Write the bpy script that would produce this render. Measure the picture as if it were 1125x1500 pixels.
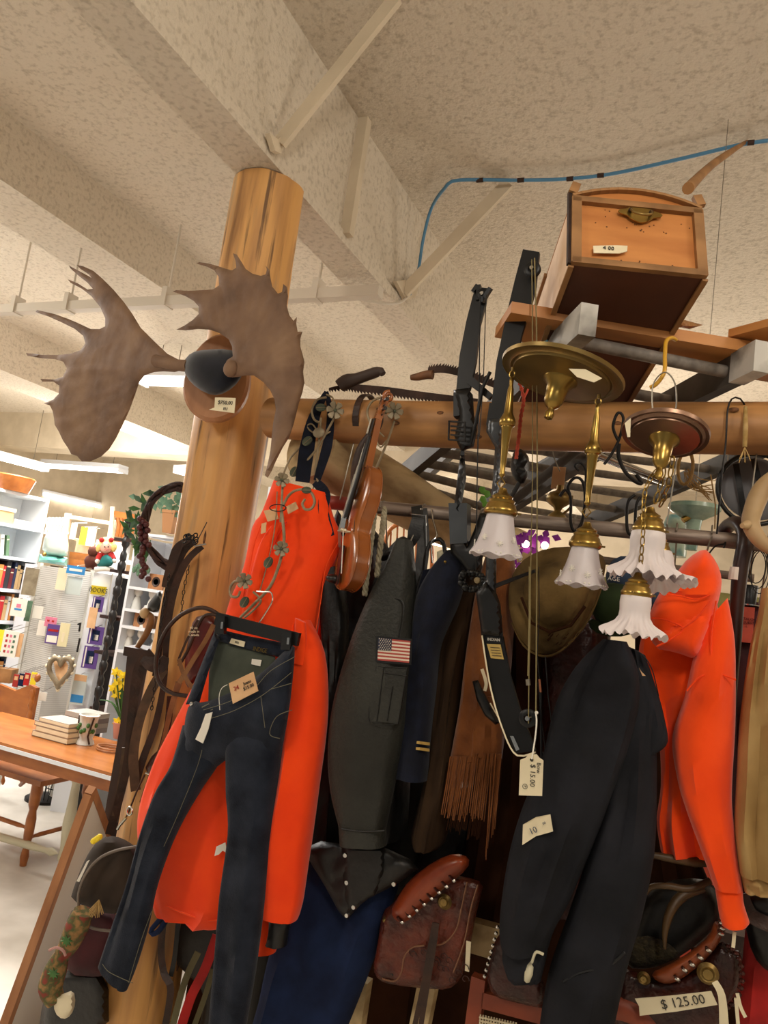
import bpy, bmesh, math, random
from mathutils import Vector, Matrix, noise, geometry
random.seed(7)
for o in list(bpy.data.objects): bpy.data.objects.remove(o)
col = bpy.context.scene.collection
R_ = math.radians
V = Vector

# ---------------------------------------------------------------- camera
EYE = 1.70; FPX = 1100.0
_p, _r, _y = R_(7.3), R_(7.9), R_(24)
_F = V((0, math.cos(_p), math.sin(_p))); _r0 = V((1, 0, 0)); _u0 = V((0, -math.sin(_p), math.cos(_p)))
_Z = Matrix.Rotation(_y, 3, 'Z')
CF = _Z @ _F
CR = _Z @ (math.cos(_r)*_r0 + math.sin(_r)*_u0)
CU = _Z @ (-math.sin(_r)*_r0 + math.cos(_r)*_u0)
CO = V((0, 0, EYE))
cd = bpy.data.cameras.new('camera'); cam = bpy.data.objects.new('camera', cd); col.objects.link(cam)
cd.sensor_fit = 'VERTICAL'; cd.sensor_height = 36.0; cd.lens = 36.0*FPX/1500.0
cd.clip_start = 0.05; cd.clip_end = 100
cam.matrix_world = Matrix(((CR.x, CU.x, -CF.x, CO.x), (CR.y, CU.y, -CF.y, CO.y), (CR.z, CU.z, -CF.z, CO.z), (0, 0, 0, 1)))
sc = bpy.context.scene; sc.camera = cam

# ---------------------------------------------------------------- world, lights, exposure
w = bpy.data.worlds.new('world'); sc.world = w; w.use_nodes = True
bg = w.node_tree.nodes['Background']; bg.inputs[0].default_value = (1.0, .95, .87, 1); bg.inputs[1].default_value = 0.17
sc.view_settings.view_transform = 'Standard'; sc.view_settings.look = 'None'
sc.view_settings.gamma = 1; sc.view_settings.use_curve_mapping = False
sc.view_settings.exposure = 0.36
def area(name, loc, size, power, colr, rot=(0, 0, 0)):
    l = bpy.data.lights.new(name, 'AREA'); l.shape = 'RECTANGLE'; l.size, l.size_y = size
    l.energy = power; l.color = colr
    o = bpy.data.objects.new(name, l); col.objects.link(o); o.location = loc; o.rotation_euler = rot
    return o
# point lights without fixtures, added to brighten ceiling, clothes, book corner and far aisles
def lamp(loc, power, colr, r=.22):
    l = bpy.data.lights.new('added_point_light', 'POINT'); l.energy = power; l.color = colr; l.shadow_soft_size = r
    o = bpy.data.objects.new('added_point_light', l); col.objects.link(o); o.location = loc
WARM = (1, .93, .83)
lamp((.75, -.45, 3.28), 66, WARM); lamp((-2.35, -1.2, 3.28), 60, WARM); lamp((1.7, 1.2, 3.28), 26, WARM)
lamp((-5.4, 1.6, 3.2), 70, (1, .95, .88), .3)
area('corner_tube_light', (-4.3, 4.4, 3.30), (2.0, 1.0), 150, (1, .97, .93)); area('corner_tube_light', (-3.6, 2.5, 2.95), (.9, .9), 42, (1, .96, .91))
lamp((-6.6, 6.4, 2.5), 170, (1, .95, .88), .3); lamp((-.6, 6.0, 2.3), 75, (1, .90, .78), .5); lamp((2.3, 4.6, 2.6), 50, (1, .90, .78), .4); lamp((-2.2, 8.6, 2.8), 60, (1, .92, .80), .3)

# ---------------------------------------------------------------- geometry helpers
def ray(x, y): return CF + CR*((x-562.5)/FPX) + CU*((750-y)/FPX)
def PY(x, y, Y):
    d = ray(x, y); return CO + d*((Y-CO.y)/d.y)
def PX(x, y, X):
    d = ray(x, y); return CO + d*((X-CO.x)/d.x)
def PZ(x, y, Z):
    d = ray(x, y); return CO + d*((Z-CO.z)/d.z)
def PD(x, y, D): return CO + ray(x, y)*D

class MB:
    def __init__(s): s.v = []; s.f = []; s.uv = None; s.mi = []
    def add(s, vs, fs, mi=0):
        n = len(s.v); s.v += [V(a) for a in vs]; s.f += [tuple(i+n for i in f) for f in fs]; s.mi += [mi]*len(fs); return s
    def box(s, c, size, rot=None, mi=0, taper=1.0):
        x, y, z = [a/2 for a in size]; vs = []
        for k in (-1, 1):
            t = taper if k > 0 else 1
            for a, b in ((-1, -1), (1, -1), (1, 1), (-1, 1)): vs.append(V((a*x*t, b*y*t, k*z)))
        if rot is not None: vs = [rot @ a for a in vs]
        c = V(c)
        return s.add([a+c for a in vs], [(3, 2, 1, 0), (4, 5, 6, 7), (0, 1, 5, 4), (1, 2, 6, 5), (2, 3, 7, 6), (3, 0, 4, 7)], mi)
    def bar(s, a, b, wd, th, up=(0, 0, 1), mi=0, t2=1.0):
        a = V(a); b = V(b); d = (b-a); L = d.length; d.normalize(); up = V(up)
        sx = d.cross(up)
        if sx.length < 1e-4: sx = d.cross(V((1, 0, 0)))
        sx.normalize(); uz = sx.cross(d).normalized(); vs = []
        for p, t in ((a, 1), (b, t2)):
            for i, j in ((-1, -1), (1, -1), (1, 1), (-1, 1)): vs.append(p+sx*(i*wd/2*t)+uz*(j*th/2*t))
        return s.add(vs, [(3, 2, 1, 0), (4, 5, 6, 7), (0, 1, 5, 4), (1, 2, 6, 5), (2, 3, 7, 6), (3, 0, 4, 7)], mi)
    def prism(s, pts, off, mi=0):
        """flat polygon pts extruded by vector off"""
        n = len(pts); off = V(off); vs = [V(p) for p in pts]+[V(p)+off for p in pts]
        fs = [tuple(range(n-1, -1, -1)), tuple(range(n, 2*n))]+[(i, (i+1) % n, (i+1) % n+n, i+n) for i in range(n)]
        return s.add(vs, fs, mi)
    def tube(s, pts, r, n=8, mi=0, closed=False, caps=True, squash=None):
        pts = [V(p) for p in pts]; m = len(pts)
        if not hasattr(r, '__len__'): r = [r]*m
        elif len(r) != m: r = [lin(r, i/(m-1)) for i in range(m)]
        T = []
        for i in range(m):
            if closed: t = pts[(i+1) % m]-pts[i-1]
            else: t = pts[min(i+1, m-1)]-pts[max(i-1, 0)]
            if t.length < 1e-9: t = V((0, 0, 1))
            T.append(t.normalized())
        u = T[0].orthogonal().normalized(); vs = []
        if squash is not None:
            u = V(squash[0]); u = (u-T[0]*u.dot(T[0])).normalized()
        for i in range(m):
            if squash is not None: u = V(squash[0]); u = (u-T[i]*u.dot(T[i])).normalized()
            else: u = (u-T[i]*u.dot(T[i])).normalized()
            b = T[i].cross(u)
            k = squash[1] if squash else 1
            for j in range(n):
                a = 2*math.pi*j/n; vs.append(pts[i]+u*(r[i]*k*math.cos(a))+b*(r[i]*math.sin(a)))
        fs = []
        for i in range(m if closed else m-1):
            a, b = i*n, ((i+1) % m)*n
            for j in range(n): k = (j+1) % n; fs.append((a+j, a+k, b+k, b+j))
        if caps and not closed: fs += [tuple(range(n-1, -1, -1)), tuple((m-1)*n+j for j in range(n))]
        return s.add(vs, fs, mi)
    def lathe(s, prof, o=(0, 0, 0), ax=(0, 0, 1), n=24, ruf=None, mi=0, caps=True):
        """prof: list of (r,h) along axis ax from o ; ruf(r,h,a)->(dr,dh)"""
        ax = V(ax).normalized(); u = ax.orthogonal().normalized(); b = ax.cross(u); o = V(o); vs = []
        for r, h in prof:
            for j in range(n):
                a = 2*math.pi*j/n; dr, dh = ruf(r, h, a) if ruf else (0, 0)
                vs.append(o+ax*(h+dh)+(u*math.cos(a)+b*math.sin(a))*max(r+dr, 1e-4))
        m = len(prof); fs = [(i*n+j, i*n+(j+1) % n, (i+1)*n+(j+1) % n, (i+1)*n+j) for i in range(m-1) for j in range(n)]
        if caps: fs += [tuple(range(n-1, -1, -1)), tuple((m-1)*n+j for j in range(n))]
        return s.add(vs, fs, mi)
    def ball(s, c, r, sc=(1, 1, 1), n=10, mi=0, rot=None):
        k = n//2+1; vs = []
        for i in range(k+1):
            t = math.pi*i/k
            for j in range(n):
                a = 2*math.pi*j/n
                q = V((math.sin(t)*math.cos(a)*r*sc[0], math.sin(t)*math.sin(a)*r*sc[1], math.cos(t)*r*sc[2]))
                if rot is not None: q = rot @ q
                vs.append(V(c)+q)
        return s.add(vs, [(i*n+j, i*n+(j+1) % n, (i+1)*n+(j+1) % n, (i+1)*n+j) for i in range(k) for j in range(n)], mi)
    def build(s, name, mats, parent=None, smooth=False, flip=False, **props):
        me = bpy.data.meshes.new(name)
        lo = V((min(v.x for v in s.v), min(v.y for v in s.v), min(v.z for v in s.v)))
        hi = V((max(v.x for v in s.v), max(v.y for v in s.v), max(v.z for v in s.v)))
        org = (lo+hi)/2
        me.from_pydata([tuple(v-org) for v in s.v], [], s.f)
        if not isinstance(mats, (list, tuple)): mats = [mats]
        for m in mats: me.materials.append(m)
        for p, i in zip(me.polygons, s.mi): p.material_index = i; p.use_smooth = smooth
        bm = bmesh.new(); bm.from_mesh(me)
        bmesh.ops.remove_doubles(bm, verts=bm.verts, dist=1e-6)
        bmesh.ops.recalc_face_normals(bm, faces=bm.faces)
        if smooth:
            for e in bm.edges:
                if len(e.link_faces) == 2 and e.calc_face_angle(0) > 0.9: e.smooth = False
        bm.to_mesh(me); bm.free()
        me.update()
        o = bpy.data.objects.new(name, me); col.objects.link(o); o.location = org
        if parent is not None:
            o.parent = parent; o.location = org - wl(parent)
        for k, vv in props.items(): o[k] = vv
        return o
def wl(o):
    l = o.location.copy(); p = o.parent
    while p: l = l+p.location; p = p.parent
    return l
def lin(a, t):
    n = len(a)-1; x = min(max(t, 0), 1)*n; i = min(int(x), n-1) if n else 0
    return a[0] if n == 0 else a[i]+(a[i+1]-a[i])*(x-i)
def spl(pts, m):
    """Catmull-Rom resample of a polyline (Vectors or tuples) into m points"""
    P = [V(p) for p in pts]; n = len(P)
    if n < 3: return [P[0]+(P[1]-P[0])*(i/(m-1)) for i in range(m)]
    L = [0]
    for i in range(1, n): L.append(L[-1]+max((P[i]-P[i-1]).length, 1e-6))
    out = []
    for k in range(m):
        d = L[-1]*k/(m-1); i = 0
        while i < n-2 and L[i+1] < d: i += 1
        t = (d-L[i])/(L[i+1]-L[i])
        p0 = P[max(i-1, 0)]; p1 = P[i]; p2 = P[i+1]; p3 = P[min(i+2, n-1)]
        out.append(0.5*((2*p1)+(p2-p0)*t+(2*p0-5*p1+4*p2-p3)*t*t+(3*p1-p0-3*p2+p3)*t**3))
    return out
def thing(name, label, cat, loc, group=None):
    o = bpy.data.objects.new(name, None); col.objects.link(o); o.location = V(loc); o.empty_display_size = .05
    o['label'] = label; o['category'] = cat
    if group: o['group'] = group
    return o
def tag(o, label, cat, group=None):
    o['label'] = label; o['category'] = cat
    if group: o['group'] = group
    return o
def struct(o): o['kind'] = 'structure'; return o
def loft(rows, Y, th, n=28, m=None, fold=0.0, nf=5, seed=0, flat=1.5, caps=True, sag=0.0, mb=None, yaw=0.0):
    """cloth volume: rows = [(xl,yl,xr,yr)] silhouette edges sighted on the photo at depth plane Y (number or list),
    th = half thickness (m, number or list); a closed cross-section with vertical folds."""
    mb = mb or MB(); m = m or max(12, len(rows)*5)
    Ls = spl([(r[0], r[1], 0) for r in rows], m); Rs = spl([(r[2], r[3], 0) for r in rows], m)
    Y = Y if hasattr(Y, '__len__') else [Y]; th = th if hasattr(th, '__len__') else [th]
    vs = []
    for i in range(m):
        t = i/(m-1); y = lin(Y, t); h = lin(th, t)
        a = PY(Ls[i].x, Ls[i].y, y-yaw/2); b = PY(Rs[i].x, Rs[i].y, y+yaw/2)
        c = (a+b)/2; e = (b-a)/2; nn = V((0, 1, 0))
        for j in range(n):
            ph = 2*math.pi*j/n; cx = math.cos(ph); sx = math.sin(ph)
            cx2 = math.copysign(abs(cx)**(1/flat), cx); s2 = math.copysign(abs(sx)**(1/1.15), sx)
            env = 1-abs(cx)**3
            q = c+e*cx2+nn*(-s2*h)
            if fold:
                nz = noise.noise(V((cx2*nf+seed*7.1, t*1.6+seed, 3.3*seed+(0 if sx > 0 else 5))))
                nz += .5*noise.noise(V((cx2*nf*2.1+seed, t*4+seed, 1.7)))
                q = q+nn*(-nz*fold*env*(1 if sx > 0 else -1)*(0.35+0.65*min(t*3, 1)))
            vs.append(q)
    fs = [(i*n+j, i*n+(j+1) % n, (i+1)*n+(j+1) % n, (i+1)*n+j) for i in range(m-1) for j in range(n)]
    if caps: fs += [tuple(range(n-1, -1, -1)), tuple((m-1)*n+j for j in range(n))]
    mb.add(vs, fs); return mb
def inpoly(x, y, P):
    c = False; n = len(P); j = n-1
    for i in range(n):
        if (P[i][1] > y) != (P[j][1] > y) and x < (P[j][0]-P[i][0])*(y-P[i][1])/(P[j][1]-P[i][1])+P[i][0]: c = not c
        j = i
    return c
def pdist(x, y, P):
    best = 1e9; n = len(P)
    for i in range(n):
        ax, ay = P[i][0], P[i][1]; bx, by = P[(i+1) % n][0], P[(i+1) % n][1]
        dx, dy = bx-ax, by-ay; L = dx*dx+dy*dy or 1e-9
        t = max(0, min(1, ((x-ax)*dx+(y-ay)*dy)/L)); d = (ax+t*dx-x)**2+(ay+t*dy-y)**2
        if d < best: best = d
    return math.sqrt(best)
def smooth_poly(P, it=1):
    for _ in range(it):
        Q = []
        for i in range(len(P)):
            a = P[i]; b = P[(i+1) % len(P)]
            Q += [(a[0]*.75+b[0]*.25, a[1]*.75+b[1]*.25), (a[0]*.25+b[0]*.75, a[1]*.25+b[1]*.75)]
        P = Q
    return P
def puff(poly, Yf, th, rim=12, step=7, bump=None, edge=0.12, mb=None, sm=0, mi=0):
    """rounded solid: outline seen in the photo, set at depth Yf(x,y) (number or function), half thickness th (m)
    growing from the rim inwards; both a front and a back skin."""
    mb = mb or MB(); P = smooth_poly(poly, sm) if sm else list(poly)
    Q = []
    for i in range(len(P)):
        a = P[i]; b = P[(i+1) % len(P)]; L = math.hypot(b[0]-a[0], b[1]-a[1]); k = max(1, int(L/(step*1.2)))
        for q in range(k): Q.append((a[0]+(b[0]-a[0])*q/k, a[1]+(b[1]-a[1])*q/k))
    P = Q
    xs = [p[0] for p in P]; ys = [p[1] for p in P]; pts = [V((p[0], p[1])) for p in P]
    y = min(ys)+step*.5; row = 0
    while y < max(ys):
        x = min(xs)+(step*.5 if row % 2 else 0)
        while x < max(xs):
            if inpoly(x, y, P) and pdist(x, y, P) > step*.45: pts.append(V((x, y)))
            x += step
        y += step*.87; row += 1
    n = len(P); vo, eo, fo, *_ = geometry.delaunay_2d_cdt(pts, [(i, (i+1) % n) for i in range(n)], [list(range(n))], 1, 1e-4)
    fn = Yf if callable(Yf) else (lambda a, b: Yf)
    F = []; B = []
    for v in vo:
        d = min(pdist(v.x, v.y, P)/rim, 1); k = math.sqrt(max(0, 1-(1-d)**2)); h = th*(edge+(1-edge)*k)
        y0 = fn(v.x, v.y); bb = bump(v.x, v.y)*k if bump else 0
        F.append(PY(v.x, v.y, y0-h-bb)); B.append(PY(v.x, v.y, y0+h*.8) )
    m = len(vo); ed = {}
    for f in fo:
        for i in range(len(f)):
            a, b = f[i], f[(i+1) % len(f)]; ed[(a, b)] = 1
    fs = [tuple(f) for f in fo]+[tuple(i+m for i in reversed(f)) for f in fo]
    for (a, b) in ed:
        if (b, a) not in ed: fs.append((b, a, a+m, b+m))
    mb.add(F+B, fs, mi); return mb
def frame(x, y, Y, up=None, side=None):
    """point + in-plane axes at pixel x,y on plane Y, side along world X tilted"""
    return PY(x, y, Y)
def text(body, name, mat, org, right, up, size, parent=None, ext=.0006, font_sc=1.0, align='CENTER'):
    c = bpy.data.curves.new(name, 'FONT'); c.body = body; c.size = size; c.extrude = ext; c.align_x = align; c.align_y = 'CENTER'
    c.resolution_u = 2
    t = bpy.data.objects.new(name, c); col.objects.link(t)
    dg = bpy.context.evaluated_depsgraph_get(); me = bpy.data.meshes.new_from_object(t.evaluated_get(dg)); bpy.data.objects.remove(t)
    right = V(right).normalized(); up = V(up); up = (up-right*up.dot(right)).normalized(); nn = right.cross(up)
    org = V(org)
    for v in me.vertices: v.co = right*(v.co.x*font_sc)+up*v.co.y+nn*v.co.z
    me.materials.clear(); me.materials.append(mat); me.name = name
    o = bpy.data.objects.new(name, me); col.objects.link(o); o.location = org
    if parent is not None: o.parent = parent; o.location = org-wl(parent)
    return o

# ---------------------------------------------------------------- materials
def srgb(h):
    h = h.lstrip('#'); c = [int(h[i:i+2], 16)/255 for i in (0, 2, 4)]
    return tuple([(a/12.92 if a <= .04045 else ((a+.055)/1.055)**2.4) for a in c]+[1])
_mc = {}
def mat(name, c, rough=.6, metal=0, c2=None, scale=20, bump=0, bscale=None, stretch=None, spec=.5, emis=None, trans=0, sheen=0, alpha=1, contrast=(.35, .65), c3=None, detail=4, subsurf=0):
    if name in _mc: return _mc[name]
    m = bpy.data.materials.new(name); m.use_nodes = True; nt = m.node_tree; b = nt.nodes['Principled BSDF']
    b.inputs['Base Color'].default_value = srgb(c); b.inputs['Roughness'].default_value = rough; b.inputs['Metallic'].default_value = metal
    b.inputs['Specular IOR Level'].default_value = spec
    if trans: b.inputs['Transmission Weight'].default_value = trans
    if sheen: b.inputs['Sheen Weight'].default_value = sheen
    if alpha < 1: b.inputs['Alpha'].default_value = alpha
    if emis: b.inputs['Emission Color'].default_value = srgb(emis[0]); b.inputs['Emission Strength'].default_value = emis[1]
    tc = nt.nodes.new('ShaderNodeTexCoord'); mp = nt.nodes.new('ShaderNodeMapping'); nt.links.new(tc.outputs['Object'], mp.inputs[0])
    if stretch: mp.inputs['Scale'].default_value = stretch
    if c2:
        nz = nt.nodes.new('ShaderNodeTexNoise'); nz.inputs['Scale'].default_value = scale; nz.inputs['Detail'].default_value = detail
        nt.links.new(mp.outputs[0], nz.inputs['Vector'])
        cr = nt.nodes.new('ShaderNodeValToRGB'); cr.color_ramp.elements[0].position = contrast[0]; cr.color_ramp.elements[1].position = contrast[1]
        cr.color_ramp.elements[0].color = srgb(c2); cr.color_ramp.elements[1].color = srgb(c)
        if c3: e = cr.color_ramp.elements.new((contrast[0]+contrast[1])/2); e.color = srgb(c3)
        nt.links.new(nz.outputs[0], cr.inputs[0]); nt.links.new(cr.outputs[0], b.inputs['Base Color'])
    if bump:
        nb = nt.nodes.new('ShaderNodeTexNoise'); nb.inputs['Scale'].default_value = bscale or scale; nb.inputs['Detail'].default_value = 3
        nt.links.new(mp.outputs[0], nb.inputs['Vector'])
        bp = nt.nodes.new('ShaderNodeBump'); bp.inputs['Strength'].default_value = min(bump, 1); bp.inputs['Distance'].default_value = .01 if bump <= 1 else .01*bump
        nt.links.new(nb.outputs[0], bp.inputs['Height']); nt.links.new(bp.outputs[0], b.inputs['Normal'])
    _mc[name] = m; return m
M = {}
def stucco():
    m = mat('stucco', '#d9cdba', .95, c2='#bfb29e', scale=46, contrast=(.30, .50), detail=6)
    nt = m.node_tree; b = nt.nodes['Principled BSDF']; tc = nt.nodes['Texture Coordinate']
    nb = nt.nodes.new('ShaderNodeTexNoise'); nb.inputs['Scale'].default_value = 55; nb.inputs['Detail'].default_value = 5; nb.inputs['Roughness'].default_value = .6
    nt.links.new(tc.outputs['Object'], nb.inputs['Vector'])
    bp = nt.nodes.new('ShaderNodeBump'); bp.inputs['Strength'].default_value = .75; bp.inputs['Distance'].default_value = .016
    nt.links.new(nb.outputs[0], bp.inputs['Height']); nt.links.new(bp.outputs[0], b.inputs['Normal'])
    return m
M['stucco'] = stucco()
M['paint'] = mat('plain_plaster', '#d6c7ae', .9, c2='#c6b79e', scale=4)
M['floor'] = mat('pale_floor', '#d9d3c8', .45, c2='#b9b2a6', scale=3.5, contrast=(.25, .6), bump=.05)
M['log'] = mat('peeled_log', '#d6a05c', .5, c2='#6b4424', c3='#bd8a50', scale=5.5, stretch=(3.0, 3.0, .30), contrast=(.26, .58), bump=.4, detail=9)
M['logx'] = mat('varnished_log', '#b5824c', .5, c2='#7c5430', scale=6, stretch=(.5, 3, 3), contrast=(.25, .6), bump=.15, detail=8)
def weather(m, seed=0):
    nt = m.node_tree; b = nt.nodes['Principled BSDF']; src = b.inputs['Base Color'].links[0].from_socket; tc = nt.nodes['Texture Coordinate']
    for (scl, stv, colr, lo, hi, dt) in ((3.2, (4, 4, .55), '#8f8470', .56, .72, 6), (7, (5, 5, .30), '#4d2f17', .60, .68, 8)):
        mp = nt.nodes.new('ShaderNodeMapping'); mp.inputs['Scale'].default_value = stv; mp.inputs['Location'].default_value = (seed+scl, 3, 1); nt.links.new(tc.outputs['Object'], mp.inputs[0])
        nz = nt.nodes.new('ShaderNodeTexNoise'); nz.inputs['Scale'].default_value = scl; nz.inputs['Detail'].default_value = dt; nt.links.new(mp.outputs[0], nz.inputs['Vector'])
        cr = nt.nodes.new('ShaderNodeValToRGB'); cr.color_ramp.elements[0].position = lo; cr.color_ramp.elements[1].position = hi; cr.color_ramp.elements[0].color = (0, 0, 0, 1); cr.color_ramp.elements[1].color = (.85, .85, .85, 1)
        nt.links.new(nz.outputs[0], cr.inputs[0]); mx = nt.nodes.new('ShaderNodeMix'); mx.data_type = 'RGBA'
        for i in mx.inputs:
            if i.name == 'B' and i.type == 'RGBA': i.default_value = srgb(colr)
        nt.links.new(cr.outputs[0], mx.inputs[0]); A_ = [i for i in mx.inputs if i.name == 'A' and i.type == 'RGBA'][0]; nt.links.new(src, A_)
        src = [o for o in mx.outputs if o.type == 'RGBA'][0]
    nt.links.new(src, b.inputs['Base Color'])
weather(M['log'])
M['logdull'] = mat('dull_log', '#c9b083', .7, c2='#86693f', scale=5, stretch=(3, .6, 3), contrast=(.3, .6), bump=.3, detail=8)
M['knot'] = mat('dark_knot', '#7a4d26', .7, c2='#3f2410', scale=60, bump=.5)
M['orange'] = mat('blaze_orange', '#ff4a0c', .85, c2='#f5400a', scale=9, sheen=.2, bump=.12, bscale=14, spec=.2)
M['orange2'] = mat('orange_fleece', '#ff5216', .95, c2='#f84a12', scale=10, sheen=.3, bump=.1, bscale=60, spec=.1)
M['navy'] = mat('navy_cloth', '#161b2c', .85, c2='#10131f', scale=30, bump=.1, bscale=200, sheen=.1, spec=.2)
M['denim'] = mat('dark_denim', '#2a303d', .9, c2='#10141f', scale=14, contrast=(.3, .7), bump=.2, bscale=260, sheen=.1, spec=.15)
M['denim_in'] = mat('denim_inside', '#51564b', .9, c2='#40453d', scale=12, spec=.2)
M['bluecloth'] = mat('blue_cloth', '#1c2a4c', .9, c2='#131c36', scale=12, bump=.1, bscale=200, spec=.2)
M['leather_g'] = mat('charcoal_leather', '#34342f', .55, c2='#23231f', scale=5, bump=.3, bscale=110, spec=.3)
M['leather_b'] = mat('black_leather', '#100e0c', .5, c2='#0b0a09', scale=7, bump=.25, bscale=40)
M['black'] = mat('black_satin', '#121212', .4, c2='#0a0a0a', scale=12)
M['blackcloth'] = mat('charcoal_cloth', '#23242a', .85, c2='#17181c', scale=8, bump=.25, bscale=30, spec=.2)
M['browncloth'] = mat('brown_cloth', '#3b2a1a', .9, c2='#271a0f', scale=7, stretch=(6, 6, .5), spec=.2)
M['suede'] = mat('brown_suede', '#7d4a24', .95, c2='#5c3216', scale=9, bump=.15, bscale=90, spec=.15, sheen=.2)
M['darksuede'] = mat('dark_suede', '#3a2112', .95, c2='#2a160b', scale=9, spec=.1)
M['tan'] = mat('tan_cloth', '#b3935f', .75, c2='#9b7c4c', scale=6, bump=.08, bscale=80, spec=.3)
M['saddle'] = mat('tooled_saddle_leather', '#6b2c17', .34, c2='#3a160c', scale=16, contrast=(.3, .65), bump=.8, bscale=46)
M['saddle_d'] = mat('dark_saddle_leather', '#43180f', .35, c2='#260e09', scale=14, bump=.7, bscale=45)
M['strap'] = mat('harness_leather', '#3d2314', .5, c2='#24130a', scale=18, bump=.3, bscale=60)
M['strap_l'] = mat('light_strap_leather', '#8d6238', .5, c2='#6b4523', scale=18)
M['fleece'] = mat('saddle_fleece', '#3c331d', 1, c2='#241d10', scale=40, bump=1, bscale=90)
M['hat'] = mat('olive_brown_felt', '#6b5530', .9, c2='#3d2e18', scale=9, contrast=(.35, .6), bump=.3, bscale=60, spec=.2)
M['greenhat'] = mat('green_felt', '#2c3a20', .9, c2='#1d2614', scale=8, spec=.2)
M['bluecap'] = mat('blue_cap_cloth', '#32465f', .85, c2='#273a52', scale=12)
M['antler'] = mat('brown_antler', '#87694f', .75, c2='#5f4634', c3='#775a44', scale=7, stretch=(1, 1, 1), contrast=(.3, .7), bump=.45, bscale=22)
M['antler2'] = mat('pale_antler', '#c2a479', .6, c2='#8e7048', scale=6, contrast=(.3, .7), bump=.15)
M['tip'] = mat('dark_horn', '#5e4526', .5, c2='#35240f', scale=10, contrast=(.3, .7), bump=.2)
M['plaque'] = mat('plaque_wood', '#b37d52', .5, c2='#94613b', scale=4, stretch=(4, 4, .6))
M['velvet'] = mat('black_velvet', '#191c26', .95, c2='#11131b', scale=20, sheen=.4, spec=.1)
M['paper'] = mat('cream_paper', '#e8dcbc', .8, c2='#dccfae', scale=6)
M['white'] = mat('white_paper', '#e9e4d8', .8)
M['kraft'] = mat('kraft_tag', '#e3b98c', .8, c2='#d3a678', scale=12)
M['ink'] = mat('ink', '#3a3630', .8)
M['redink'] = mat('red_ink', '#a8322a', .8)
M['brass'] = mat('aged_brass', '#a88a48', .28, .9, c2='#7a6230', scale=10, contrast=(.3, .7))
M['brassd'] = mat('tarnished_brass', '#9a8048', .36, .75, c2='#75603a', scale=8, contrast=(.3, .7))
M['copper'] = mat('bronzed_plate', '#8a6c58', .33, .7, c2='#654c3e', scale=8)
M['chrome'] = mat('chrome', '#c9c9c6', .2, 1)
M['steel'] = mat('steel_pipe', '#a8998c', .45, .3, c2='#6a5a4e', scale=14, stretch=(.4, 4, 4))
M['iron'] = mat('dark_iron', '#2b2826', .5, .7, c2='#191615', scale=20)
M['rust'] = mat('rusty_iron', '#453026', .7, .4, c2='#2c1e17', scale=25)
M['bowblack'] = mat('bow_black', '#121213', .4, c2='#0a0a0b', scale=9, spec=.35)
M['bowgrey'] = mat('bow_grey', '#4a4d50', .3, .5, c2='#3a3c3f', scale=8)
M['string'] = mat('bow_string', '#7d7048', .7)
M['wire'] = mat('thin_wire', '#8c8578', .4, .8)
M['twine'] = mat('natural_twine', '#b99a66', .9, c2='#98793f', scale=40)
M['rope'] = mat('cream_rope', '#b8ae92', .9, c2='#8f866c', scale=60)
M['vine'] = mat('cream_iron_vine', '#a08f72', .6, .2, c2='#7f6e52', scale=20)
M['leaf_m'] = mat('grey_green_leaf', '#5c6350', .5, .4, c2='#474d3d', scale=20)
M['petal'] = mat('antique_petal', '#a3967c', .55, .3, c2='#7d705a', scale=14)
M['chest'] = mat('pine_chest', '#c98544', .5, c2='#a9642b', scale=3.5, stretch=(1, 1, 5), contrast=(.3, .7), bump=.08, detail=8)
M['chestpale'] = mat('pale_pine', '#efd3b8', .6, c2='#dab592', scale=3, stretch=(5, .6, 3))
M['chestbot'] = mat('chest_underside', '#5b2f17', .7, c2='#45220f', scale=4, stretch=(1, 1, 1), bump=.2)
M['chestrim'] = mat('chest_batten', '#a67848', .6, c2='#755029', scale=8, bump=.1)
M['plank'] = mat('plank_wood', '#c98b4c', .5, c2='#a96b32', scale=3, stretch=(1, 1, 4), contrast=(.3, .7))
M['ladderw'] = mat('weathered_ladder', '#c4c0b8', .7, c2='#6d6862', scale=9, contrast=(.35, .6), bump=.3)
M['ladderg'] = mat('grey_ladder', '#57534e', .7, c2='#36322e', scale=7, contrast=(.3, .7), bump=.3)
M['rung'] = mat('rung_wood', '#837a70', .6, c2='#5f574f', scale=10, stretch=(3, 3, 3))
M['violin'] = mat('violin_varnish', '#a8602a', .22, c2='#83451b', scale=7, spec=.7)
M['ebony'] = mat('ebony', '#17120f', .35)
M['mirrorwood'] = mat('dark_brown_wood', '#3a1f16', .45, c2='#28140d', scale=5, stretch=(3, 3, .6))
M['oak'] = mat('honey_oak', '#b06a30', .4, c2='#8a4c1e', scale=5, stretch=(1, 3, 3), contrast=(.3, .7))
M['cream'] = mat('cream_paint', '#cfc9ad', .5)
M['whitep'] = mat('white_laminate', '#dfe2e6', .5)
M['tabletop'] = mat('varnished_tabletop', '#b9733a', .25, c2='#a05f2c', scale=3, stretch=(1, 4, 1))
M['pegb'] = mat('pegboard', '#c9c6bd', .5)
M['tube'] = mat('lit_tube', '#ffffff', .5, emis=('#fff8ee', 7))
M['fixture'] = mat('fixture_metal', '#d9dadc', .5)
M['pipe'] = mat('painted_conduit', '#cdc3b3', .6)
M['bluecable'] = mat('blue_cable', '#4f86ab', .5)
M['red'] = mat('red_cloth', '#c01f1a', .8, c2='#8e1210', scale=10)
M['darkred'] = mat('dark_red_cloth', '#451118', .9, c2='#2c0a0f', scale=10)
M['redbox'] = mat('red_card', '#b5452e', .6)
M['olive'] = mat('olive_strip', '#6a6446', .85)
M['daff'] = mat('yellow_petal', '#f3d92a', .6)
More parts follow.
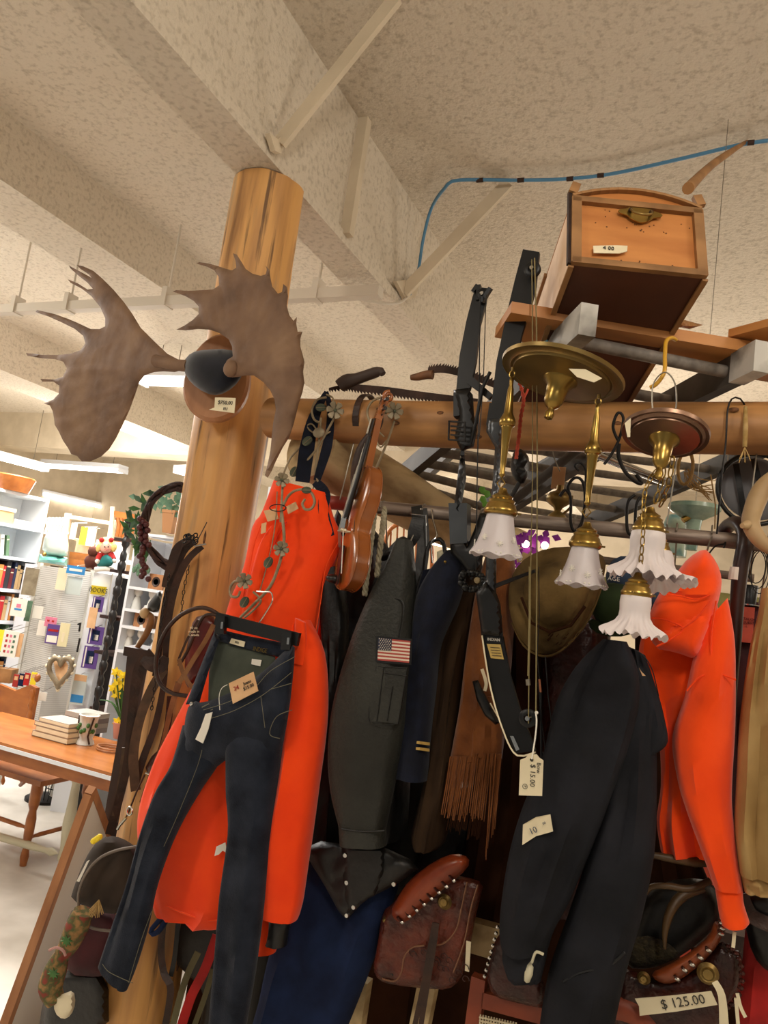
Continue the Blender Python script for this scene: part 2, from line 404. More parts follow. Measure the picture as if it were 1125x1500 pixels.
M['leaf'] = mat('green_leaf', '#4b7a3a', .6, c2='#2f5a2c', scale=12)
M['leaf2'] = mat('dusty_green_leaf', '#5f7f63', .6, c2='#3c5c46', scale=12)
M['vinew'] = mat('grapevine', '#3d2724', .8, c2='#291816', scale=30)
M['berry'] = mat('dark_red_berry', '#4d1f22', .5)
M['frost'] = None
# ================================================================ STRUCTURE
BZ = 3.173; CZ = 3.735      # beam underside, ceiling
def slab(name, lo, hi, m):
    c = (V(lo)+V(hi))/2; s = V(hi)-V(lo)
    return struct(MB().box(c, s).build(name, m))
slab('floor', (-11, -4, -.12), (6, 11, 0), M['floor'])
slab('ceiling', (-11, -4, CZ), (6, 11, CZ+.15), M['stucco'])
slab('wall_back', (-11, 10.6, 0), (6, 10.8, CZ), M['paint'])
slab('wall_left', (-10.8, -4, 0), (-10.6, 10.6, CZ), M['paint'])
slab('wall_right', (5.8, -4, 0), (6.0, 10.6, CZ), M['paint'])
# long boxed beam over the post: underside flange and recessed face
slab('trim_1', (-1.675, -4, BZ), (-1.495, 10.5, BZ+.05), M['stucco'])
slab('trim_2', (-1.655, -4, BZ+.05), (-1.51, 10.5, CZ), M['stucco'])
# second beam further left, with a shallower casing
slab('trim_3', (-3.55, -4, 3.42), (-3.15, 10.5, CZ), M['stucco'])
slab('trim_4', (-6.3, -4, 3.3), (-5.8, 10.5, CZ), M['stucco'])
slab('trim_5', (2.2, -4, BZ), (2.4, 10.5, CZ), M['stucco'])
# cross soffit towards the back of the shop
slab('trim_6', (-10.6, 7.4, 3.25), (5.8, 7.8, CZ), M['paint'])
# braces that rise from the beam's lower flange
def brace(n, a, b, wd=.035, th=.02, up=(0, 1, 0)):
    mb = MB().bar(a, b, wd, th, up=up)
    return struct(mb.build(n, M['paint']))
a1 = PZ(396, 212, BZ+.06); a1.x = -1.47
brace('trim_7', a1, PZ(580, -2, CZ-.01), .05, .02)
b1 = PX(507, 335, -1.5); b2 = PX(536, 165, -1.5)
b1.z = BZ+.04; b2.z = CZ; b2.y = b1.y = (b1.y+b2.y)/2
brace('trim_8', PX(507, 345, -1.49), PX(536, 162, -1.49), .05, .04, up=(0, 1, 0))
c1 = PZ(596, 428, BZ+.06); c1.x = -1.47
brace('trim_9', c1, PZ(745, 268, CZ-.01), .06, .02)
gus = MB()
gus.prism([PX(388, 196, -1.485), PX(400, 205, -1.485), PX(414, 190, -1.485), PX(404, 226, -1.485), PX(396, 222, -1.485)], (.02, 0, 0))
struct(gus.build('trim_10', M['paint']))
gus = MB(); gus.prism([PX(575, 412, -1.485), PX(612, 408, -1.485), PX(603, 436, -1.485), PX(590, 440, -1.485)], (.02, 0, 0))
struct(gus.build('trim_11', M['paint']))

# conduit crossing under the beams
cz = 3.08
def conduit_z(x, y): return PZ(x, y, cz)
A = PZ(0, 456, cz); B = PZ(550, 426, cz)
yy = (A.y+B.y)/2
cond = thing('conduit', 'cream painted conduit pipe hung below the ceiling behind the left antler', 'pipe', ((A.x+B.x)/2, yy, cz))
mb = MB(); mb.bar((A.x-1.6, yy, cz), (B.x+.02, yy, cz), .05, .05); mb.build('pipe', M['pipe'], cond)
for x in (A.x+.15, A.x+.55, -2.62, -2.2, -1.75):
    MB().box((x, yy, cz+.02), (.03, .07, .10)).build('clamp', M['pipe'], cond)
    MB().tube([(x, yy, cz+.06), (x, yy, 3.5 if x > -3.1 or x < -3.6 else 3.43)], .006, 6).build('hanger_rod', M['pipe'], cond)

# fluorescent fixtures
def fixture(x0, y0, x1, y1, Z, label, tubes=2, wd=.20, grp=None):
    a = PZ(x0, y0, Z); b = PZ(x1, y1, Z); a.z = b.z = Z
    t = thing('fluorescent_light', label, 'ceiling light', (a+b)/2, grp)
    d = (b-a).normalized(); s = d.cross(V((0, 0, 1)))
    MB().bar(a+V((0, 0, .05)), b+V((0, 0, .05)), wd, .06).build('housing', M['fixture'], t)
    for k in range(tubes):
        o = s*((k-(tubes-1)/2)*wd*.5)
        MB().tube([a+o+d*.03, b+o-d*.03], .026, 8).build('tube', M['tube'], t)
    for p in (a+d*.01, b-d*.01): MB().bar(p, p+d*.02, wd, .06).build('end_cap', M['fixture'], t)
    for p in (a+d*.2, b-d*.2): MB().tube([p+V((0, 0, .08)), V((p.x, p.y, CZ))], .004, 5).build('hanging_wire', M['wire'], t)
    return t
fixture(203, 558, 285, 560, 3.40, 'lit fluorescent light directly behind the fur of the antler mount', 2, .22)
fixture(-60, 655, 66, 688, 2.95, 'lit fluorescent light at the left edge above the bookcase', 2, .16)
fixture(66, 682, 180, 690, 3.12, 'lit fluorescent light just below the tip of the left antler', 2, .2)
fixture(48, 722, 150, 745, 2.85, 'bright lit fluorescent light over the pegboard display', 3, .5)
fixture(262, 692, 330, 690, 3.15, 'lit fluorescent light partly hidden behind the log post', 2, .2)

# blue cable along the ceiling
cb = thing('ceiling_cable', 'blue cable clipped across the ceiling above the wooden chest', 'cable', PZ(670, 265, 3.7))
pts = [PZ(1125, 206, 3.70), PZ(1080, 213, 3.70), PZ(1000, 232, 3.70), PZ(900, 254, 3.70), PZ(830, 262, 3.70), PZ(765, 264, 3.70), PZ(672, 264, 3.70), PZ(652, 275, 3.68), PX(632, 305, -1.40), PX(620, 350, -1.43), PX(612, 400, -1.45), PX(600, 432, -1.46)]
MB().tube(spl(pts, 60), .008, 8).build('sheath', M['bluecable'], cb, smooth=True)
pts = [PX(600, 432, -1.46), PX(585, 443, -1.48), PX(560, 444, -1.52), PX(525, 437, -1.6)]
MB().tube(spl(pts, 20), .007, 8).build('grey_sheath', M['pipe'], cb, smooth=True, label='grey end of the cable')
for x, y in ((703, 264), (763, 264), (835, 262), (880, 257), (1100, 209)):
    a = PZ(x-5, y+.4, 3.70); b = PZ(x+5, y-.4, 3.70); MB().tube([a, b], .0105, 8).build('tape_band', M['rust'], cb)
pts = [PZ(1125, 205, 3.70), PZ(1080, 209, 3.70)]

# ================================================================ LOG POST, BEAM, RAIL
PXc, PYc = -1.595, 2.15
post = thing('log_post', 'thick upright peeled log post carrying the antler mount', 'post', (PXc, PYc, 0))
mb = MB(); n = 40; m = 70; vs = []
for i in range(m):
    z = 3.17*i/(m-1)
    for j in range(n):
        a = 2*math.pi*j/n
        r = .128+.012*(1-z/3.17)+.012*noise.noise(V((math.cos(a)*1.2, math.sin(a)*1.2, z*.8)))+.007*noise.noise(V((math.cos(a)*4, math.sin(a)*4, z*1.5)))
        vs.append((PXc+r*math.cos(a), PYc+r*math.sin(a), z))
mb.add(vs, [(i*n+j, i*n+(j+1) % n, (i+1)*n+(j+1) % n, (i+1)*n+j) for i in range(m-1) for j in range(n)]+[tuple(range(n-1, -1, -1)), tuple((m-1)*n+j for j in range(n))])
mb.build('trunk', M['log'], post, smooth=True)
def onpost(px, py, lift=.0):
    p = PD(px, py, 1); d = (p-CO); # ray/cylinder
    a = d.x**2+d.y**2; ox, oy = CO.x-PXc, CO.y-PYc; b = 2*(ox*d.x+oy*d.y); rr = .131+.010*0+lift; c = ox*ox+oy*oy-rr*rr
    D = b*b-4*a*c
    t = (-b-math.sqrt(max(D, 0)))/(2*a); return CO+d*t
for (x, y, rx, rz) in ((290, 853, .017, .050), (300, 880, .012, .04), (256, 1180, .012, .03), (262, 1400, .015, .05), (318, 865, .006, .05), (365, 740, .006, .02), (300, 790, .008, .05), (330, 740, .004, .06), (258, 900, .005, .05)):
    p = onpost(x, y, -.004); nn = V((p.x-PXc, p.y-PYc, 0)).normalized(); rot = nn.to_track_quat('Y', 'Z').to_matrix()
    MB().ball(p, 1, (rx, .008, rz), 12, rot=rot).build('knot', M['knot'], post, smooth=True)

beam = thing('log_beam', 'horizontal varnished log beam running right from the post', 'beam', (-.3, 2.0, 2.26))
mb = MB(); pts = []; n = 28; m = 60; vs = []
L0 = PY(398, 610, 2.0).x; L1 = 1.3
for i in range(m):
    x = L0+(L1-L0)*i/(m-1)
    for j in range(n):
        a = 2*math.pi*j/n; r = .066+.004*noise.noise(V((x*1.5, math.cos(a), math.sin(a))))
        vs.append((x, 2.0+r*math.cos(a), 2.262+.012*math.sin(x*2)+r*math.sin(a)))
mb.add(vs, [(i*n+j, i*n+(j+1) % n, (i+1)*n+(j+1) % n, (i+1)*n+j) for i in range(m-1) for j in range(n)]+[tuple(range(n-1, -1, -1)), tuple((m-1)*n+j for j in range(n))])
mb.build('trunk', M['logx'], beam, smooth=True)
for (x, y) in ((645, 605), (580, 620), (905, 620), (700, 640), (1075, 600)):
    p = PY(x, y, 1.936); MB().ball(p, 1, (.012, .004, .006), 10).build('knot', M['knot'], beam, smooth=True)
# black band round the beam
a = [(PY(527, 600, 1.95).x, 2.0+.072*math.cos(t), 2.262+.072*math.sin(t)) for t in [R_(k) for k in range(70, 215, 12)]]
s = MB()
for i in range(len(a)-1):
    p, q = V(a[i]), V(a[i+1]); s.bar(p, q, .02, .004, up=(p-V((p.x, 2, 2.262))))
tag(s.build('leather_band', M['strap']), 'dark leather band wrapped over the log beam between the two iron vines', 'strap')

# second log brace going away behind the beam
lg = thing('brace_log', 'dull knotty log slanting away behind the violin', 'log', PD(560, 700, 2.55))
p0 = PD(455, 655, 2.35); p1 = PD(560, 712, 2.62); p2 = PD(668, 772, 3.0); p3 = PD(760, 800, 3.4)
q = spl([p0, p1, p2, p3], 30)
MB().tube(q, [.105, .10, .088, .075], 20).build('trunk', M['logdull'], lg, smooth=True)
for x, y, d in ((570, 703, 2.53), (545, 690, 2.5), (600, 745, 2.7)):
    MB().ball(PD(x, y, d), .013, (1.3, .6, .9), 10).build('knot', M['knot'], lg, smooth=True)

# clothes rail
RZ = 1.985
rail = thing('clothes_rail', 'long steel clothes rail the garments hang from', 'rail', (-.4, 2.0, RZ))
MB().tube([(-1.16, 2.0, RZ+.012), (1.0, 2.0, RZ-.02)], .0195, 16).build('pipe', M['steel'], rail, smooth=True)
MB().tube([(-1.12, 2.0, RZ+.012), (-.99, 2.0, RZ+.01)], .0215, 16).build('red_sleeve', mat('red_tape', '#8a3a2e', .5), rail, smooth=True, label='faded red tape wrapped round the rail')
MB().tube([(-.93, 2.0, RZ+.01), (-.915, 2.0, RZ+.01)], .024, 6).build('collar', M['iron'], rail)
for x in (-1.12, -1.02, -.1, .08, 1.0):
    MB().tube([(x, 2.0, RZ-.02), (x-.01, 1.98, RZ+.02), (x, 2.0, 2.2)], .002, 5).build('hanging_wire', M['wire'], rail)
MB().tube([(-.35, 2.12, RZ-.07), (.1, 2.12, RZ-.08)], .011, 12).build('lower_pipe', M['steel'], rail, smooth=True)
for x in (-.34, .09): MB().tube([(x, 2.12, RZ-.075), (x, 2.06, RZ-.04), (x, 2.0, RZ)], .003, 6).build('pipe_hook', M['wire'], rail)
# ================================================================ GARMENTS ON THE RACK
def seam(pts, Y, m, parent, r=.0012, name='seam', lift=0):
    q = [PY(x, y, (Y(x, y) if callable(Y) else Y)-lift) for x, y in pts]
    return MB().tube(spl(q, max(8, len(q)*5)), r, 5).build(name, m, parent)
def quad(pts, Y, m, parent, name, th=.002, **k):
    q = [PY(x, y, Y[i] if hasattr(Y, '__len__') else Y) for i, (x, y) in enumerate(pts)]
    return MB().prism(q, (0, th, 0)).build(name, m, parent, **k)
def hook(x, y, Y, parent, ztop=None, m=None, r=.0022):
    """wire hanger hook from pixel point up over the rail"""
    p = PY(x, y, Y); X = p.x+.006; zt = RZ+.024
    pts = [p, V((X, lin([p.y, 2.0], .6), lin([p.z, zt], .55))), V((X, 2.0+.026, RZ)), V((X, 2.014, zt)), V((X, 1.992, zt+.002)), V((X, 1.976, RZ+.004))]
    return MB().tube(spl(pts, 24), r, 6).build('hanger_hook', m or M['wire'], parent)

# --- orange bib overalls hung from the beam by a navy strap
ob = thing('bib_overalls', 'blaze orange bib overalls hanging high from a navy strap on the log beam', 'overalls', PY(430, 850, 1.93))
loft([(402, 703, 478, 722), (384, 752, 488, 757), (371, 772, 501, 792), (358, 835, 487, 830), (340, 880, 473, 872), (326, 930, 462, 930), (318, 990, 450, 1000), (300, 1060, 440, 1060)], 1.90, [.02, .03, .045, .05, .05], fold=.018, nf=2.5, seed=2, flat=2.2).build('bib', M['orange'], ob, smooth=True)
loft([(397, 772, 420, 764), (380, 800, 402, 795), (364, 860, 385, 865), (350, 920, 372, 930)], 1.862, .012, fold=.004, seed=3, n=20).build('side_flap', M['orange'], ob, smooth=True)
st = MB(); st.tube([PY(476, 575, 1.93), PY(462, 610, 1.92), PY(450, 660, 1.91), PY(444, 705, 1.9)], .016, 8, squash=((1, 0, 0), 1)); 
def strap(pts, Y, w0, mt, parent, name='strap', th=.004):
    q = spl([PY(a[0], a[1], a[2] if len(a) > 2 else Y) for a in pts], max(10, len(pts)*5)); mb = MB(); n = len(q); vs = []
    ww = w0 if hasattr(w0, '__len__') else [w0]
    for i in range(n):
        t = (q[min(i+1, n-1)]-q[max(i-1, 0)]).normalized(); view = (q[i]-CO).normalized(); s = t.cross(view).normalized(); nn = s.cross(t).normalized(); w_ = lin(ww, i/(n-1))/2
        for a, b in ((-1, -1), (1, -1), (1, 1), (-1, 1)): vs.append(q[i]+s*(a*w_)+nn*(b*th/2))
    fs = [(i*4+j, i*4+(j+1) % 4, (i+1)*4+(j+1) % 4, (i+1)*4+j) for i in range(n-1) for j in range(4)]+[(3, 2, 1, 0), tuple(n*4-4+j for j in range(4))]
    mb.add(vs, fs); return mb.build(name, mt, parent) if name else mb
strap([(478, 574, 1.925), (460, 612, 1.91), (450, 655, 1.90), (443, 706, 1.89)], 1.9, [.012, .035, .045, .042], M['navy'], ob, 'shoulder_strap')
strap([(478, 574, 1.93), (484, 605, 1.925), (480, 650, 1.91), (464, 704, 1.9)], 1.9, [.012, .022, .03, .02], M['navy'], ob, 'shoulder_strap')
strap([(462, 706, 1.9), (475, 722, 1.895), (474, 750, 1.885), (487, 785, 1.88)], 1.88, [.025, .035, .028, .012], M['navy'], ob, 'side_binding')
quad([(386, 748), (404, 745), (408, 760), (392, 764)], 1.84, M['kraft'], ob, 'price_tag')
quad([(419, 742), (433, 735), (437, 745), (422, 753)], 1.845, M['kraft'], ob, 'price_tag')
quad([(383, 767), (390, 765), (389, 780), (382, 782)], 1.84, M['kraft'], ob, 'price_tag')
seam([(497, 792), (478, 830), (470, 880), (462, 930)], 1.86, M['orange2'], ob)
seam([(382, 770), (372, 800), (362, 850), (352, 890)], 1.85, M['orange'], ob, .0015)

# --- orange hunting jacket below, behind the jeans
oj = thing('orange_jacket', 'blaze orange padded jacket hanging behind the jeans, black knit cuff', 'jacket', PY(330, 1150, 1.88))
loft([(318, 935, 440, 945), (285, 1005, 442, 1020), (262, 1050, 436, 1070), (228, 1120, 425, 1130), (207, 1195, 412, 1205), (214, 1262, 402, 1270), (232, 1325, 345, 1345), (238, 1338, 326, 1358)], 1.89, [.03, .05, .06, .065, .06, .05], fold=.030, nf=3.0, seed=5, flat=2.2).build('body', M['orange'], oj, smooth=True)
loft([(432, 918, 452, 908), (424, 975, 474, 960), (418, 1050, 477, 1050), (410, 1140, 464, 1150), (396, 1240, 450, 1250), (385, 1315, 440, 1325), (387, 1338, 432, 1350)], 1.80, [.03, .045, .05, .055, .04], fold=.014, nf=2.2, seed=8).build('sleeve', M['orange'], oj, smooth=True)
loft([(396, 1336, 428, 1342), (396, 1362, 421, 1364), (392, 1382, 418, 1386)], 1.80, .025, fold=.006, nf=7, seed=1).build('knit_cuff', M['black'], oj, smooth=True, label='black knit cuff')
loft([(376, 1320, 398, 1322), (373, 1365, 400, 1372), (375, 1392, 404, 1388), (378, 1398, 402, 1396)], 1.86, .02, seed=2).build('lining_corner', M['orange'], oj, smooth=True)
seam([(240, 1326), (270, 1338), (300, 1348), (326, 1347)], 1.835, M['orange2'], oj, .002, 'hem_stitch')
quad([(317, 1240), (330, 1234), (333, 1250), (326, 1246), (320, 1252), (314, 1254)], 1.80, M['white'], oj, 'pull_tab', label='white fabric zip pull')
loft([(433, 905, 447, 912), (431, 940, 449, 945), (427, 970, 446, 975)], 1.765, .01).build('strap_loop', M['orange'], oj, smooth=True)

ov = thing('orange_vest', 'narrow orange vest seen edge-on between the bib overalls and black leather', 'vest', PY(480, 860, 2.0))
loft([(481, 775, 502, 778), (480, 800, 500, 800), (474, 850, 487, 860), (468, 920, 481, 930), (460, 1000, 479, 1010), (455, 1080, 476, 1090)], 2.0, .04, fold=.01).build('body', M['orange2'], ov, smooth=True)

# --- jeans on a clip hanger
je = thing('jeans', 'dark blue jeans clipped to a black hanger in front of the orange jacket', 'jeans', PY(360, 1150, 1.74))
JY = 1.735
MB().bar(PY(317, 906, JY), PY(438, 937, JY), .012, .034).build('hanger_bar', M['black'], je)
for x, y in ((326, 915), (423, 938)):
    MB().bar(PY(x-1, y-12, JY-.012), PY(x-3, y+14, JY-.014), .028, .014, up=(0, 1, 0)).build('clip', M['black'], je)
    MB().bar(PY(x, y-4, JY-.022), PY(x-1, y+6, JY-.022), .007, .004, up=(0, 1, 0)).build('clip_spring', M['chrome'], je)
MB().tube(spl([PY(380, 912, JY), PY(391, 895, JY), PY(399, 880, JY), PY(397, 868, JY+.01), PY(386, 867, JY+.02), PY(376, 866, JY+.03)], 24), .002, 6).build('hanger_hook', M['chrome'], je)
puff([(319, 921), (360, 931), (425, 943), (421, 962), (405, 962), (360, 951), (316, 938)], JY+.03, .008, 4, 5).build('back_waistband', M['denim'], je, smooth=True)
puff([(316, 937), (360, 950), (404, 962), (398, 990), (350, 1025), (305, 1030), (306, 985)], JY+.034, .006, 4, 6).build('inside_back', M['denim_in'], je, smooth=True, label='grey green inside of the jeans')
puff([(314, 925), (322, 936), (305, 985), (292, 1030), (272, 1032), (290, 985)], JY+.01, .012, 6, 5).build('side_panel', M['denim'], je, smooth=True)
puff([(432, 940), (431, 975), (424, 1040), (413, 1100), (408, 1120), (335, 1110), (312, 1128), (262, 1118), (268, 1080), (273, 1040), (283, 1026), (297, 1030), (330, 1018), (365, 1000), (395, 975), (415, 955)], lambda x, y: JY-.005+.03*min(1, max(0, (y-1060)/60)), .035, 26, 6, sm=1,
     bump=lambda x, y: .006*noise.noise(V((x*.04, y*.03, 1)))).build('front_body', M['denim'], je, smooth=True)
loft([(270, 1062, 338, 1070), (254, 1120, 322, 1112), (231, 1160, 290, 1160), (209, 1219, 255, 1225), (189, 1292, 229, 1296), (168, 1351, 216, 1357), (146, 1415, 198, 1418), (150, 1420, 184, 1452)], JY+.02, [.03, .04, .03, .025, .025, .02], fold=.012, nf=2, seed=4).build('leg', M['denim'], je, smooth=True)
loft([(332, 1080, 414, 1075), (334, 1115, 409, 1115), (335, 1160, 403, 1160), (339, 1219, 396, 1228), (325, 1320, 384, 1330), (316, 1420, 372, 1425), (308, 1512, 357, 1512)], JY+.01, [.04, .045, .04, .035, .03], fold=.012, nf=2, seed=9).build('leg', M['denim'], je, smooth=True)
ST = mat('denim_stitch', '#6d6a55', .8)
for pl in ([(298, 1040), (335, 1028), (370, 1010), (396, 983), (432, 962)], [(310, 1052), (345, 1040), (385, 1018), (427, 985)], [(382, 1020), (386, 1050), (388, 1066)], [(395, 1010), (427, 1001)], [(428, 1040), (405, 1050), (395, 1075), (410, 1082)]):
    seam(pl, JY-.052, ST, je, .0008, 'stitching')
seam([(312, 1045), (300, 1080), (290, 1120), (262, 1190), (240, 1240)], JY-.02, ST, je, .0007, 'stitching')
seam([(195, 1440), (187, 1437), (160, 1424), (150, 1412)], JY-.01, ST, je, .0008, 'stitching')
seam([(222, 1335), (206, 1380), (188, 1440)], JY-.012, ST, je, .0007, 'stitching')
for x0, y0 in ((291, 1033), (297, 1041)): MB().tube([PY(x0+5, y0+3, JY-.035), PY(x0+15, y0-2, JY-.038)], .0014, 5).build('buttonhole', ST, je)
MB().ball(PY(281, 1031, JY-.02), .006).build('button', M['chrome'], je)
quad([(335, 1001), (371, 984), (378, 1012), (341, 1031)], JY-.062, M['kraft'], je, 'price_tag', label='tan cardboard price tag tied to the waistband')
a = PY(345, 1010, JY-.064)
rt = (PY(371, 984, JY)-PY(335, 1001, JY)).normalized(); up = (PY(335, 1001, JY)-PY(341, 1031, JY)).normalized()
text('Jeans\n$15.00', 'tag_writing', M['ink'], PY(363, 1003, JY-.064), rt, up, .012, je)
text('24', 'tag_writing', M['redink'], PY(346, 1008, JY-.064), rt, up, .016, je)
seam([(333, 1003), (325, 1008), (321, 1020), (322, 1040)], JY-.05, M['white'], je, .001, 'tag_string')
quad([(301, 1046), (311, 1043), (305, 1068), (297, 1089), (286, 1083), (294, 1066)], JY-.05, M['white'], je, 'paper_strip')
quad([(339, 935), (359, 940), (357, 948), (336, 942)], JY+.018, M['paper'], je, 'sewn_label')
quad([(369, 965), (383, 967), (381, 976), (368, 973)], JY+.024, M['white'], je, 'care_label')
text('INDIGE', 'waist_lettering', M['brass'], PY(381, 952, JY+.018), PY(391, 954, JY)-PY(371, 950, JY), (0, 0, 1), .017, je, font_sc=.8)
text('SIZE', 'label_lettering', M['ink'], PY(347, 941, JY+.016), PY(357, 944, JY)-PY(337, 939, JY), (0, 0, 1), .007, je)

# --- black leather jacket between the orange and the grey jacket
bj = thing('black_leather_jacket', 'glossy black leather jacket squeezed between the orange vest and the grey jacket', 'jacket', PY(510, 1000, 2.05))
loft([(505, 780, 548, 776), (480, 812, 575, 815), (472, 860, 570, 860), (478, 960, 545, 960), (480, 1080, 520, 1080), (468, 1180, 512, 1190), (447, 1240, 520, 1260)], 2.06, [.03, .08, .1], fold=.04, nf=4, seed=11).build('body', M['leather_b'], bj, smooth=True)
loft([(474, 840, 500, 830), (472, 900, 508, 900), (480, 1000, 505, 1010), (478, 1120, 500, 1130)], 1.93, .04, fold=.015, seed=12).build('sleeve', M['leather_b'], bj, smooth=True)
MB().tube(spl([PY(478, 806, 1.9), PY(490, 790, 1.93), PY(506, 782, 1.95), PY(540, 790, 2.0)], 16), .006, 8).build('hanger_shoulder', M['black'], bj, smooth=True)
hook(508, 782, 1.97, bj)
puff([(477, 792), (494, 746), (500, 755), (499, 775), (490, 778)], 1.96, .008, 5, 4).build('collar_lining', M['leather_b'], bj, smooth=True)

# --- charcoal flight jacket
fj = thing('flight_jacket', 'charcoal leather flight jacket with a flag patch on its sleeve pocket', 'jacket', PY(550, 1020, 1.85))
FY = 1.84
loft([(584, 790, 602, 792), (566, 832, 606, 838), (545, 872, 605, 878), (521, 930, 604, 932), (500, 998, 600, 1000), (487, 1060, 594, 1065), (484, 1120, 582, 1125), (489, 1168, 572, 1172), (499, 1208, 563, 1214)], FY, [.03, .05, .06, .065, .06, .05, .045], fold=.014, nf=2.2, seed=21, flat=1.8).build('sleeve', M['leather_g'], fj, smooth=True)
loft([(499, 1208, 563, 1214), (501, 1236, 564, 1240)], FY, .042, m=6, flat=1.8).build('cuff', M['leather_g'], fj, smooth=True)
seam([(500, 1214), (530, 1218), (563, 1217)], FY-.044, M['leather_b'], fj, .0018)
seam([(550, 878), (575, 876), (590, 882), (590, 905), (584, 935)], FY-.05, M['leather_b'], fj, .002)
loft([(560, 822, 592, 786), (575, 820, 604, 800), (585, 860, 604, 870)], FY+.03, .03, fold=.01).build('collar', M['leather_b'], fj, smooth=True)
loft([(592, 850, 615, 850), (585, 950, 612, 955), (575, 1050, 600, 1060), (560, 1150, 590, 1160), (555, 1220, 585, 1230)], 1.97, .08, fold=.03, seed=31).build('body', M['leather_b'], fj, smooth=True)
puff([(443, 1244), (470, 1232), (500, 1236), (560, 1240), (600, 1258), (613, 1273), (585, 1293), (560, 1306), (535, 1318), (508, 1348), (496, 1335), (477, 1300)], lambda x, y: FY+.06, .03, 14, 7, bump=lambda x, y: .012*noise.noise(V((x*.05, y*.05, 4)))).build('hem', M['leather_b'], fj, smooth=True)
puff([(500, 1238), (564, 1242), (563, 1280), (549, 1312), (540, 1316), (520, 1332), (508, 1345), (502, 1290)], FY+.035, .015, 7, 6).build('cuff_flap', M['leather_b'], fj, smooth=True)
for x, y in ((506, 1253), (508, 1293), (518, 1329), (508, 1341), (577, 1295), (445, 1237), (559, 1227)):
    MB().lathe([(.0001, -.003), (.005, -.003), (.006, 0), (.004, .003)], PY(x, y, FY-.0), (0, 1, 0), 12).build('snap', M['chrome'], fj)
FP = [(554, 934), (601, 939), (599, 971), (553, 967)]
quad([(551, 931), (604, 936), (602, 974), (550, 970)], FY-.068, M['black'], fj, 'patch_border', .003)
def bil(Q, u, v, Y):
    x = (Q[0][0]*(1-u)+Q[1][0]*u)*(1-v)+(Q[3][0]*(1-u)+Q[2][0]*u)*v; y = (Q[0][1]*(1-u)+Q[1][1]*u)*(1-v)+(Q[3][1]*(1-u)+Q[2][1]*u)*v
    return PY(x, y, Y)
FR = mat('flag_red', '#a8443c', .8); FW = mat('flag_white', '#d8cbb8', .8); FB = mat('flag_blue', '#2e3347', .8)
pr = MB(); pw = MB(); n13 = 13
for i in range(13):
    v0, v1 = i/13, (i+1)/13; (pr if i % 2 == 0 else pw).prism([bil(FP, 0, v0, FY-.071), bil(FP, 1, v0, FY-.071), bil(FP, 1, v1, FY-.071), bil(FP, 0, v1, FY-.071)], (0, .002, 0))
pr.build('red_stripes', FR, fj); pw.build('white_stripes', FW, fj)
MB().prism([bil(FP, u, v, FY-.0725) for u, v in ((0, 0), (.42, 0), (.42, .54), (0, .54))], (0, .002, 0)).build('canton', FB, fj)
s = MB()
for r in range(7):
    for c in range(6 if r % 2 == 0 else 5):
        q = bil(FP, .035+.07*c+(0 if r % 2 == 0 else .035), .04+.077*r, FY-.074)
        pts = []
        for k in range(10):
            a = math.pi*k/5+math.pi/2; rr = .0017 if k % 2 == 0 else .0008; pts.append(q+V((math.cos(a)*rr, 0, math.sin(a)*rr)))
        s.prism(pts, (0, .001, 0))
s.build('stars', FW, fj, kind='stuff')
PK = [(551, 975), (597, 978), (583, 1060), (541, 1056)]
quad(PK, FY-.064, M['leather_g'], fj, 'pocket', .012)
PKY = FY-.066
for pl in ([(551, 977), (541, 1056), (583, 1060)], [(562, 978), (552, 1056)], [(560, 985), (596, 990)], [(575, 1005), (567, 1056)], [(596, 980), (583, 1060)], [(553, 976), (596, 979)]):
    seam(pl, PKY, M['leather_b'], fj, .0012, 'pocket_seam')
hook(598, 800, 1.93, fj)

# --- black leather camera belt
cb_ = thing('leather_belt', 'black leather belt with metal keeper looped over the clothes rail', 'belt', PY(612, 790, 1.96))
strap([(610, 742, 1.97), (612, 760, 1.955), (606, 785, 1.95), (600, 800, 1.955)], 1.96, [.03, .035, .04, .02], M['leather_b'], cb_, 'belt_tongue', .006)
strap([(618, 745, 1.98), (620, 800, 1.96), (614, 850, 1.95), (610, 900, 1.95)], 1.96, [.03, .035, .035, .03], M['leather_b'], cb_, 'belt_strap', .006)
MB().tube([PY(602, 753, 1.945), PY(624, 755, 1.945), PY(625, 800, 1.945)], .0018, 6).build('keeper', M['chrome'], cb_)
MB().ball(PY(617, 746, 1.945), .004).build('rivet', M['chrome'], cb_)
br = thing('leather_bridle', 'black bridle strap with pale bone buckle hanging right of the belt', 'strap', PY(650, 810, 1.95))
MB().tube(spl([PY(628, 900, 1.93), PY(622, 850, 1.94), PY(628, 800, 1.95), (PY(645, 790, 1.95)), PY(652, 810, 1.95), PY(648, 850, 1.94), PY(660, 900, 1.94)], 30), .006, 8).build('strap', M['leather_b'], br, smooth=True)
MB().tube(spl([PY(633, 825, 1.92), PY(632, 795, 1.92), PY(640, 785, 1.92), PY(634, 760, 1.96), PY(632, 745, 1.98)], 20), .0025, 6).build('wire_loop', M['chrome'], br, smooth=True)
puff([(640, 808), (648, 805), (651, 815), (645, 828), (640, 822)], 1.92, .008, 4, 3).build('bone_buckle', M['cream'], br, smooth=True)

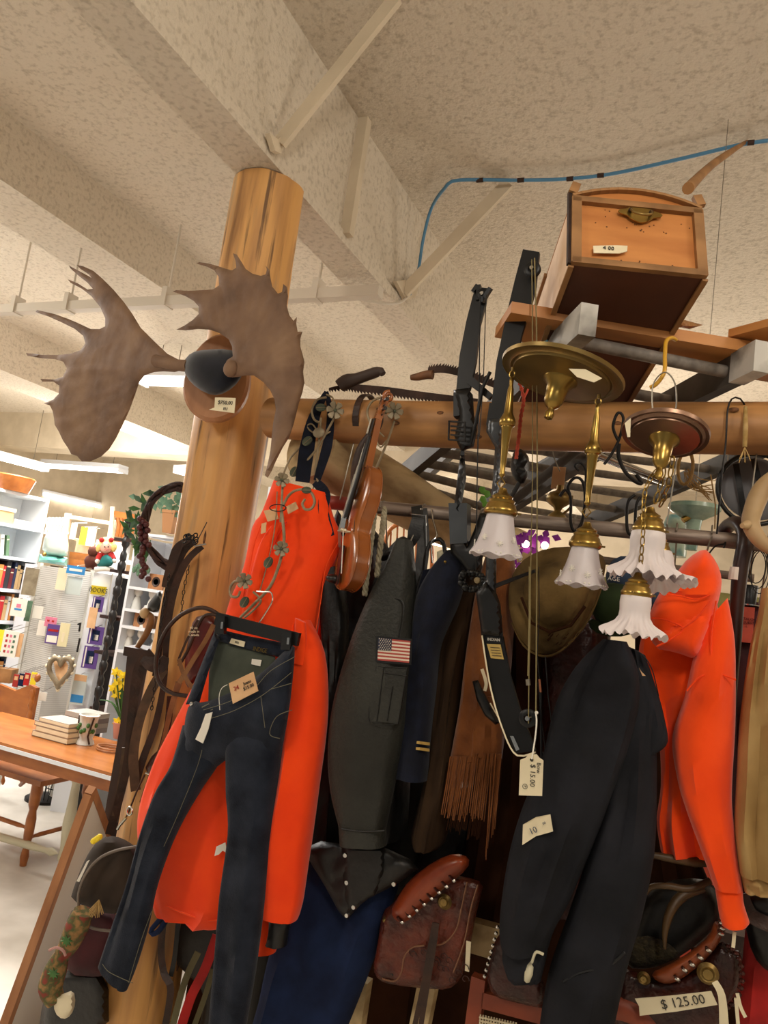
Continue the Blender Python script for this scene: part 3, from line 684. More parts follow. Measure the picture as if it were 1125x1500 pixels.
# --- navy uniform jacket with gold cuff braid
nj = thing('navy_uniform_jacket', 'navy uniform jacket with two gold braid stripes on the sleeve', 'jacket', PY(640, 960, 1.9))
NY = 1.88
loft([(655, 808, 682, 806), (632, 835, 684, 828), (612, 880, 672, 880), (607, 950, 645, 945), (601, 1010, 637, 1020), (592, 1070, 630, 1076), (585, 1120, 627, 1124), (583, 1138, 625, 1144)], NY, [.03, .06, .06, .05, .045], fold=.01, nf=2, seed=41).build('sleeve', M['navy'], nj, smooth=True)
loft([(620, 840, 660, 830), (606, 900, 640, 900), (600, 980, 620, 985), (592, 1060, 605, 1065)], NY+.08, .05, fold=.02, seed=42).build('body', M['navy'], nj, smooth=True)
GB = mat('gold_braid', '#c9a55a', .5, .2)
for k in (0, 9):
    q = [PY(592-k*.1, 1084+k, NY-.035), PY(600, 1084.5+k, NY-.047), PY(615, 1086+k, NY-.052), PY(629-k*.05, 1088+k, NY-.03)]
    q2 = [PY(592-k*.1, 1088+k, NY-.035), PY(600, 1088.5+k, NY-.047), PY(615, 1090+k, NY-.052), PY(629-k*.05, 1092+k, NY-.03)]
    mb = MB()
    for i in range(3): mb.prism([q[i], q[i+1], q2[i+1], q2[i]], (0, .004, 0))
    mb.build('gold_stripe', GB, nj, label='gold braid stripe')
for x, y in ((652, 823),): MB().ball(PY(x, y, NY-.05), .004).build('button', M['brass'], nj)
hook(668, 808, 1.93, nj)

# --- brown coat
bc = thing('brown_coat', 'dark brown coat hanging between the navy jacket and the fringed suede', 'coat', PY(650, 1030, 1.95))
loft([(678, 812, 705, 815), (662, 880, 702, 890), (648, 950, 690, 960), (640, 1030, 678, 1040), (632, 1110, 668, 1115), (618, 1170, 660, 1180), (605, 1224, 650, 1232), (612, 1240, 642, 1243)], 1.95, [.04, .07, .07, .06], fold=.03, nf=3, seed=51).build('sleeve', M['browncloth'], bc, smooth=True)
hook(688, 812, 1.95, bc)

# --- fringed suede jacket
su = thing('fringed_suede_jacket', 'brown suede jacket with long fringe, hanging behind the compound bow', 'jacket', PY(700, 1010, 1.93))
SY = 1.92
loft([(712, 815, 752, 812), (700, 860, 755, 850), (692, 910, 752, 910), (683, 970, 748, 970), (676, 1030, 742, 1035), (668, 1075, 738, 1080), (661, 1112, 734, 1112)], SY, [.03, .06, .06, .055, .05], fold=.018, nf=2, seed=61).build('body', M['suede'], su, smooth=True)
loft([(694, 1020, 736, 1020), (692, 1075, 736, 1078), (690, 1108, 735, 1108)], SY-.045, .02, fold=.008, seed=61).build('panel', M['suede'], su, smooth=True)
fr = random.Random(3)
for i in range(24):
    x = 660+i*1.45; x2 = x-13-fr.random()*3; y2 = 1188+fr.random()*10+i*.3
    MB().bar(PY(x, 1108, SY-.045-.01*fr.random()), PY(x2, y2, SY-.04-.02*fr.random()), .0032, .0015, up=(0, 1, 0), t2=.6).build('fringe_strand', M['suede'], su)
for i in range(34):
    x = 694+i*1.22; x2 = x-9-fr.random()*4; y2 = (1185+i*.6+fr.random()*14) if i < 22 else (1252-(i-22)*4+fr.random()*8)
    MB().bar(PY(x, 1104, SY-.06-.01*fr.random()), PY(x2, y2, SY-.05-.02*fr.random()), .003, .0015, up=(0, 1, 0), t2=.6).build('fringe_strand', M['suede'], su)
for i in range(26):
    x = 655+i*1.9; y2 = 1205+i*.7+fr.random()*14
    MB().bar(PY(x+6, 1175, SY-.0), PY(x-1, y2, SY+.01), .003, .0015, up=(0, 1, 0), t2=.6).build('fringe_strand', M['darksuede'], su)
hook(732, 812, 1.95, su)

# --- olive brown hat
ht = thing('brown_felt_hat', 'olive brown felt hat hung crown-away below the first glass shades', 'hat', PY(815, 880, 1.85))
puff([(747, 850), (760, 825), (785, 808), (820, 800), (865, 803), (889, 818), (884, 850), (870, 890), (852, 922), (822, 953), (795, 961), (768, 946), (750, 912), (744, 880)], lambda x, y: 1.88+.0003*(x-815), .02, 14, 7, sm=1, bump=lambda x, y: .012*noise.noise(V((x*.02, y*.02, 2)))).build('brim', M['hat'], ht, smooth=True)
cr = puff([(765, 850), (785, 828), (820, 818), (858, 822), (868, 850), (856, 890), (835, 915), (805, 925), (778, 912), (764, 885)], 1.87, .05, 30, 7, sm=1, bump=lambda x, y: .01*noise.noise(V((x*.04, y*.03, 7)))).build('crown', M['hat'], ht, smooth=True)
MB().tube([PY(x, y, 1.828) for x, y in [(764, 875), (778, 912), (805, 926), (836, 916), (857, 888)]], .004, 6).build('hat_band', M['darksuede'], ht, smooth=True)
MB().tube(spl([PY(884, 850, 1.872), PY(870, 890, 1.87), PY(852, 922, 1.87), PY(822, 953, 1.87), PY(795, 961, 1.87), PY(768, 946, 1.87), PY(750, 912, 1.87)], 30), .003, 6).build('brim_edge', M['hat'], ht, smooth=True)
for i in range(14):
    x, y = 800+random.random()*45, 930+random.random()*18; MB().tube([PY(x, y, 1.857), PY(x+4, y-4, 1.856)], .0012, 4).build('scuff', M['darksuede'], ht)

gh = thing('green_hat', 'dark green felt hat behind the lowest ruffled glass shade', 'hat', PY(900, 895, 1.95))
puff([(862, 862), (890, 852), (925, 858), (948, 880), (935, 905), (905, 925), (876, 915), (864, 890)], 1.95, .05, 24, 7, sm=1).build('crown', M['greenhat'], gh, smooth=True)
puff([(860, 905), (890, 912), (930, 900), (955, 905), (940, 925), (900, 935), (866, 925)], 1.93, .012, 6, 6, sm=1).build('brim', M['greenhat'], gh, smooth=True)
bcap = thing('blue_cap', 'blue cap with pale piping tucked above the green hat', 'cap', PY(920, 850, 2.05))
puff([(885, 850), (893, 822), (915, 812), (945, 822), (968, 850), (985, 890), (960, 900), (930, 880), (900, 868)], 2.06, .05, 24, 7, sm=1).build('crown', M['bluecap'], bcap, smooth=True)
MB().tube(spl([PY(885, 858, 2.0), PY(915, 868, 1.99), PY(945, 888, 1.99), PY(965, 905, 2.0)], 20), .0025, 6).build('piping', M['white'], bcap, smooth=True)
text('AGE', 'cap_lettering', M['white'], PY(899, 848, 1.995), (1, 0, 0), (0, 0, 1), .016, bcap)

# --- charcoal trousers
tp = thing('charcoal_overalls', 'large charcoal padded trousers with a paper price label, hanging in front of the hoodie', 'trousers', PY(860, 1200, 1.75))
TY = 1.74
loft([(884, 936, 918, 940), (845, 975, 935, 985), (815, 1030, 935, 1040), (795, 1110, 915, 1115), (765, 1186, 888, 1190), (747, 1250, 862, 1255), (736, 1320, 832, 1325), (733, 1365, 812, 1362), (737, 1390, 802, 1392)], TY, [.03, .06, .07, .07, .065, .06, .045], fold=.03, nf=3, seed=71).build('leg', M['blackcloth'], tp, smooth=True)
loft([(738, 1388, 802, 1390), (737, 1402, 800, 1404), (745, 1432, 792, 1437)], TY+.01, [.045, .04, .03], fold=.012, nf=6, seed=72).build('gathered_cuff', M['blackcloth'], tp, smooth=True)
loft([(895, 938, 922, 948), (900, 975, 950, 980), (900, 1020, 962, 1030), (893, 1080, 962, 1090), (885, 1170, 962, 1175), (862, 1250, 958, 1255), (832, 1340, 940, 1345), (805, 1420, 918, 1422), (790, 1510, 898, 1512)], TY+.06, [.03, .07, .08, .08, .07], fold=.025, nf=2.5, seed=73).build('leg', M['blackcloth'], tp, smooth=True)
loft([(925, 950, 945, 960), (930, 990, 962, 1010), (940, 1040, 973, 1050), (945, 1085, 978, 1088), (948, 1110, 960, 1104)], TY+.05, [.02, .03, .03], fold=.01, seed=75).build('shoulder_strap', M['blackcloth'], tp, smooth=True)
quad([(766, 1208), (785, 1197), (806, 1193), (810, 1218), (785, 1225), (765, 1238)], [TY-.06, TY-.072, TY-.075, TY-.075, TY-.072, TY-.06], M['paper'], tp, 'price_label', label='cream paper price label')
text('10', 'price_writing', mat('blue_ink', '#4a5260', .8), PY(781, 1217, TY-.0745), PY(806, 1205, TY)-PY(766, 1222, TY), (.15, 0, 1), .018, tp)
text('00', 'price_writing', _mc['blue_ink'], PY(797, 1206, TY-.0765), PY(806, 1205, TY)-PY(766, 1222, TY), (.15, 0, 1), .007, tp)
MB().lathe([(.0001, 0), (.006, .004), (.009, .02), (.007, .035), (.002, .045)], PY(771, 1440, TY-.03), PY(779, 1405, TY)-PY(771, 1440, TY), 10).build('toggle', M['cream'], tp, smooth=True, label='cream drawstring toggle')
MB().tube(spl([PY(779, 1410, TY-.04), PY(785, 1395, TY-.045), PY(796, 1398, TY-.04)], 10), .003, 6).build('drawstring', M['cream'], tp)
seam([(915, 1395), (890, 1415), (850, 1425), (825, 1438)], TY-.015, M['black'], tp, .003, 'knee_seam')
puff([(936, 978), (940, 984), (946, 990), (941, 990)], TY, .003, 2, 2).build('buckle', M['kraft'], tp)
seam([(919, 947), (940, 958), (955, 980), (965, 1020)], TY+.01, M['iron'], tp, .0012, 'edge_piping')

# --- orange hooded sweatshirt
hd = thing('orange_hoodie', 'bright orange hooded sweatshirt hanging at the right of the rail', 'hoodie', PY(1030, 1050, 1.85))
HY = 1.86
puff([(1031, 803), (1008, 817), (991, 839), (971, 860), (954, 890), (949, 915), (958, 950), (989, 955), (1021, 967), (1031, 948), (1050, 890), (1058, 858), (1055, 834), (1043, 813)], lambda x, y: HY-.01, .055, 26, 6, sm=1,
     bump=lambda x, y: .02*noise.noise(V((x*.03+y*.02, y*.018, 2)))+(.012 if (y-868) < (x-960)*.08 else 0)+(.010 if y > 905 and (y-915) > (x-950)*-.5+25 else 0)).build('hood', M['orange2'], hd, smooth=True)
seam([(966, 868), (1000, 874), (1020, 878), (1040, 872)], HY-.078, M['orange'], hd, .0018)
seam([(955, 905), (975, 908), (1000, 920), (985, 935), (962, 947)], HY-.07, M['orange'], hd, .0022)
seam([(1040, 880), (1020, 905), (998, 921)], HY-.075, M['orange'], hd, .0018)
loft([(940, 930, 1050, 880), (936, 965, 1062, 960), (952, 1020, 1045, 1020), (965, 1080, 1035, 1080), (968, 1150, 1030, 1150), (962, 1200, 1040, 1210), (968, 1244, 1045, 1255)], HY+.08, [.04, .06, .06, .06], fold=.03, nf=3, seed=81).build('body', M['orange2'], hd, smooth=True)
loft([(1028, 920, 1066, 876), (1014, 970, 1076, 935), (1003, 1020, 1078, 1000), (985, 1080, 1077, 1070), (992, 1140, 1073, 1140), (1005, 1185, 1073, 1185), (1027, 1245, 1081, 1248), (1046, 1298, 1088, 1303)], HY, [.04, .06, .065, .06, .055, .05, .035], fold=.016, nf=2, seed=82).build('sleeve', M['orange2'], hd, smooth=True)
loft([(1047, 1299, 1088, 1303), (1051, 1325, 1090, 1325), (1056, 1352, 1098, 1351), (1062, 1355, 1094, 1354)], HY, [.03, .032, .036], fold=.002, nf=14, m=10).build('ribbed_cuff', M['orange2'], hd, smooth=True)
seam([(1006, 1012), (1025, 992), (1050, 987), (1078, 996)], HY-.062, M['orange'], hd, .002, 'sleeve_seam')
seam([(1049, 880), (1042, 930), (1042, 987)], HY-.06, M['orange'], hd, .002, 'shoulder_seam')
hook(1036, 806, HY, hd)
MB().tube(spl([PY(1037, 813, HY), PY(1048, 800, HY+.03), PY(1060, 797, HY+.04), PY(1063, 794, HY+.05), PY(1060, 803, HY+.05)], 14), .002, 6).build('hanger_wire', M['iron'], hd)

# --- tan jacket at right edge
tj = thing('tan_jacket', 'tan jacket with gathered cuff at the right edge of the photo', 'jacket', PY(1110, 1080, 1.85))
loft([(1116, 862, 1150, 862), (1110, 900, 1165, 900), (1098, 950, 1175, 950), (1084, 1050, 1175, 1050), (1078, 1150, 1175, 1150), (1075, 1220, 1170, 1225), (1082, 1276, 1165, 1282)], 1.86, [.03, .06, .07, .06], fold=.045, nf=4, seed=91).build('sleeve', M['tan'], tj, smooth=True)
loft([(1083, 1275, 1165, 1281), (1086, 1290, 1163, 1294), (1090, 1304, 1160, 1308)], 1.86, .045, fold=.018, nf=9, seed=92).build('gathered_cuff', M['tan'], tj, smooth=True)
hook(1130, 862, 1.9, tj)

# --- blue cloth low centre
bs = thing('blue_skirt', 'dark blue denim skirt hanging low behind the jeans and flight jacket hem', 'skirt', PY(470, 1400, 2.0))
loft([(455, 1262, 575, 1268), (432, 1300, 582, 1300), (415, 1345, 566, 1345), (398, 1400, 548, 1400), (385, 1460, 525, 1460), (370, 1515, 503, 1515)], 1.99, [.05, .08, .09], fold=.03, nf=3, seed=101).build('cloth', M['bluecloth'], bs, smooth=True)

# --- coats added as dark backing where only shadow shows behind the rack
for i, (rows, Y, mt, nm, lab, cat) in enumerate([
    ([(520, 830, 640, 840), (515, 1000, 640, 1000), (505, 1200, 630, 1200), (500, 1300, 620, 1300)], 2.22, 'leather_b', 'black_backing_coat', 'black coat added as dark backing directly behind the flight jacket', 'coat'),
    ([(690, 850, 790, 850), (700, 1000, 800, 1000), (690, 1200, 790, 1200), (670, 1330, 770, 1330)], 2.2, 'darksuede', 'brown_backing_coat', 'very dark brown coat added as dark backing between the fringed suede and the trousers', 'coat'),
    ([(790, 860, 900, 860), (790, 1000, 890, 1000), (775, 1200, 880, 1200), (760, 1330, 880, 1330)], 2.22, 'saddle_d', 'maroon_backing_coat', 'dark maroon leather coat added as dark backing below the felt hat', 'coat'),
    ([(930, 900, 1010, 900), (930, 1000, 1010, 1000), (925, 1200, 1010, 1200), (920, 1320, 1050, 1320)], 2.24, 'darksuede', 'wool_backing_coat', 'dark brown wool coat added as dark backing behind the left side of the hoodie', 'coat'),
    ([(1062, 880, 1122, 885), (1058, 1000, 1122, 1000), (1055, 1200, 1130, 1200), (1050, 1330, 1130, 1330)], 2.2, 'darkred', 'red_backing_coat', 'dark red coat added as dark backing between the hoodie and the tan jacket', 'coat'),
    ([(610, 1150, 720, 1150), (600, 1220, 720, 1230), (590, 1300, 700, 1300)], 2.26, 'leather_b', 'black_backing_cloth', 'black cloth added as dark backing below the uniform jacket and fringe', 'cloak')]):
    t = thing(nm, lab, cat, PY(rows[0][0]+30, rows[0][1]+100, Y))
    loft(rows, Y, [.05, .09, .10, .10], fold=.04, nf=4, seed=110+i).build('body', M[mt], t, smooth=True)
    if i < 5: hook(rows[0][0]+50, rows[0][1]+5, Y-.1, t)
# ================================================================ ANTLER MOUNT
am = thing('antler_mount', 'pair of broad brown moose antlers on a wooden plaque fixed to the post', 'antlers', PY(315, 555, 1.95))
# plaque: shield disc standing proud of the post, turned to the aisle
pc = PY(318, 553, 1.93); ax = (CO-pc); ax.z = 0; ax.normalize()
ax = Matrix.Rotation(R_(-18), 3, 'Z') @ ax
sd = ax.cross(V((0, 0, 1))).normalized(); mb = MB(); vs = []
n = 40; pts = [pc+sd*(.108*math.cos(2*math.pi*k/n)*(1-.12*math.sin(2*math.pi*k/n)))+V((0, 0, 1))*(.148*math.sin(2*math.pi*k/n)) for k in range(n)]
ins = [pc+(p-pc)*.93+ax*.012 for p in pts]; bk = [p-ax*.022 for p in pts]
mb.add(bk+pts+ins, [tuple(range(n-1, -1, -1)), tuple(range(2*n, 3*n))]+[(i, (i+1) % n, (i+1) % n+n, i+n) for i in range(n)]+[(i+n, (i+1) % n+n, (i+1) % n+2*n, i+2*n) for i in range(n)])
mb.build('plaque', M['plaque'], am)
puff([(268, 530), (280, 516), (300, 512), (335, 511), (352, 520), (358, 540), (350, 560), (330, 576), (312, 580), (290, 570), (272, 552)], 1.86, .045, 26, 6, sm=1).build('fur_cap', M['velvet'], am, smooth=True, label='black fur covered skull cap')
quad([(315, 582), (345, 583), (343, 605), (306, 600), (314, 597)], [1.818, 1.81, 1.81, 1.82, 1.82], M['paper'], am, 'price_card', label='torn paper price card')
rt = PY(345, 584, 1.81)-PY(315, 582, 1.81)
text('$750.00', 'price_writing', M['ink'], PY(330, 590, 1.811), rt, (0, 0, 1), .017, am)
text('EU', 'price_writing', M['ink'], PY(330, 599, 1.811), rt, (0, 0, 1), .013, am)
Lp = [(267, 528), (262, 527), (245, 518), (226, 500), (206, 480), (194, 460), (182, 443), (166, 424), (150, 408), (137, 397), (122, 390), (112, 388), (118, 394), (130, 402), (134, 407), (118, 398), (101, 389), (103, 393), (114, 403), (128, 414), (136, 423), (128, 424), (114, 415), (99, 409), (103, 414), (120, 423), (134, 434), (147, 450), (154, 466), (154, 478), (146, 482), (133, 482), (118, 475), (100, 467), (80, 460), (54, 454), (52, 457), (72, 464), (92, 473), (110, 482), (122, 492), (125, 503), (118, 513), (104, 518), (86, 520), (64, 520), (38, 517), (40, 521), (62, 525), (80, 526), (93, 530), (98, 540), (92, 552), (80, 556), (59, 555), (62, 559), (78, 559), (87, 565), (86, 577), (78, 585), (64, 591), (73, 594), (77, 602), (79, 612), (80, 622), (86, 632), (92, 645), (100, 657), (104, 665), (113, 668), (120, 676), (132, 676), (148, 669), (160, 658), (170, 642), (180, 622), (190, 600), (198, 578), (204, 560), (212, 550), (226, 545), (240, 544), (256, 545), (268, 542)]
def yL(x, y): return 1.86+.0010*(268-x)*.9+.00000*(y)+.0007*abs(y-540)*.6
def rid(cx, cy, k=.0014, f=46):
    def g(x, y):
        a = math.atan2(y-cy, x-cx); return k*math.sin(a*f+2*noise.noise(V((x*.02, y*.02, 0))))+.004*noise.noise(V((x*.06, y*.06, 5)))
    return g
puff(Lp, yL, .017, 14, 5, bump=rid(262, 530), edge=.25).build('antler', M['antler'], am, smooth=True, label='left antler, spreading down with long upward tines')
Rp = [(350, 552), (340, 553), (331, 545), (327, 535), (333, 527), (341, 522), (340, 508), (335, 497), (322, 488), (308, 483), (290, 482), (272, 484), (258, 483), (270, 477), (282, 469), (291, 460), (291, 449), (284, 441), (272, 434), (253, 427), (258, 425), (276, 426), (296, 425), (312, 424), (321, 418), (320, 405), (314, 396), (304, 391), (287, 386), (292, 384), (306, 386), (320, 390), (332, 394), (340, 396), (346, 392), (345, 382), (341, 371), (347, 373), (354, 384), (360, 394), (370, 401), (382, 404), (389, 402), (391, 395), (389, 389), (395, 396), (396, 406), (399, 420), (407, 430), (413, 428), (415, 416), (420, 420), (422, 434), (420, 448), (424, 462), (430, 470), (435, 464), (434, 474), (436, 486), (443, 486), (440, 496), (440, 508), (443, 518), (446, 530), (444, 545), (446, 560), (443, 575), (438, 590), (434, 606), (430, 622), (424, 640), (414, 656), (404, 676), (398, 690), (392, 700), (388, 696), (392, 680), (396, 660), (398, 640), (400, 620), (404, 600), (402, 585), (396, 572), (386, 560), (372, 550), (362, 550)]
def yR(x, y): return 1.82-.0005*(x-340)-.0004*(540-y)*.5+.0008*max(0, x-420)
puff(Rp, yR, .017, 13, 5, bump=rid(338, 545), edge=.25).build('antler', M['antler'], am, smooth=True, label='right antler, its palm rising in front of the post')
MB().tube(spl([PY(276, 536, 1.86), PY(262, 535, 1.862), PY(245, 532, 1.87), PY(228, 528, 1.88)], 12), [.020, .018, .019, .02], 12).build('antler_beam', M['antler'], am, smooth=True)
MB().ball(PY(338, 540, 1.80), .024, (1, .8, 1.1), 14).build('burr', M['antler'], am, smooth=True)

# ================================================================ HANGING LIGHTS
def glassmat():
    m = mat('frosted_glass', '#e4dbdd', .42, trans=.35, spec=.5)
    return m
M['frost'] = glassmat(); M['frost2'] = mat('white_satin_glass', '#f0e6e6', .5, trans=.25)
Zup = V((0, 0, 1))
def plate(parent, c, ax, R, mt, mt2, cup):
    ax = V(ax).normalized()
    MB().lathe([(R*.1, .012), (R*.6, .014), (R*.92, .010), (R, .004), (R*.985, -.004), (R*.9, -.002), (R*.84, -.007), (R*.8, -.004), (R*.78, -.010), (R*.3, -.014), (.001, -.014)], c, ax, 48, caps=False).build('ceiling_plate', mt, parent, smooth=True)
    MB().lathe([(.012, -.012), (cup*1.5, -.013), (cup*1.45, -.018), (cup*.95, -.03), (cup*.85, -.05), (cup*.8, -.066), (cup*.55, -.078), (cup*.28, -.083), (cup*.3, -.088), (cup*.42, -.095), (cup*.36, -.106), (.001, -.11)], c, ax, 28, caps=False).build('finial', mt2, parent, smooth=True)
def capfit(o, s, parent, ax=Zup):
    MB().lathe([(.001, s*1.02), (s*.14, s*.98), (s*.2, s*.8), (s*.42, s*.66), (s*.40, s*.58), (s*.52, s*.5), (s*.50, s*.4), (s*.56, s*.34), (s*.60, s*.2), (s*.66, s*.14), (s*.66, 0), (s*.6, -.004), (.001, -.004)], o, ax, 24, caps=False).build('fitter_cap', M['brass'], parent, smooth=True)
    for k in range(3):
        a = 2*math.pi*k/3+.4; p = o+V((math.cos(a)*s*.66, math.sin(a)*s*.66, s*.07)); MB().tube([p, p+V((math.cos(a), math.sin(a), 0))*.008], .0022, 6).build('thumb_screw', M['brassd'], parent)
def bellshade(o, r, h, parent):
    def rf(rr, hh, a):
        t = -hh/h; return (rr*.03*math.cos(8*a)*t+.0012*max(0, t-.9)*10*math.cos(34*a), .006*max(0, t-.5)*math.cos(8*a))
    pr = [(r*.50, 0), (r*.53, -h*.08), (r*.60, -h*.3), (r*.68, -h*.5), (r*.78, -h*.7), (r*.9, -h*.85), (r, -h*.97), (r*1.01, -h)]
    pr2 = [(a-.0022, b) for a, b in pr[::-1]]
    sh = MB().lathe(pr+pr2, o, Zup, 68, rf, caps=False).build('glass_shade', M['frost'], parent, smooth=True)
    mb = MB()
    for k in range(34):
        a = 2*math.pi*k/34; p = o+V((math.cos(a)*r*.97, math.sin(a)*r*.97, -h*.955)); mb.ball(p, .0022, n=6)
    mb.build('beaded_edge', M['white'], sh, kind='stuff')
    for k in range(8):
        a = 2*math.pi*(k+.5)/8; mb = MB(); hh = -.62 if k % 2 else -.75
        rr = r*(.60+(-hh-.3)*.45)+.003; c = o+V((math.cos(a)*rr, math.sin(a)*rr, h*hh)); t = V((-math.sin(a), math.cos(a), 0))
        for j in range(4):
            b = math.pi*j/4; d = t*math.cos(b)*.0075+V((0, 0, math.sin(b)*.0075)); mb.tube([c-d, c+d], .0009, 5)
        mb.build('etched_star', M['white'], sh)
    return sh
def ruffshade(o, r, h, parent, tilt=None):
    def rf(rr, hh, a):
        t = max(0, -hh/h-.35)/.65; return (r*.05*math.cos(18*a)*t*t+r*.05*math.sin(5*a)*t*t, h*.06*math.cos(18*a+1)*t*t+h*.05*math.sin(5*a+1)*t*t)
    pr = [(r*.42, 0), (r*.46, -h*.04), (r*.48, -h*.2), (r*.46, -h*.4), (r*.48, -h*.55), (r*.58, -h*.7), (r*.76, -h*.82), (r*.92, -h*.91), (r, -h*.98)]
    pr2 = [(a-.0022, b+.0005) for a, b in pr[::-1]]
    return MB().lathe(pr+pr2, o, tilt or Zup, 108, rf, caps=False).build('ruffled_shade', M['frost2'], parent, smooth=True)
LY = 1.60
c1 = PY(823, 549, LY)
l1 = thing('brass_pendant_light', 'brass ceiling light with two plumb rods and etched bell glass shades', 'light fixture', c1)
xr = (CR-V((0, 0, CR.z))).normalized(); away = V((CF.x, CF.y, 0)).normalized()
ax1 = (Zup+xr*.20+away*.06)
plate(l1, c1, ax1, .137, M['brassd'], M['brass'], .026)
quad([(833, 540), (858, 541), (882, 554), (870, 560), (845, 552)], LY-.105, M['paper'], l1, 'price_sticker')
def rod(x0, y0, x1, y1, Y, cap_xy, shade_top, r=.011):
    a = PY(x0, y0, Y); b = PY(x1, y1, Y); d = (b-a); L = d.length
    b = V((a.x, a.y, a.z-L)); ax = V((0, 0, -1)) if abs(d.normalized().z) > .995 else d.normalized(); ax = d.normalized()
    MB().tube([a+V((0, 0, .022)), a+V((0, 0, .012))], .004, 8).build('hook_eye', M['brassd'], l1)
    MB().tube([a+V((math.cos(t)*.006, 0, .006+math.sin(t)*.008)) for t in [k*math.pi/6 for k in range(12)]], .0018, 6, closed=True).build('chain_link', M['brass'], l1)
    pr = [(.001, 0), (.004, .002), (.005, .01), (.0045, .02)]+[(.0055+.0045*t, L*(.03+.33*t)) for t in (.3, .6, 1)]+[(.014, L*.40), (.0175, L*.43), (.0185, L*.46), (.017, L*.49), (.013, L*.5), (.013, L*.515), (.0115, L*.53), (.0085, L*.7), (.0065, L*.85), (.0055, L*.95), (.007, L*.965), (.006, L*.98), (.001, L)]
    MB().lathe(pr, a, ax, 20, caps=False).build('rod', M['brass'], l1, smooth=True)
    e = a+ax*L
    q = [e+V((0, 0, 0)), e+V((.009, 0, -.012)), e+V((0, 0, -.024)), e+V((-.009, 0, -.012))]
    MB().tube(q, .0018, 6, closed=True).build('square_link', M['brass'], l1)
    return e
e = rod(750, 552, 735, 700, LY-.02, None, None)
o = PY(733, 752, LY-.02); capfit(o, .056, l1); bellshade(o, .056, .094, l1)
e = rod(876, 592, 860, 742, LY+.02, None, None)
o = PY(857, 800, LY+.02); capfit(o, .052, l1); bellshade(o, .053, .085, l1)
MB().tube(spl([PY(838, 545, LY), PY(832, 535, LY), PY(838, 524, LY+.03), PY(846, 516, LY+.1), PY(850, 500, 1.78)], 20), .0015, 6).build('hanging_wire', M['wire'], l1)
MB().tube(spl([PY(797, 528, LY), PY(795, 515, LY+.1), PY(800, 500, 1.75)], 10), .0015, 6).build('hanging_wire', M['wire'], l1)

c2 = PY(974, 636, LY)
l2 = thing('chain_pendant_light', 'bronzed ceiling light with chains and three ruffled white glass shades', 'light fixture', c2)
ax2 = (Zup+xr*.16+away*.30)
plate(l2, c2, ax2, .087, M['copper'], M['brass'], .021)
quad([(915, 620), (924, 612), (923, 640), (919, 640)], LY-.07, M['paper'], l2, 'price_sticker')
def chain(pts, parent, s=.0075):
    q = spl(pts, 200); L = sum((q[i+1]-q[i]).length for i in range(199)); n = max(2, int(L/(s*2.6)))
    for k in range(n):
        p = q[int(199*(k+.5)/n)]; t = (q[min(199, int(199*(k+1)/n))]-q[int(199*k/n)]).normalized()
        u = t.orthogonal().normalized(); b = t.cross(u); w_ = u if k % 2 else b
        MB().tube([p+t*(s*1.7*math.cos(a))+w_*(s*.8*math.sin(a)) for a in [j*math.pi/6 for j in range(12)]], s*.22, 6, closed=True).build('chain_link', M['brass'], parent)
s1 = PY(950, 778, LY); s2 = PY(962, 810, LY+.07); s3 = PY(932, 872, LY-.05)
chain([PY(974, 668, LY-.02), PY(970, 700, LY-.01), PY(960, 735, LY)], l2); chain([PY(985, 672, LY-.02), PY(980, 705, LY), PY(968, 740, LY+.06)], l2); chain([PY(960, 690, LY-.03), PY(945, 720, LY-.04), PY(942, 780, LY-.05), PY(938, 832, LY-.05)], l2, .006)
capfit(s1, .05, l2); ruffshade(s1, .072, .094, l2)
capfit(s2+V((0, 0, 0)), .044, l2); ruffshade(s2, .066, .075, l2, V((-.25, .1, 1)).normalized())
capfit(s3, .045, l2); ruffshade(s3, .062, .078, l2)
MB().tube(spl([PY(958, 618, LY), PY(955, 585, LY), PY(958, 560, LY), PY(974, 545, LY), PY(988, 560, LY), PY(991, 590, LY), PY(986, 618, LY)], 30), .0016, 6).build('hanging_wire', M['wire'], l2, smooth=True)
yh = thing('yellow_hook', 'yellow coated utility hook holding the chain light from the ladder rung', 'hook', PY(975, 540, 1.65))
MB().tube(spl([PY(990, 498, 1.70), PY(984, 495, 1.68), PY(976, 500, 1.66), PY(974, 520, 1.64), PY(973, 545, 1.62), PY(962, 562, 1.62), PY(952, 568, 1.62)], 30), .0045, 8).build('hook', mat('yellow_vinyl', '#c9962a', .4), yh, smooth=True)

# ================================================================ COMPOUND BOWS
def pl(poly, Y, th, m, parent, name, **k):
    q = [PY(x, y, Y(x, y) if callable(Y) else Y) for x, y in poly]
    return MB().prism(q, (0, th, 0)).build(name, m, parent, **k)
def circ(c, r, n=24): return [c+V((r*math.cos(2*math.pi*k/n), 0, r*math.sin(2*math.pi*k/n))) for k in range(n)]
def cam_wheel(x, y, Y, r, parent):
    c = PY(x, y, Y)
    MB().lathe([(r*.45, -.007), (r*.9, -.007), (r, -.005), (r*.88, -.002), (r*.88, .002), (r, .005), (r*.9, .007), (r*.45, .007), (r*.45, -.007)], c, (0, 1, .0), 28, caps=False).build('cam_wheel', M['bowblack'], parent, smooth=True)
    for k in range(5):
        a = 2*math.pi*k/5; MB().bar(c, c+V((math.cos(a)*r*.8, 0, math.sin(a)*r*.8)), .004, .008, up=(0, 1, 0)).build('wheel_spoke', M['bowblack'], parent)
    MB().lathe([(.001, -.012), (.005, -.012), (.005, .012), (.001, .012)], c, (0, 1, 0), 12).build('axle', M['chrome'], parent)
ba = thing('compound_bow', 'black compound bow in front, tallest, with its paper tag below', 'bow', PY(760, 730, 1.66))
BA = 1.70
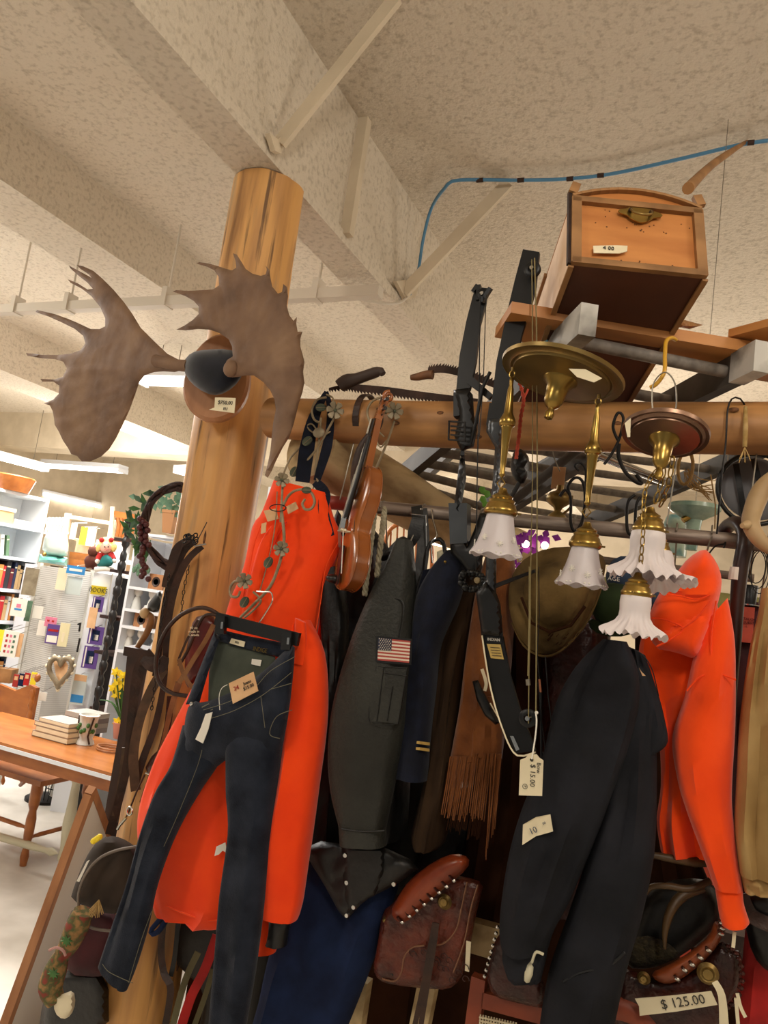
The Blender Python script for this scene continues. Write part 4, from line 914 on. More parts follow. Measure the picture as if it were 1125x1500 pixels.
pl([(766, 365), (790, 369), (784, 425), (764, 490), (752, 545), (745, 600), (719, 600), (727, 530), (742, 460), (754, 410)], lambda x, y: BA+.0002*(y-365)*0, .012, M['bowblack'], ba, 'limb')
pl([(717, 590), (747, 592), (742, 615), (735, 632), (718, 634), (712, 622)], BA-.008, .03, M['bowblack'], ba, 'limb_pocket')
puff([(714, 612), (740, 612), (737, 630), (735, 645), (734, 700), (729, 760), (727, 815), (727, 875), (736, 905), (712, 905), (697, 872), (711, 850), (712, 815), (716, 760), (722, 700), (725, 655), (712, 632)], BA, .016, 5, 5).build('riser', M['bowgrey'], ba, smooth=True)
puff([(697, 868), (712, 852), (727, 868), (733, 885), (737, 932), (705, 929)], BA-.012, .018, 6, 5).build('limb_pocket', M['bowblack'], ba, smooth=True)
pl([(705, 929), (736, 932), (747, 989), (761, 1037), (784, 1100), (755, 1104), (733, 1059), (717, 1000)], BA, .012, M['bowblack'], ba, 'limb')
strap([(706, 931, BA-.002), (717, 1000, BA-.002), (733, 1059, BA-.002), (755, 1105, BA-.002), (784, 1102, BA-.002)], BA, .0035, M['paper'], ba, 'limb_edge', .012)
pl([(747, 1078), (752, 1078), (761, 1098), (756, 1100)], BA-.004, .005, M['chrome'], ba, 'bolt')
quad([(712, 931), (733, 933), (735, 942), (714, 941)], BA-.003, M['black'], ba, 'maker_plate')
text('INDIAN', 'plate_lettering', M['white'], PY(723, 937, BA-.0045), PY(733, 937.5, BA)-PY(713, 936, BA), (0, 0, 1), .0095, ba, font_sc=.9)
quad([(713, 943), (733, 944), (738, 966), (719, 964)], BA-.003, mat('yellow_label', '#b79a52', .6), ba, 'data_label')
for k in range(4):
    strap([(718+k, 948+k*4, BA-.0045), (732+k, 949+k*4, BA-.0045)], BA, .0012, M['ink'], ba, 'label_line', .0005)
cam_wheel(780, 395, BA-.02, .020, ba); cam_wheel(774, 1052, BA-.02, .020, ba)
for p, r in (([(783, 378, BA-.05), (786, 480, BA-.05), (787, 700, BA-.05), (786, 900, BA-.05), (785, 1042, BA-.04)], .0017), ([(779, 380, BA-.045), (780, 480, BA-.045), (780, 700, BA-.045), (776, 900, BA-.045), (774, 1060, BA-.03)], .0013), ([(776, 830, BA-.06), (776, 900, BA-.06), (774, 990, BA-.06)], .0026)):
    MB().tube([PY(*a) for a in p], r, 6).build('bow_string', M['string'], ba)
MB().tube([PY(773, 995, BA-.05), PY(774, 1004, BA-.05)], .005, 8).build('string_silencer', M['wire'], ba)
pl([(722, 856), (724, 862), (784, 838), (783, 834)], BA-.01, .006, M['iron'], ba, 'cable_guard')
# quiver rosette + black rubber
tgt = thing('price_tag', 'cream cardboard string tag hanging from the lower bow wheel', 'tag', PY(778, 1130, BA-.06))
TG = BA-.06
mb = MB(); q = [PY(x, y, TG) for x, y in [(762, 1113), (770, 1110), (774, 1105), (786, 1105), (790, 1110), (796, 1114), (794, 1166), (760, 1165)]]
mb.prism(q, (0, .0015, 0)).build('card', M['paper'], tgt)
MB().tube(circ(PY(779, 1113, TG-.001), .0025, 12), .0012, 5, closed=True).build('eyelet', M['iron'], tgt)
MB().tube(spl([PY(779, 1112, TG-.002), PY(784, 1080, TG), PY(786, 1058, TG), PY(785, 1045, BA-.045)], 20), .0018, 6).build('string', M['white'], tgt)
MB().ball(PY(786, 1044, BA-.046), .004, n=8).build('knot', M['white'], tgt)
dn = PY(779, 1160, TG)-PY(781, 1115, TG)
text('Bow', 'tag_writing', M['ink'], PY(789, 1125, TG-.001), dn, PY(790, 1130, TG)-PY(770, 1130, TG), .012, tgt, ext=.0002)
text('$ 15.00', 'tag_writing', M['ink'], PY(780, 1136, TG-.001), dn, PY(790, 1130, TG)-PY(770, 1130, TG), .015, tgt, ext=.0002)
MB().tube(circ(PY(769, 1152, TG-.001), .005, 16), .0005, 4, closed=True).build('tag_writing', M['ink'], tgt)
text('P', 'tag_writing', M['ink'], PY(769, 1152, TG-.001), dn, PY(790, 1130, TG)-PY(770, 1130, TG), .007, tgt, ext=.0002)

bb = thing('compound_bow', 'second black compound bow with sight bracket, hanging left and behind', 'bow', PY(690, 640, 1.82))
BB = 1.83
pl([(697, 420), (714, 422), (711, 445), (703, 475), (697, 530), (688, 571), (668, 573), (673, 521), (683, 470), (692, 435)], BB, .012, M['bowblack'], bb, 'limb')
for p in ([(693, 428, BB-.01), (700, 418, BB-.01)], [(706, 442, BB-.02), (719, 422, BB-.03)], [(700, 440, BB-.02), (702, 418, BB-.02)]): MB().bar(PY(*p[0]), PY(*p[1]), .01, .012, up=(0, 1, 0)).build('limb_tip_fork', M['bowblack'], bb)
cam_wheel(707, 432, BB-.02, .016, bb)
puff([(664, 571), (688, 568), (693, 600), (699, 630), (694, 655), (680, 660), (683, 700), (674, 752), (664, 750), (670, 700), (675, 660), (666, 640), (672, 610)], BB, .018, 5, 5).build('riser', M['bowblack'], bb, smooth=True)
pl([(664, 575), (688, 573), (690, 605), (664, 610)], BB-.01, .03, M['bowblack'], bb, 'limb_pocket')
fr_ = MB()
for a, b in (((657, 617), (682, 619)), ((657, 644), (682, 646)), ((658, 617), (657, 644)), ((681, 619), (681, 646)), ((660, 624), (680, 626)), ((660, 630), (680, 632)), ((660, 637), (680, 639))): fr_.bar(PY(a[0], a[1], BB-.04), PY(b[0], b[1], BB-.04), .004, .004)
fr_.build('sight_bracket', M['iron'], bb)
pl([(683, 560), (716, 585), (722, 578), (690, 550)], BB-.03, .012, M['bowblack'], bb, 'arrow_rest')
MB().tube([PY(718, 545, BB-.04), PY(706, 570, BB-.04), PY(697, 620, BB-.04), PY(690, 650, BB-.03)], .005, 8).build('cable_guard', M['bowblack'], bb, smooth=True)
pl([(657, 737), (684, 737), (684, 795), (659, 797)], BB-.015, .035, M['bowgrey'], bb, 'limb_pocket')
puff([(659, 793), (683, 790), (684, 800), (695, 775), (703, 752), (720, 750), (716, 790), (703, 830), (690, 850), (680, 832), (668, 818), (660, 810)], BB, .015, 6, 5).build('limb', M['bowblack'], bb, smooth=True)
rng = random.Random(5)
ql = MB()
for k in range(16):
    a = 2*math.pi*k/16; c = PY(691, 851, BB-.05); ql.ball(c+V((math.cos(a)*.028, rng.uniform(-.01, .01), math.sin(a)*.020)), .010, n=8)
ql.build('quiver_clamp', M['bowblack'], bb, smooth=True)
MB().lathe([(.001, -.004), (.007, -.004), (.008, 0), (.001, 0)], PY(699, 850, BB-.072), (0, 1, 0), 14).build('clamp_knob', mat('dull_brass_knob', '#8c7a55', .5), bb)
puff([(692, 998), (700, 996), (708, 1012), (722, 1040), (732, 1058), (726, 1062), (710, 1048), (698, 1025)], BB-.01, .012, 4, 4).build('limb', M['bowblack'], bb, smooth=True)
strap([(706, 980, BB-.01), (712, 1000, BB-.01), (710, 1012, BB-.01)], BB, .008, M['paper'], bb, 'limb_edge', .004)
strap([(718, 1030, BB-.03), (735, 1060, BB-.03)], BB, .003, M['paper'], bb, 'limb_edge', .004)
c = MB()
for x, y, r in ((800, 1125, .016), (808, 1112, .012), (798, 1142, .012), (812, 1118, .010)): c.lathe([(r*.5, -.006), (r, -.006), (r, .006), (r*.5, .006), (r*.5, -.006)], PY(x, y, BB-.10), (0, 1, 0), 16, caps=False)
c.build('cam_wheel', M['bowblack'], bb, smooth=True)
pl([(792, 1100), (800, 1108), (818, 1112), (820, 1120), (806, 1118), (796, 1112)], BB-.1, .01, M['bowblack'], bb, 'limb_tip_fork')
for p, r in (([(703, 430), (702, 560), (699, 700), (697, 850)], .0018), ([(712, 432), (708, 560), (702, 640)], .0014), ([(789, 830), (790, 900), (787, 960), (792, 1015)], .0011), ([(792, 1015), (793, 1112)], .0028), ([(799, 962), (803, 1020), (811, 1080), (815, 1112)], .0016), ([(788, 1000), (794, 1060), (800, 1110)], .001)):
    MB().tube([PY(x, y, BB-.04 if x < 760 else BB-.12) for x, y in p], r, 6).build('bow_string', M['bowblack'], bb)
for y0, y1, x in ((995, 1014, 790), (1082, 1100, 813)): MB().tube([PY(x, y0, BB-.125), PY(x+2, y1, BB-.125)], .0024, 6).build('serving', mat('copper_serving', '#8a5234', .6), bb, label='copper coloured string serving')
cord = thing('red_cord', 'red braided cord tied round the second bow near the brass rod', 'cord', PY(765, 610, 1.72))
for off in (-.003, .003):
    q = [PY(x, y, 1.74)+V((off*math.sin(i*1.6), 0, 0)) for i, (x, y) in enumerate(spl([(761, 560, 0), (768, 585, 0), (763, 610, 0), (760, 640, 0), (756, 672, 0)], 30) and [(v.x, v.y) for v in spl([(761, 560, 0), (767, 585, 0), (763, 610, 0), (760, 640, 0), (756, 672, 0)], 30)])]
    MB().tube(q, .0028, 6).build('strand', mat('red_cord_m', '#b5442c', .8), cord, smooth=True)
MB().tube([PY(767, 585, 1.74), PY(776, 565, 1.74)], .0028, 6).build('strand', _mc['red_cord_m'], cord)
ar = thing('black_tackle_pouch', 'black webbing bundle tied below the red cord', 'pouch', PY(760, 680, 1.78))
puff([(750, 668), (756, 655), (768, 660), (776, 672), (775, 695), (765, 712), (752, 700), (747, 685)], 1.80, .025, 10, 5, sm=1, bump=lambda x, y: .012*noise.noise(V((x*.15, y*.15, 4)))).build('bundle', M['black'], ar, smooth=True)
MB().tube([PY(765, 700, 1.8), PY(752, 722, 1.8), PY(744, 735, 1.8)], .006, 8).build('strap_end', M['black'], ar)
pm = thing('leaf_sprig', 'small bright green plastic leaf sprig behind the two bows', 'leaves', PY(709, 728, 1.9))
for x, y in ((706, 718), (713, 724), (707, 732), (711, 740)):
    puff([(x-5, y), (x-2, y-6), (x+4, y-5), (x+6, y+2), (x, y+6)], 1.9, .002, 3, 3).build('leaf', mat('bright_leaf', '#5f8f2c', .5), pm, smooth=True)

# ================================================================ VIOLIN
vi = thing('violin', 'amber varnished violin hung by its scroll, seen from the side', 'violin', PY(530, 740, 1.86))
nk = PY(560, 612, 1.86); bt = PY(508, 862, 1.84); zd = (bt-nk).normalized()
view = (PY(530, 740, 1.86)-CO).normalized()
sx = zd.cross(view).normalized()          # image sideways
# plate normal points mostly to image-left, a little to the viewer
pn = (-sx*.965-view*.26) if sx.dot(CR) > 0 else (sx*.965-view*.26)
pn = (pn-zd*pn.dot(zd)).normalized(); wd_ = zd.cross(pn).normalized()
Lb = .345; top = bt-zd*Lb
prof = [(0, .0), (.02, .045), (.06, .075), (.10, .082), (.135, .072), (.15, .060), (.175, .054), (.20, .058), (.215, .074), (.25, .095), (.29, .104), (.325, .088), (.345, .045), (.352, 0)]
right = spl([(a, b, 0) for a, b in prof], 40)
outl = [(p.x, p.y) for p in right]+[(p.x, -p.y) for p in right[::-1][1:-1]]
T = .034
def vp3(a, b, h): return top+zd*a+wd_*b+pn*h
def platem(h0, bulge, name):
    mb = MB(); n = len(outl); rings = []
    for k, s in enumerate((1.0, .96, .7, .4, .1)):
        rings.append([vp3(.176+(a-.176)*s, b*s, h0+bulge*(0 if k == 0 else (.25 if k == 1 else .6 if k == 2 else .9 if k == 3 else 1))) for a, b in outl])
    vs = [p for r in rings for p in r]; fs = [(k*n+i, k*n+(i+1) % n, (k+1)*n+(i+1) % n, (k+1)*n+i) for k in range(4) for i in range(n)]+[tuple(4*n+i for i in range(n))]
    return mb.add(vs, fs).build(name, M['violin'], vi, smooth=True)
platem(T/2, .012, 'top_plate'); platem(-T/2, -.010, 'back_plate')
n = len(outl); vs = [vp3(a*1.0, b*.975, T/2) for a, b in outl]+[vp3(a, b*.975, -T/2) for a, b in outl]
MB().add(vs, [(i, (i+1) % n, (i+1) % n+n, i+n) for i in range(n)]).build('ribs', M['violin'], vi, smooth=True)
for h in (T/2, -T/2):
    MB().tube([vp3(a, b*1.01, h) for a, b in outl], .0018, 5, closed=True).build('edge', M['violin'], vi, smooth=True)
MB().bar(vp3(.01, 0, T/2-.004), vp3(-.135, 0, T/2-.006), .026, .02, up=pn, t2=.85).build('neck', M['violin'], vi)
MB().bar(vp3(.125, 0, T/2+.026), vp3(-.13, 0, T/2+.008), .036, .006, up=pn, t2=.6).build('fingerboard', M['ebony'], vi)
MB().bar(vp3(-.13, 0, T/2-.004), vp3(-.20, 0, T/2-.016), .024, .02, up=pn, t2=.8).build('peg_box', M['violin'], vi)
sc_ = MB()
q = [vp3(-.205-.014*math.cos(t)*(1-t/16), 0, T/2-.022+.014*math.sin(t)*(1-t/16)) for t in [k*.4 for k in range(28)]]
sc_.tube(q, [.007, .003], 8); sc_.build('scroll', M['violin'], vi, smooth=True)
for i, (a, s) in enumerate(((-.145, 1), (-.160, -1), (-.172, 1), (-.187, -1))):
    MB().tube([vp3(a, -.022*s, T/2-.01), vp3(a, .016*s, T/2-.01), vp3(a, .036*s, T/2-.01)], [.002, .003, .006], 8).build('tuning_peg', M['ebony'], vi)
MB().bar(vp3(.195, 0, T/2+.004), vp3(.195, 0, T/2+.036), .045, .003, up=zd).build('bridge', M['paper'], vi)
MB().bar(vp3(.235, 0, T/2+.02), vp3(.34, 0, T/2+.012), .04, .006, up=pn, t2=.5).build('tailpiece', M['ebony'], vi)
MB().ball(vp3(.325, .04, T/2+.012), .026, (1, 1, .5), 12).build('chin_rest', M['ebony'], vi, smooth=True)
for k in range(4): MB().tube([vp3(-.13, (k-1.5)*.004, T/2+.014), vp3(.195, (k-1.5)*.009, T/2+.037), vp3(.24, (k-1.5)*.007, T/2+.026)], .0006, 4).build('string', M['wire'], vi)
for s in (-1, 1):
    MB().tube(spl([vp3(.155, .028*s, T/2+.0085), vp3(.17, .034*s, T/2+.0075), vp3(.195, .042*s, T/2+.0065), vp3(.215, .050*s, T/2+.006)], 14), .0016, 5).build('sound_hole', M['ebony'], vi)
MB().tube(spl([PY(541, 637, 1.83), PY(528, 655, 1.83), PY(520, 680, 1.83), PY(518, 705, 1.84), PY(521, 730, 1.84)], 20), .010, 8, squash=((0, 1, 0), .5)).build('neck_strap', M['strap'], vi, smooth=True)
vb = thing('violin_bow', 'dark violin bow leaning along the left edge of the violin', 'violin bow', PY(517, 730, 1.80))
MB().tube([PY(541, 640, 1.80), PY(524, 700, 1.80), PY(506, 760, 1.80)], [.005, .006, .009], 10).build('stick', M['ebony'], vb, smooth=True)
MB().bar(PY(506, 758, 1.80), PY(503, 774, 1.80), .016, .014).build('frog', M['chrome'], vb)
MB().tube([PY(503, 774, 1.80), PY(502, 800, 1.80), PY(500, 840, 1.80)], .0014, 5).build('bow_hair', M['white'], vb)

# ================================================================ IRON FLOWER VINES
def flower(x, y, Y, r, parent, mt='petal'):
    c = PY(x, y, Y); nn = (CO-c).normalized(); u = nn.orthogonal().normalized(); b = nn.cross(u)
    for k in range(6):
        a = 2*math.pi*k/6+.2; d = u*math.cos(a)+b*math.sin(a); t = u*-math.sin(a)+b*math.cos(a)
        vs = [c+nn*.002, c+d*r*.5+t*r*.3+nn*.003, c+d*r*.9+t*r*.34+nn*.010, c+d*r*1.05+nn*.007, c+d*r*.9-t*r*.34+nn*.010, c+d*r*.5-t*r*.3+nn*.003]
        MB().prism(vs, -nn*.0018).build('petal', M[mt], parent)
    MB().ball(c+nn*.006, r*.2, n=8).build('flower_centre', M['leaf_m'], parent)
def leafm(x, y, Y, r, ang, parent):
    c = PY(x, y, Y); nn = (CO-c).normalized(); u = CR; b = nn.cross(u).normalized()
    d = u*math.cos(R_(ang))+b*math.sin(R_(ang)); t = nn.cross(d).normalized()
    pts = [c+d*(r*math.cos(a))+t*(r*.72*math.sin(a))+nn*.003*math.cos(2*a) for a in [k*math.pi/8 for k in range(16)]]
    lf = MB().prism(pts, -nn*.0025).build('leaf', M['leaf_m'], parent)
    MB().tube([c-d*r*.9+nn*.003, c+d*r*.9+nn*.003], .0009, 4).build('leaf_vein', M['vine'], lf)
def vine(pts, Y, r, parent, n=None):
    q = spl([PY(a[0], a[1], a[2] if len(a) > 2 else Y) for a in pts], n or max(12, 7*len(pts)))
    MB().tube(q, r, 6).build('stem', M['vine'], parent, smooth=True)
v1 = thing('iron_flower_vine', 'antique iron flower vine hanging down over the orange bib, three blossoms', 'wall hanging', PY(412, 800, 1.80)); VY = 1.815
vine([(414, 704), (413, 730), (411, 765)], VY, .0035, v1); vine([(412, 745), (416, 780), (415, 800), (408, 830), (395, 860), (372, 885), (352, 905)], VY, .0045, v1)
vine([(414, 742), (422, 727), (432, 719), (445, 717), (456, 722), (461, 735), (456, 745), (447, 746), (443, 738), (447, 731)], VY, .004, v1)
vine([(406, 720), (404, 760), (398, 800), (388, 840), (380, 868)], VY+.01, .0016, v1); vine([(371, 867), (382, 880), (370, 895), (358, 905)], VY, .0035, v1)
vine([(355, 853), (344, 852), (337, 862), (339, 873), (348, 874), (352, 866)], VY, .004, v1)
MB().tube([PY(407+12*math.cos(a), 744+5*math.sin(a), VY-.01) for a in [k*math.pi/10 for k in range(20)]], .0016, 5, closed=True).build('binding_wire', M['iron'], v1)
flower(413, 703, VY-.01, .021, v1); flower(412, 804, VY-.01, .022, v1); flower(358, 851, VY-.01, .023, v1)
leafm(449, 718, VY-.01, .014, 0, v1); leafm(393, 824, VY-.01, .017, 60, v1); leafm(358, 882, VY-.01, .017, 60, v1)
v2 = thing('iron_flower_vine', 'antique iron flower vine hooked over the log beam above the orange bib', 'wall hanging', PY(470, 640, 1.87)); VY = 1.90
vine([(478, 582), (464, 586), (457, 600), (460, 614), (470, 620)], VY, .0035, v2); vine([(490, 612), (480, 630), (466, 655), (445, 680), (432, 695)], VY, .0035, v2)
vine([(470, 612), (468, 640), (462, 690), (466, 706)], VY, .0035, v2); vine([(452, 642), (440, 655), (425, 672), (414, 697)], VY, .003, v2)
vine([(470, 640), (458, 622), (450, 624), (456, 632), (472, 638), (484, 632)], VY, .0025, v2); vine([(478, 578), (488, 584), (486, 600)], VY, .003, v2)
MB().ball(PY(467, 634, VY-.01), .020, (1, .4, .8), 12).build('rosette', M['petal'], v2, smooth=True)
flower(491, 601, VY-.01, .026, v2); leafm(470, 597, VY-.01, .016, 0, v2); leafm(450, 646, VY-.01, .017, 40, v2); leafm(431, 691, VY-.01, .017, 60, v2)
v3 = thing('iron_flower_vine', 'antique iron flower vine ring on the beam above the violin', 'wall hanging', PY(565, 630, 1.87)); VY = 1.905
vine([(558, 582), (545, 588), (538, 602), (542, 618), (550, 624)], VY, .0035, v3); vine([(558, 582), (570, 585), (577, 597)], VY, .0035, v3)
vine([(578, 616), (570, 640), (560, 665), (548, 692), (544, 705)], VY, .0035, v3); vine([(563, 640), (553, 632), (552, 646), (558, 655), (566, 645)], VY, .0025, v3)
flower(578, 602, VY-.01, .025, v3); flower(563, 600, VY-.005, .014, v3)
MB().tube(spl([PY(560, 582, 1.9), PY(556, 600, 1.89), PY(560, 615, 1.88), PY(556, 628, 1.87)], 14), .004, 6).build('leather_thong', M['strap'], v3, smooth=True)

# ================================================================ SAWS ON THE BEAM
def saw(name, label, blade, handle, hm, Y, hr, teeth_n, tside):
    t = thing(name, label, 'saw', PY(blade[0][0], blade[0][1], Y))
    top = spl([PY(x, y, Y) for x, y, _ in blade], teeth_n+1); w = [b[2] for b in blade]; mb = MB(); vs = []; n = teeth_n
    for i in range(n+1):
        d = V((0, 0, -1)) if tside < 0 else V((0, 0, 1)); hh = lin(w, i/n); vs += [top[i], top[i]+d*hh]
    fs = []; m0 = len(vs); vs += [v+V((0, .002, 0)) for v in vs]
    for i in range(n):
        a, b, c, e = 2*i, 2*i+2, 2*i+3, 2*i+1; fs += [(a, b, c, e), (e+m0, c+m0, b+m0, a+m0), (a+m0, b+m0, b, a)]
        mid = (vs[e]+vs[c])/2+(V((0, 0, -1)) if tside < 0 else V((0, 0, 1)))*.009+(vs[c]-vs[e])*.45; k = len(vs); vs += [mid, mid+V((0, .002, 0))]; fs += [(e, c, k), (c+m0, e+m0, k+1), (e, k, k+1, e+m0), (k, c, c+m0, k+1)]
    MB().add(vs, fs).build('blade', M['rust'], t)
    q = spl([PY(x, y, Y) for x, y in handle], 14)
    MB().tube(q, hr, 12).build('handle', hm, t, smooth=True)
    return t
saw('pruning_saw', 'rusty pruning saw with a dark round handle lying along the beam', [(482, 568, .006), (510, 563, .02), (560, 566, .022), (620, 574, .02), (700, 584, .018)], [(498, 566), (506, 560), (520, 556), (540, 549), (557, 544), (561, 548)], mat('dark_handle', '#3b2c25', .6), 1.98, [.022, .024, .018, .017, .017, .010], 44, -1)
saw('curved_saw', 'curved pruning saw with a light tipped handle, right of the first saw', [(626, 548, .02), (650, 546, .02), (690, 556, .02), (740, 574, .015)], [(602, 553), (612, 552), (625, 549), (634, 549)], mat('worn_handle', '#7a4f2e', .6, c2='#3f2a1c', scale=20), 1.99, [.008, .012, .013, .014], 30, 1)
# ================================================================ LADDERS, PLANK, CHEST OVER THE BEAM
LZ = 2.375
def rail_(a, b, parent, m='ladderg', w_=.03, h=.075, name='side_rail'):
    return MB().bar(a, b, w_, h).build(name, M[m], parent)
la = thing('wooden_ladder', 'weathered grey ladder lying flat across the log beam under the plank', 'ladder', (-.5, 2.4, LZ))
A0 = PZ(862, 468, LZ+.02); A1 = PZ(590, 690, LZ+.02); B0 = PZ(1117, 522, LZ+.02); B1 = PZ(748, 712, LZ+.02)
dirn = (B1-B0).normalized(); A1 = A0+dirn*2.1; B1 = B0+dirn*2.1
rail_(A0, A0+dirn*.22, la, 'ladderw', .04, .075, 'rail_end'); rail_(A0+dirn*.22, A1, la)
rail_(B0, B0+dirn*.10, la, 'ladderw', .04, .075, 'rail_end'); rail_(B0+dirn*.10, B1, la)
for k in range(7):
    t = .13+.28*k; a = A0+dirn*t; b = B0+dirn*t
    MB().tube([a, b], .016, 12).build('rung', M['rung'], la, smooth=True)
strap([(790, 510, 1.75), (793, 517, 1.75)], 1.75, .05, mat('teal_tie', '#2c5f6a', .7), la, 'teal_tie', .05)
lb = thing('wooden_ladder', 'dark grey ladder further back, its many rungs showing below the log beam', 'ladder', (-.8, 3.0, 2.3))
def lad(a0, a1, b0, b1, n, parent, m1='ladderg', r=.016):
    rail_(a0, a1, parent, m1, .035, .07); rail_(b0, b1, parent, m1, .035, .07)
    for k in range(n):
        t = (k+.5)/n; MB().tube([a0.lerp(a1, t), b0.lerp(b1, t)], r, 10).build('rung', M['rung'], parent, smooth=True)
lad(PD(662, 636, 2.5), PD(560, 722, 3.1), PD(880, 655, 2.6), PD(690, 775, 3.3), 6, lb)
lc = thing('wooden_ladder', 'dark ladder rail and rungs slanting behind the two brass ceiling lights', 'ladder', (-.3, 3.0, 2.3))
lad(PD(905, 628, 2.7), PD(705, 745, 3.5), PD(1130, 650, 2.7), PD(850, 770, 3.7), 6, lc)
po = thing('wooden_pole', 'dark wooden pole slanting behind the red cord bundle', 'pole', PD(720, 760, 2.6))
MB().tube([PD(700, 775, 2.6), PD(870, 640, 2.5)], .016, 10).build('shaft', M['ladderg'], po, smooth=True)
mp = thing('metal_tube', 'shiny metal tube slanting between the chain light and the ladders', 'tube', PD(850, 690, 2.5))
MB().tube([PD(878, 668, 2.5), PD(975, 706, 2.4)], .014, 12).build('shaft', M['chrome'], mp, smooth=True)

pk = thing('plank', 'orange brown plank laid across the ladder, the chest standing on it', 'plank', PZ(900, 490, 2.45))
a = PZ(724, 448, 2.445); b = PZ(1140, 517, 2.445); d = (b-a).normalized(); b = a+d*1.3
MB().bar(a+V((0, .085, 0)), b+V((0, .085, 0)), .17, .028).build('board', M['plank'], pk)
pk2 = thing('plank', 'short plank end crossing at the right edge beside the ladder rail', 'plank', PZ(1100, 500, 2.49))
MB().bar(PZ(1085, 497, 2.475), PZ(1160, 478, 2.475), .10, .02).build('board', M['plank'], pk2)

# chest with arched lid
cz0 = 2.462
Apk = PZ(818, 438, 2.462)                         # where the tilted chest bottom rests on the plank
Dv = ray(530, 1220).normalized(); r1_ = ray(838, 388)
# near corner: intersection of the sight line with the bottom edge through the resting point
n1_ = r1_.cross(Dv); w0_ = Apk-CO; s_ = -(w0_.cross(r1_)).dot(n1_)/n1_.dot(n1_)
s_ = (w0_.cross(r1_)).dot(Dv.cross(r1_))/(Dv.cross(r1_)).dot(Dv.cross(r1_)); c00 = Apk-Dv*s_
r2_ = ray(1033, 408); c10 = CO+r2_*((c00-CO).dot(Dv)/r2_.dot(Dv))
U = (c10-c00); Wd = U.length; U.normalize(); Nv = U.cross(Dv).normalized(); Nv = Nv if Nv.z > 0 else -Nv
Ln = .74; Hh = .235; Ha = .035
ch = thing('wooden_chest', 'small pine chest with arched lid and brass handle resting on the high plank', 'chest', c00+U*Wd/2)
def cp(u, v, z): return c00+U*(u*Wd)+Dv*v+Nv*z
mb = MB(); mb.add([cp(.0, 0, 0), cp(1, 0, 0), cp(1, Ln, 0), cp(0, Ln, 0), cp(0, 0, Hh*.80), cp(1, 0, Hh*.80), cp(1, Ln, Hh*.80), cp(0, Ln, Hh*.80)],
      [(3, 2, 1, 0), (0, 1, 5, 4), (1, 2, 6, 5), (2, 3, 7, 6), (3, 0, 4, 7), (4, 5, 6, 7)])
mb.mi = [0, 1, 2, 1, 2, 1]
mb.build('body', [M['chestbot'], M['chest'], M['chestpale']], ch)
arc = [(u, Hh*.83+Ha*(1-(2*u-1)**2)+.0) for u in [k/14 for k in range(15)]]
mb = MB(); prof_ = [(0, Hh*.82)]+arc+[(1, Hh*.82)]
mb.prism([cp(u, 0, z) for u, z in prof_], Dv*Ln); mb.build('lid', M['chest'], ch)
def cbar(u0, z0, u1, z1, w_, name='batten', v=-.006):
    MB().bar(cp(u0, v, z0), cp(u1, v, z1), w_, .012, up=Dv).build(name, M['chestrim'], ch)
cbar(.03, 0, .03, Hh*.8, .022); cbar(.97, 0, .97, Hh*.8, .022); cbar(0, .006, 1, .006, .016); cbar(0, Hh*.78, 1, Hh*.78, .016)
cbar(.0, Hh*.86, 0.03, Hh*.98, .02, 'corner_iron'); cbar(1.0, Hh*.86, .97, Hh*.98, .02, 'corner_iron')
for u, z in ((.0, 0), (1, 0)): MB().bar(cp(u, 0, z-.004), cp(u, Ln, z-.004), .012, .006).build('bottom_batten', M['chestrim'], ch)
for i in range(14):
    u = arc[i][0]; MB().bar(cp(arc[i][0], -.006, arc[i][1]-.002), cp(arc[i+1][0], -.006, arc[i+1][1]-.002), .007, .012, up=Dv).build('lid_rim', M['chestrim'], ch)
MB().bar(cp(-.01, 0, .0), cp(-.01, 0, Hh*.9), .012, .012).build('corner_iron', M['rust'], ch)
MB().bar(cp(-.012, .25, Hh*.8), cp(-.012, Ln, Hh*.8), .008, .01).build('side_batten', M['chestrim'], ch)
def hp(x, z): return cp(x, -.010, z)
e = MB(); cz_ = Hh*.66
pts = []
for k in range(28):
    a = 2*math.pi*k/28; r = 1+.12*math.cos(6*a)+(.25 if abs(math.sin(a)) < .35 else 0)
    pts.append(hp(.52+.125*r*math.cos(a), cz_+.024*(1+.15*math.cos(4*a))*math.sin(a)+.004))
e.prism(pts, Dv*.003); hd_ = e.build('handle_plate', M['brass'], ch)
MB().tube(spl([hp(.44, cz_+.006)-Dv*.006, hp(.455, cz_-.010)-Dv*.014, hp(.52, cz_-.018)-Dv*.018, hp(.585, cz_-.010)-Dv*.014, hp(.60, cz_+.006)-Dv*.006], 24), .0028, 8).build('bail', M['brassd'], hd_, smooth=True)
for u in (.44, .60): MB().ball(hp(u, cz_+.006)-Dv*.004, .005).build('post', M['rust'], hd_)
tp_ = [hp(.155, .050), hp(.33, .058), hp(.415, .060), hp(.41, .044), hp(.35, .036), hp(.16, .030)]
MB().prism(tp_, Dv*.002).build('tape_label', M['paper'], ch, label='strip of cream tape on the end panel')
text('4 00', 'tape_writing', M['ink'], cp(.27, -.0115, .046), U, Nv, .014, ch)
for i in range(40):
    u = .05+.9*random.random(); z = random.choice((Hh*.74, .02, Hh*.5, Hh*.6))+random.uniform(-.01, .01)
    MB().lathe([(.001, -.001), (.0014+.001*random.random(), 0), (.001, .001)], cp(u, -.0005, z), Dv, 6).build('worm_hole', M['knot'], ch)
bk_ = thing('wood_offcut', 'rough wedge of wood on the plank under the chest corner', 'wood', PZ(975, 470, 2.47))
puff([(915, 462), (940, 449), (985, 464), (1030, 476), (1010, 482), (940, 470)], 1.98, .02, 6, 5).build('wedge', M['chestrim'], bk_)
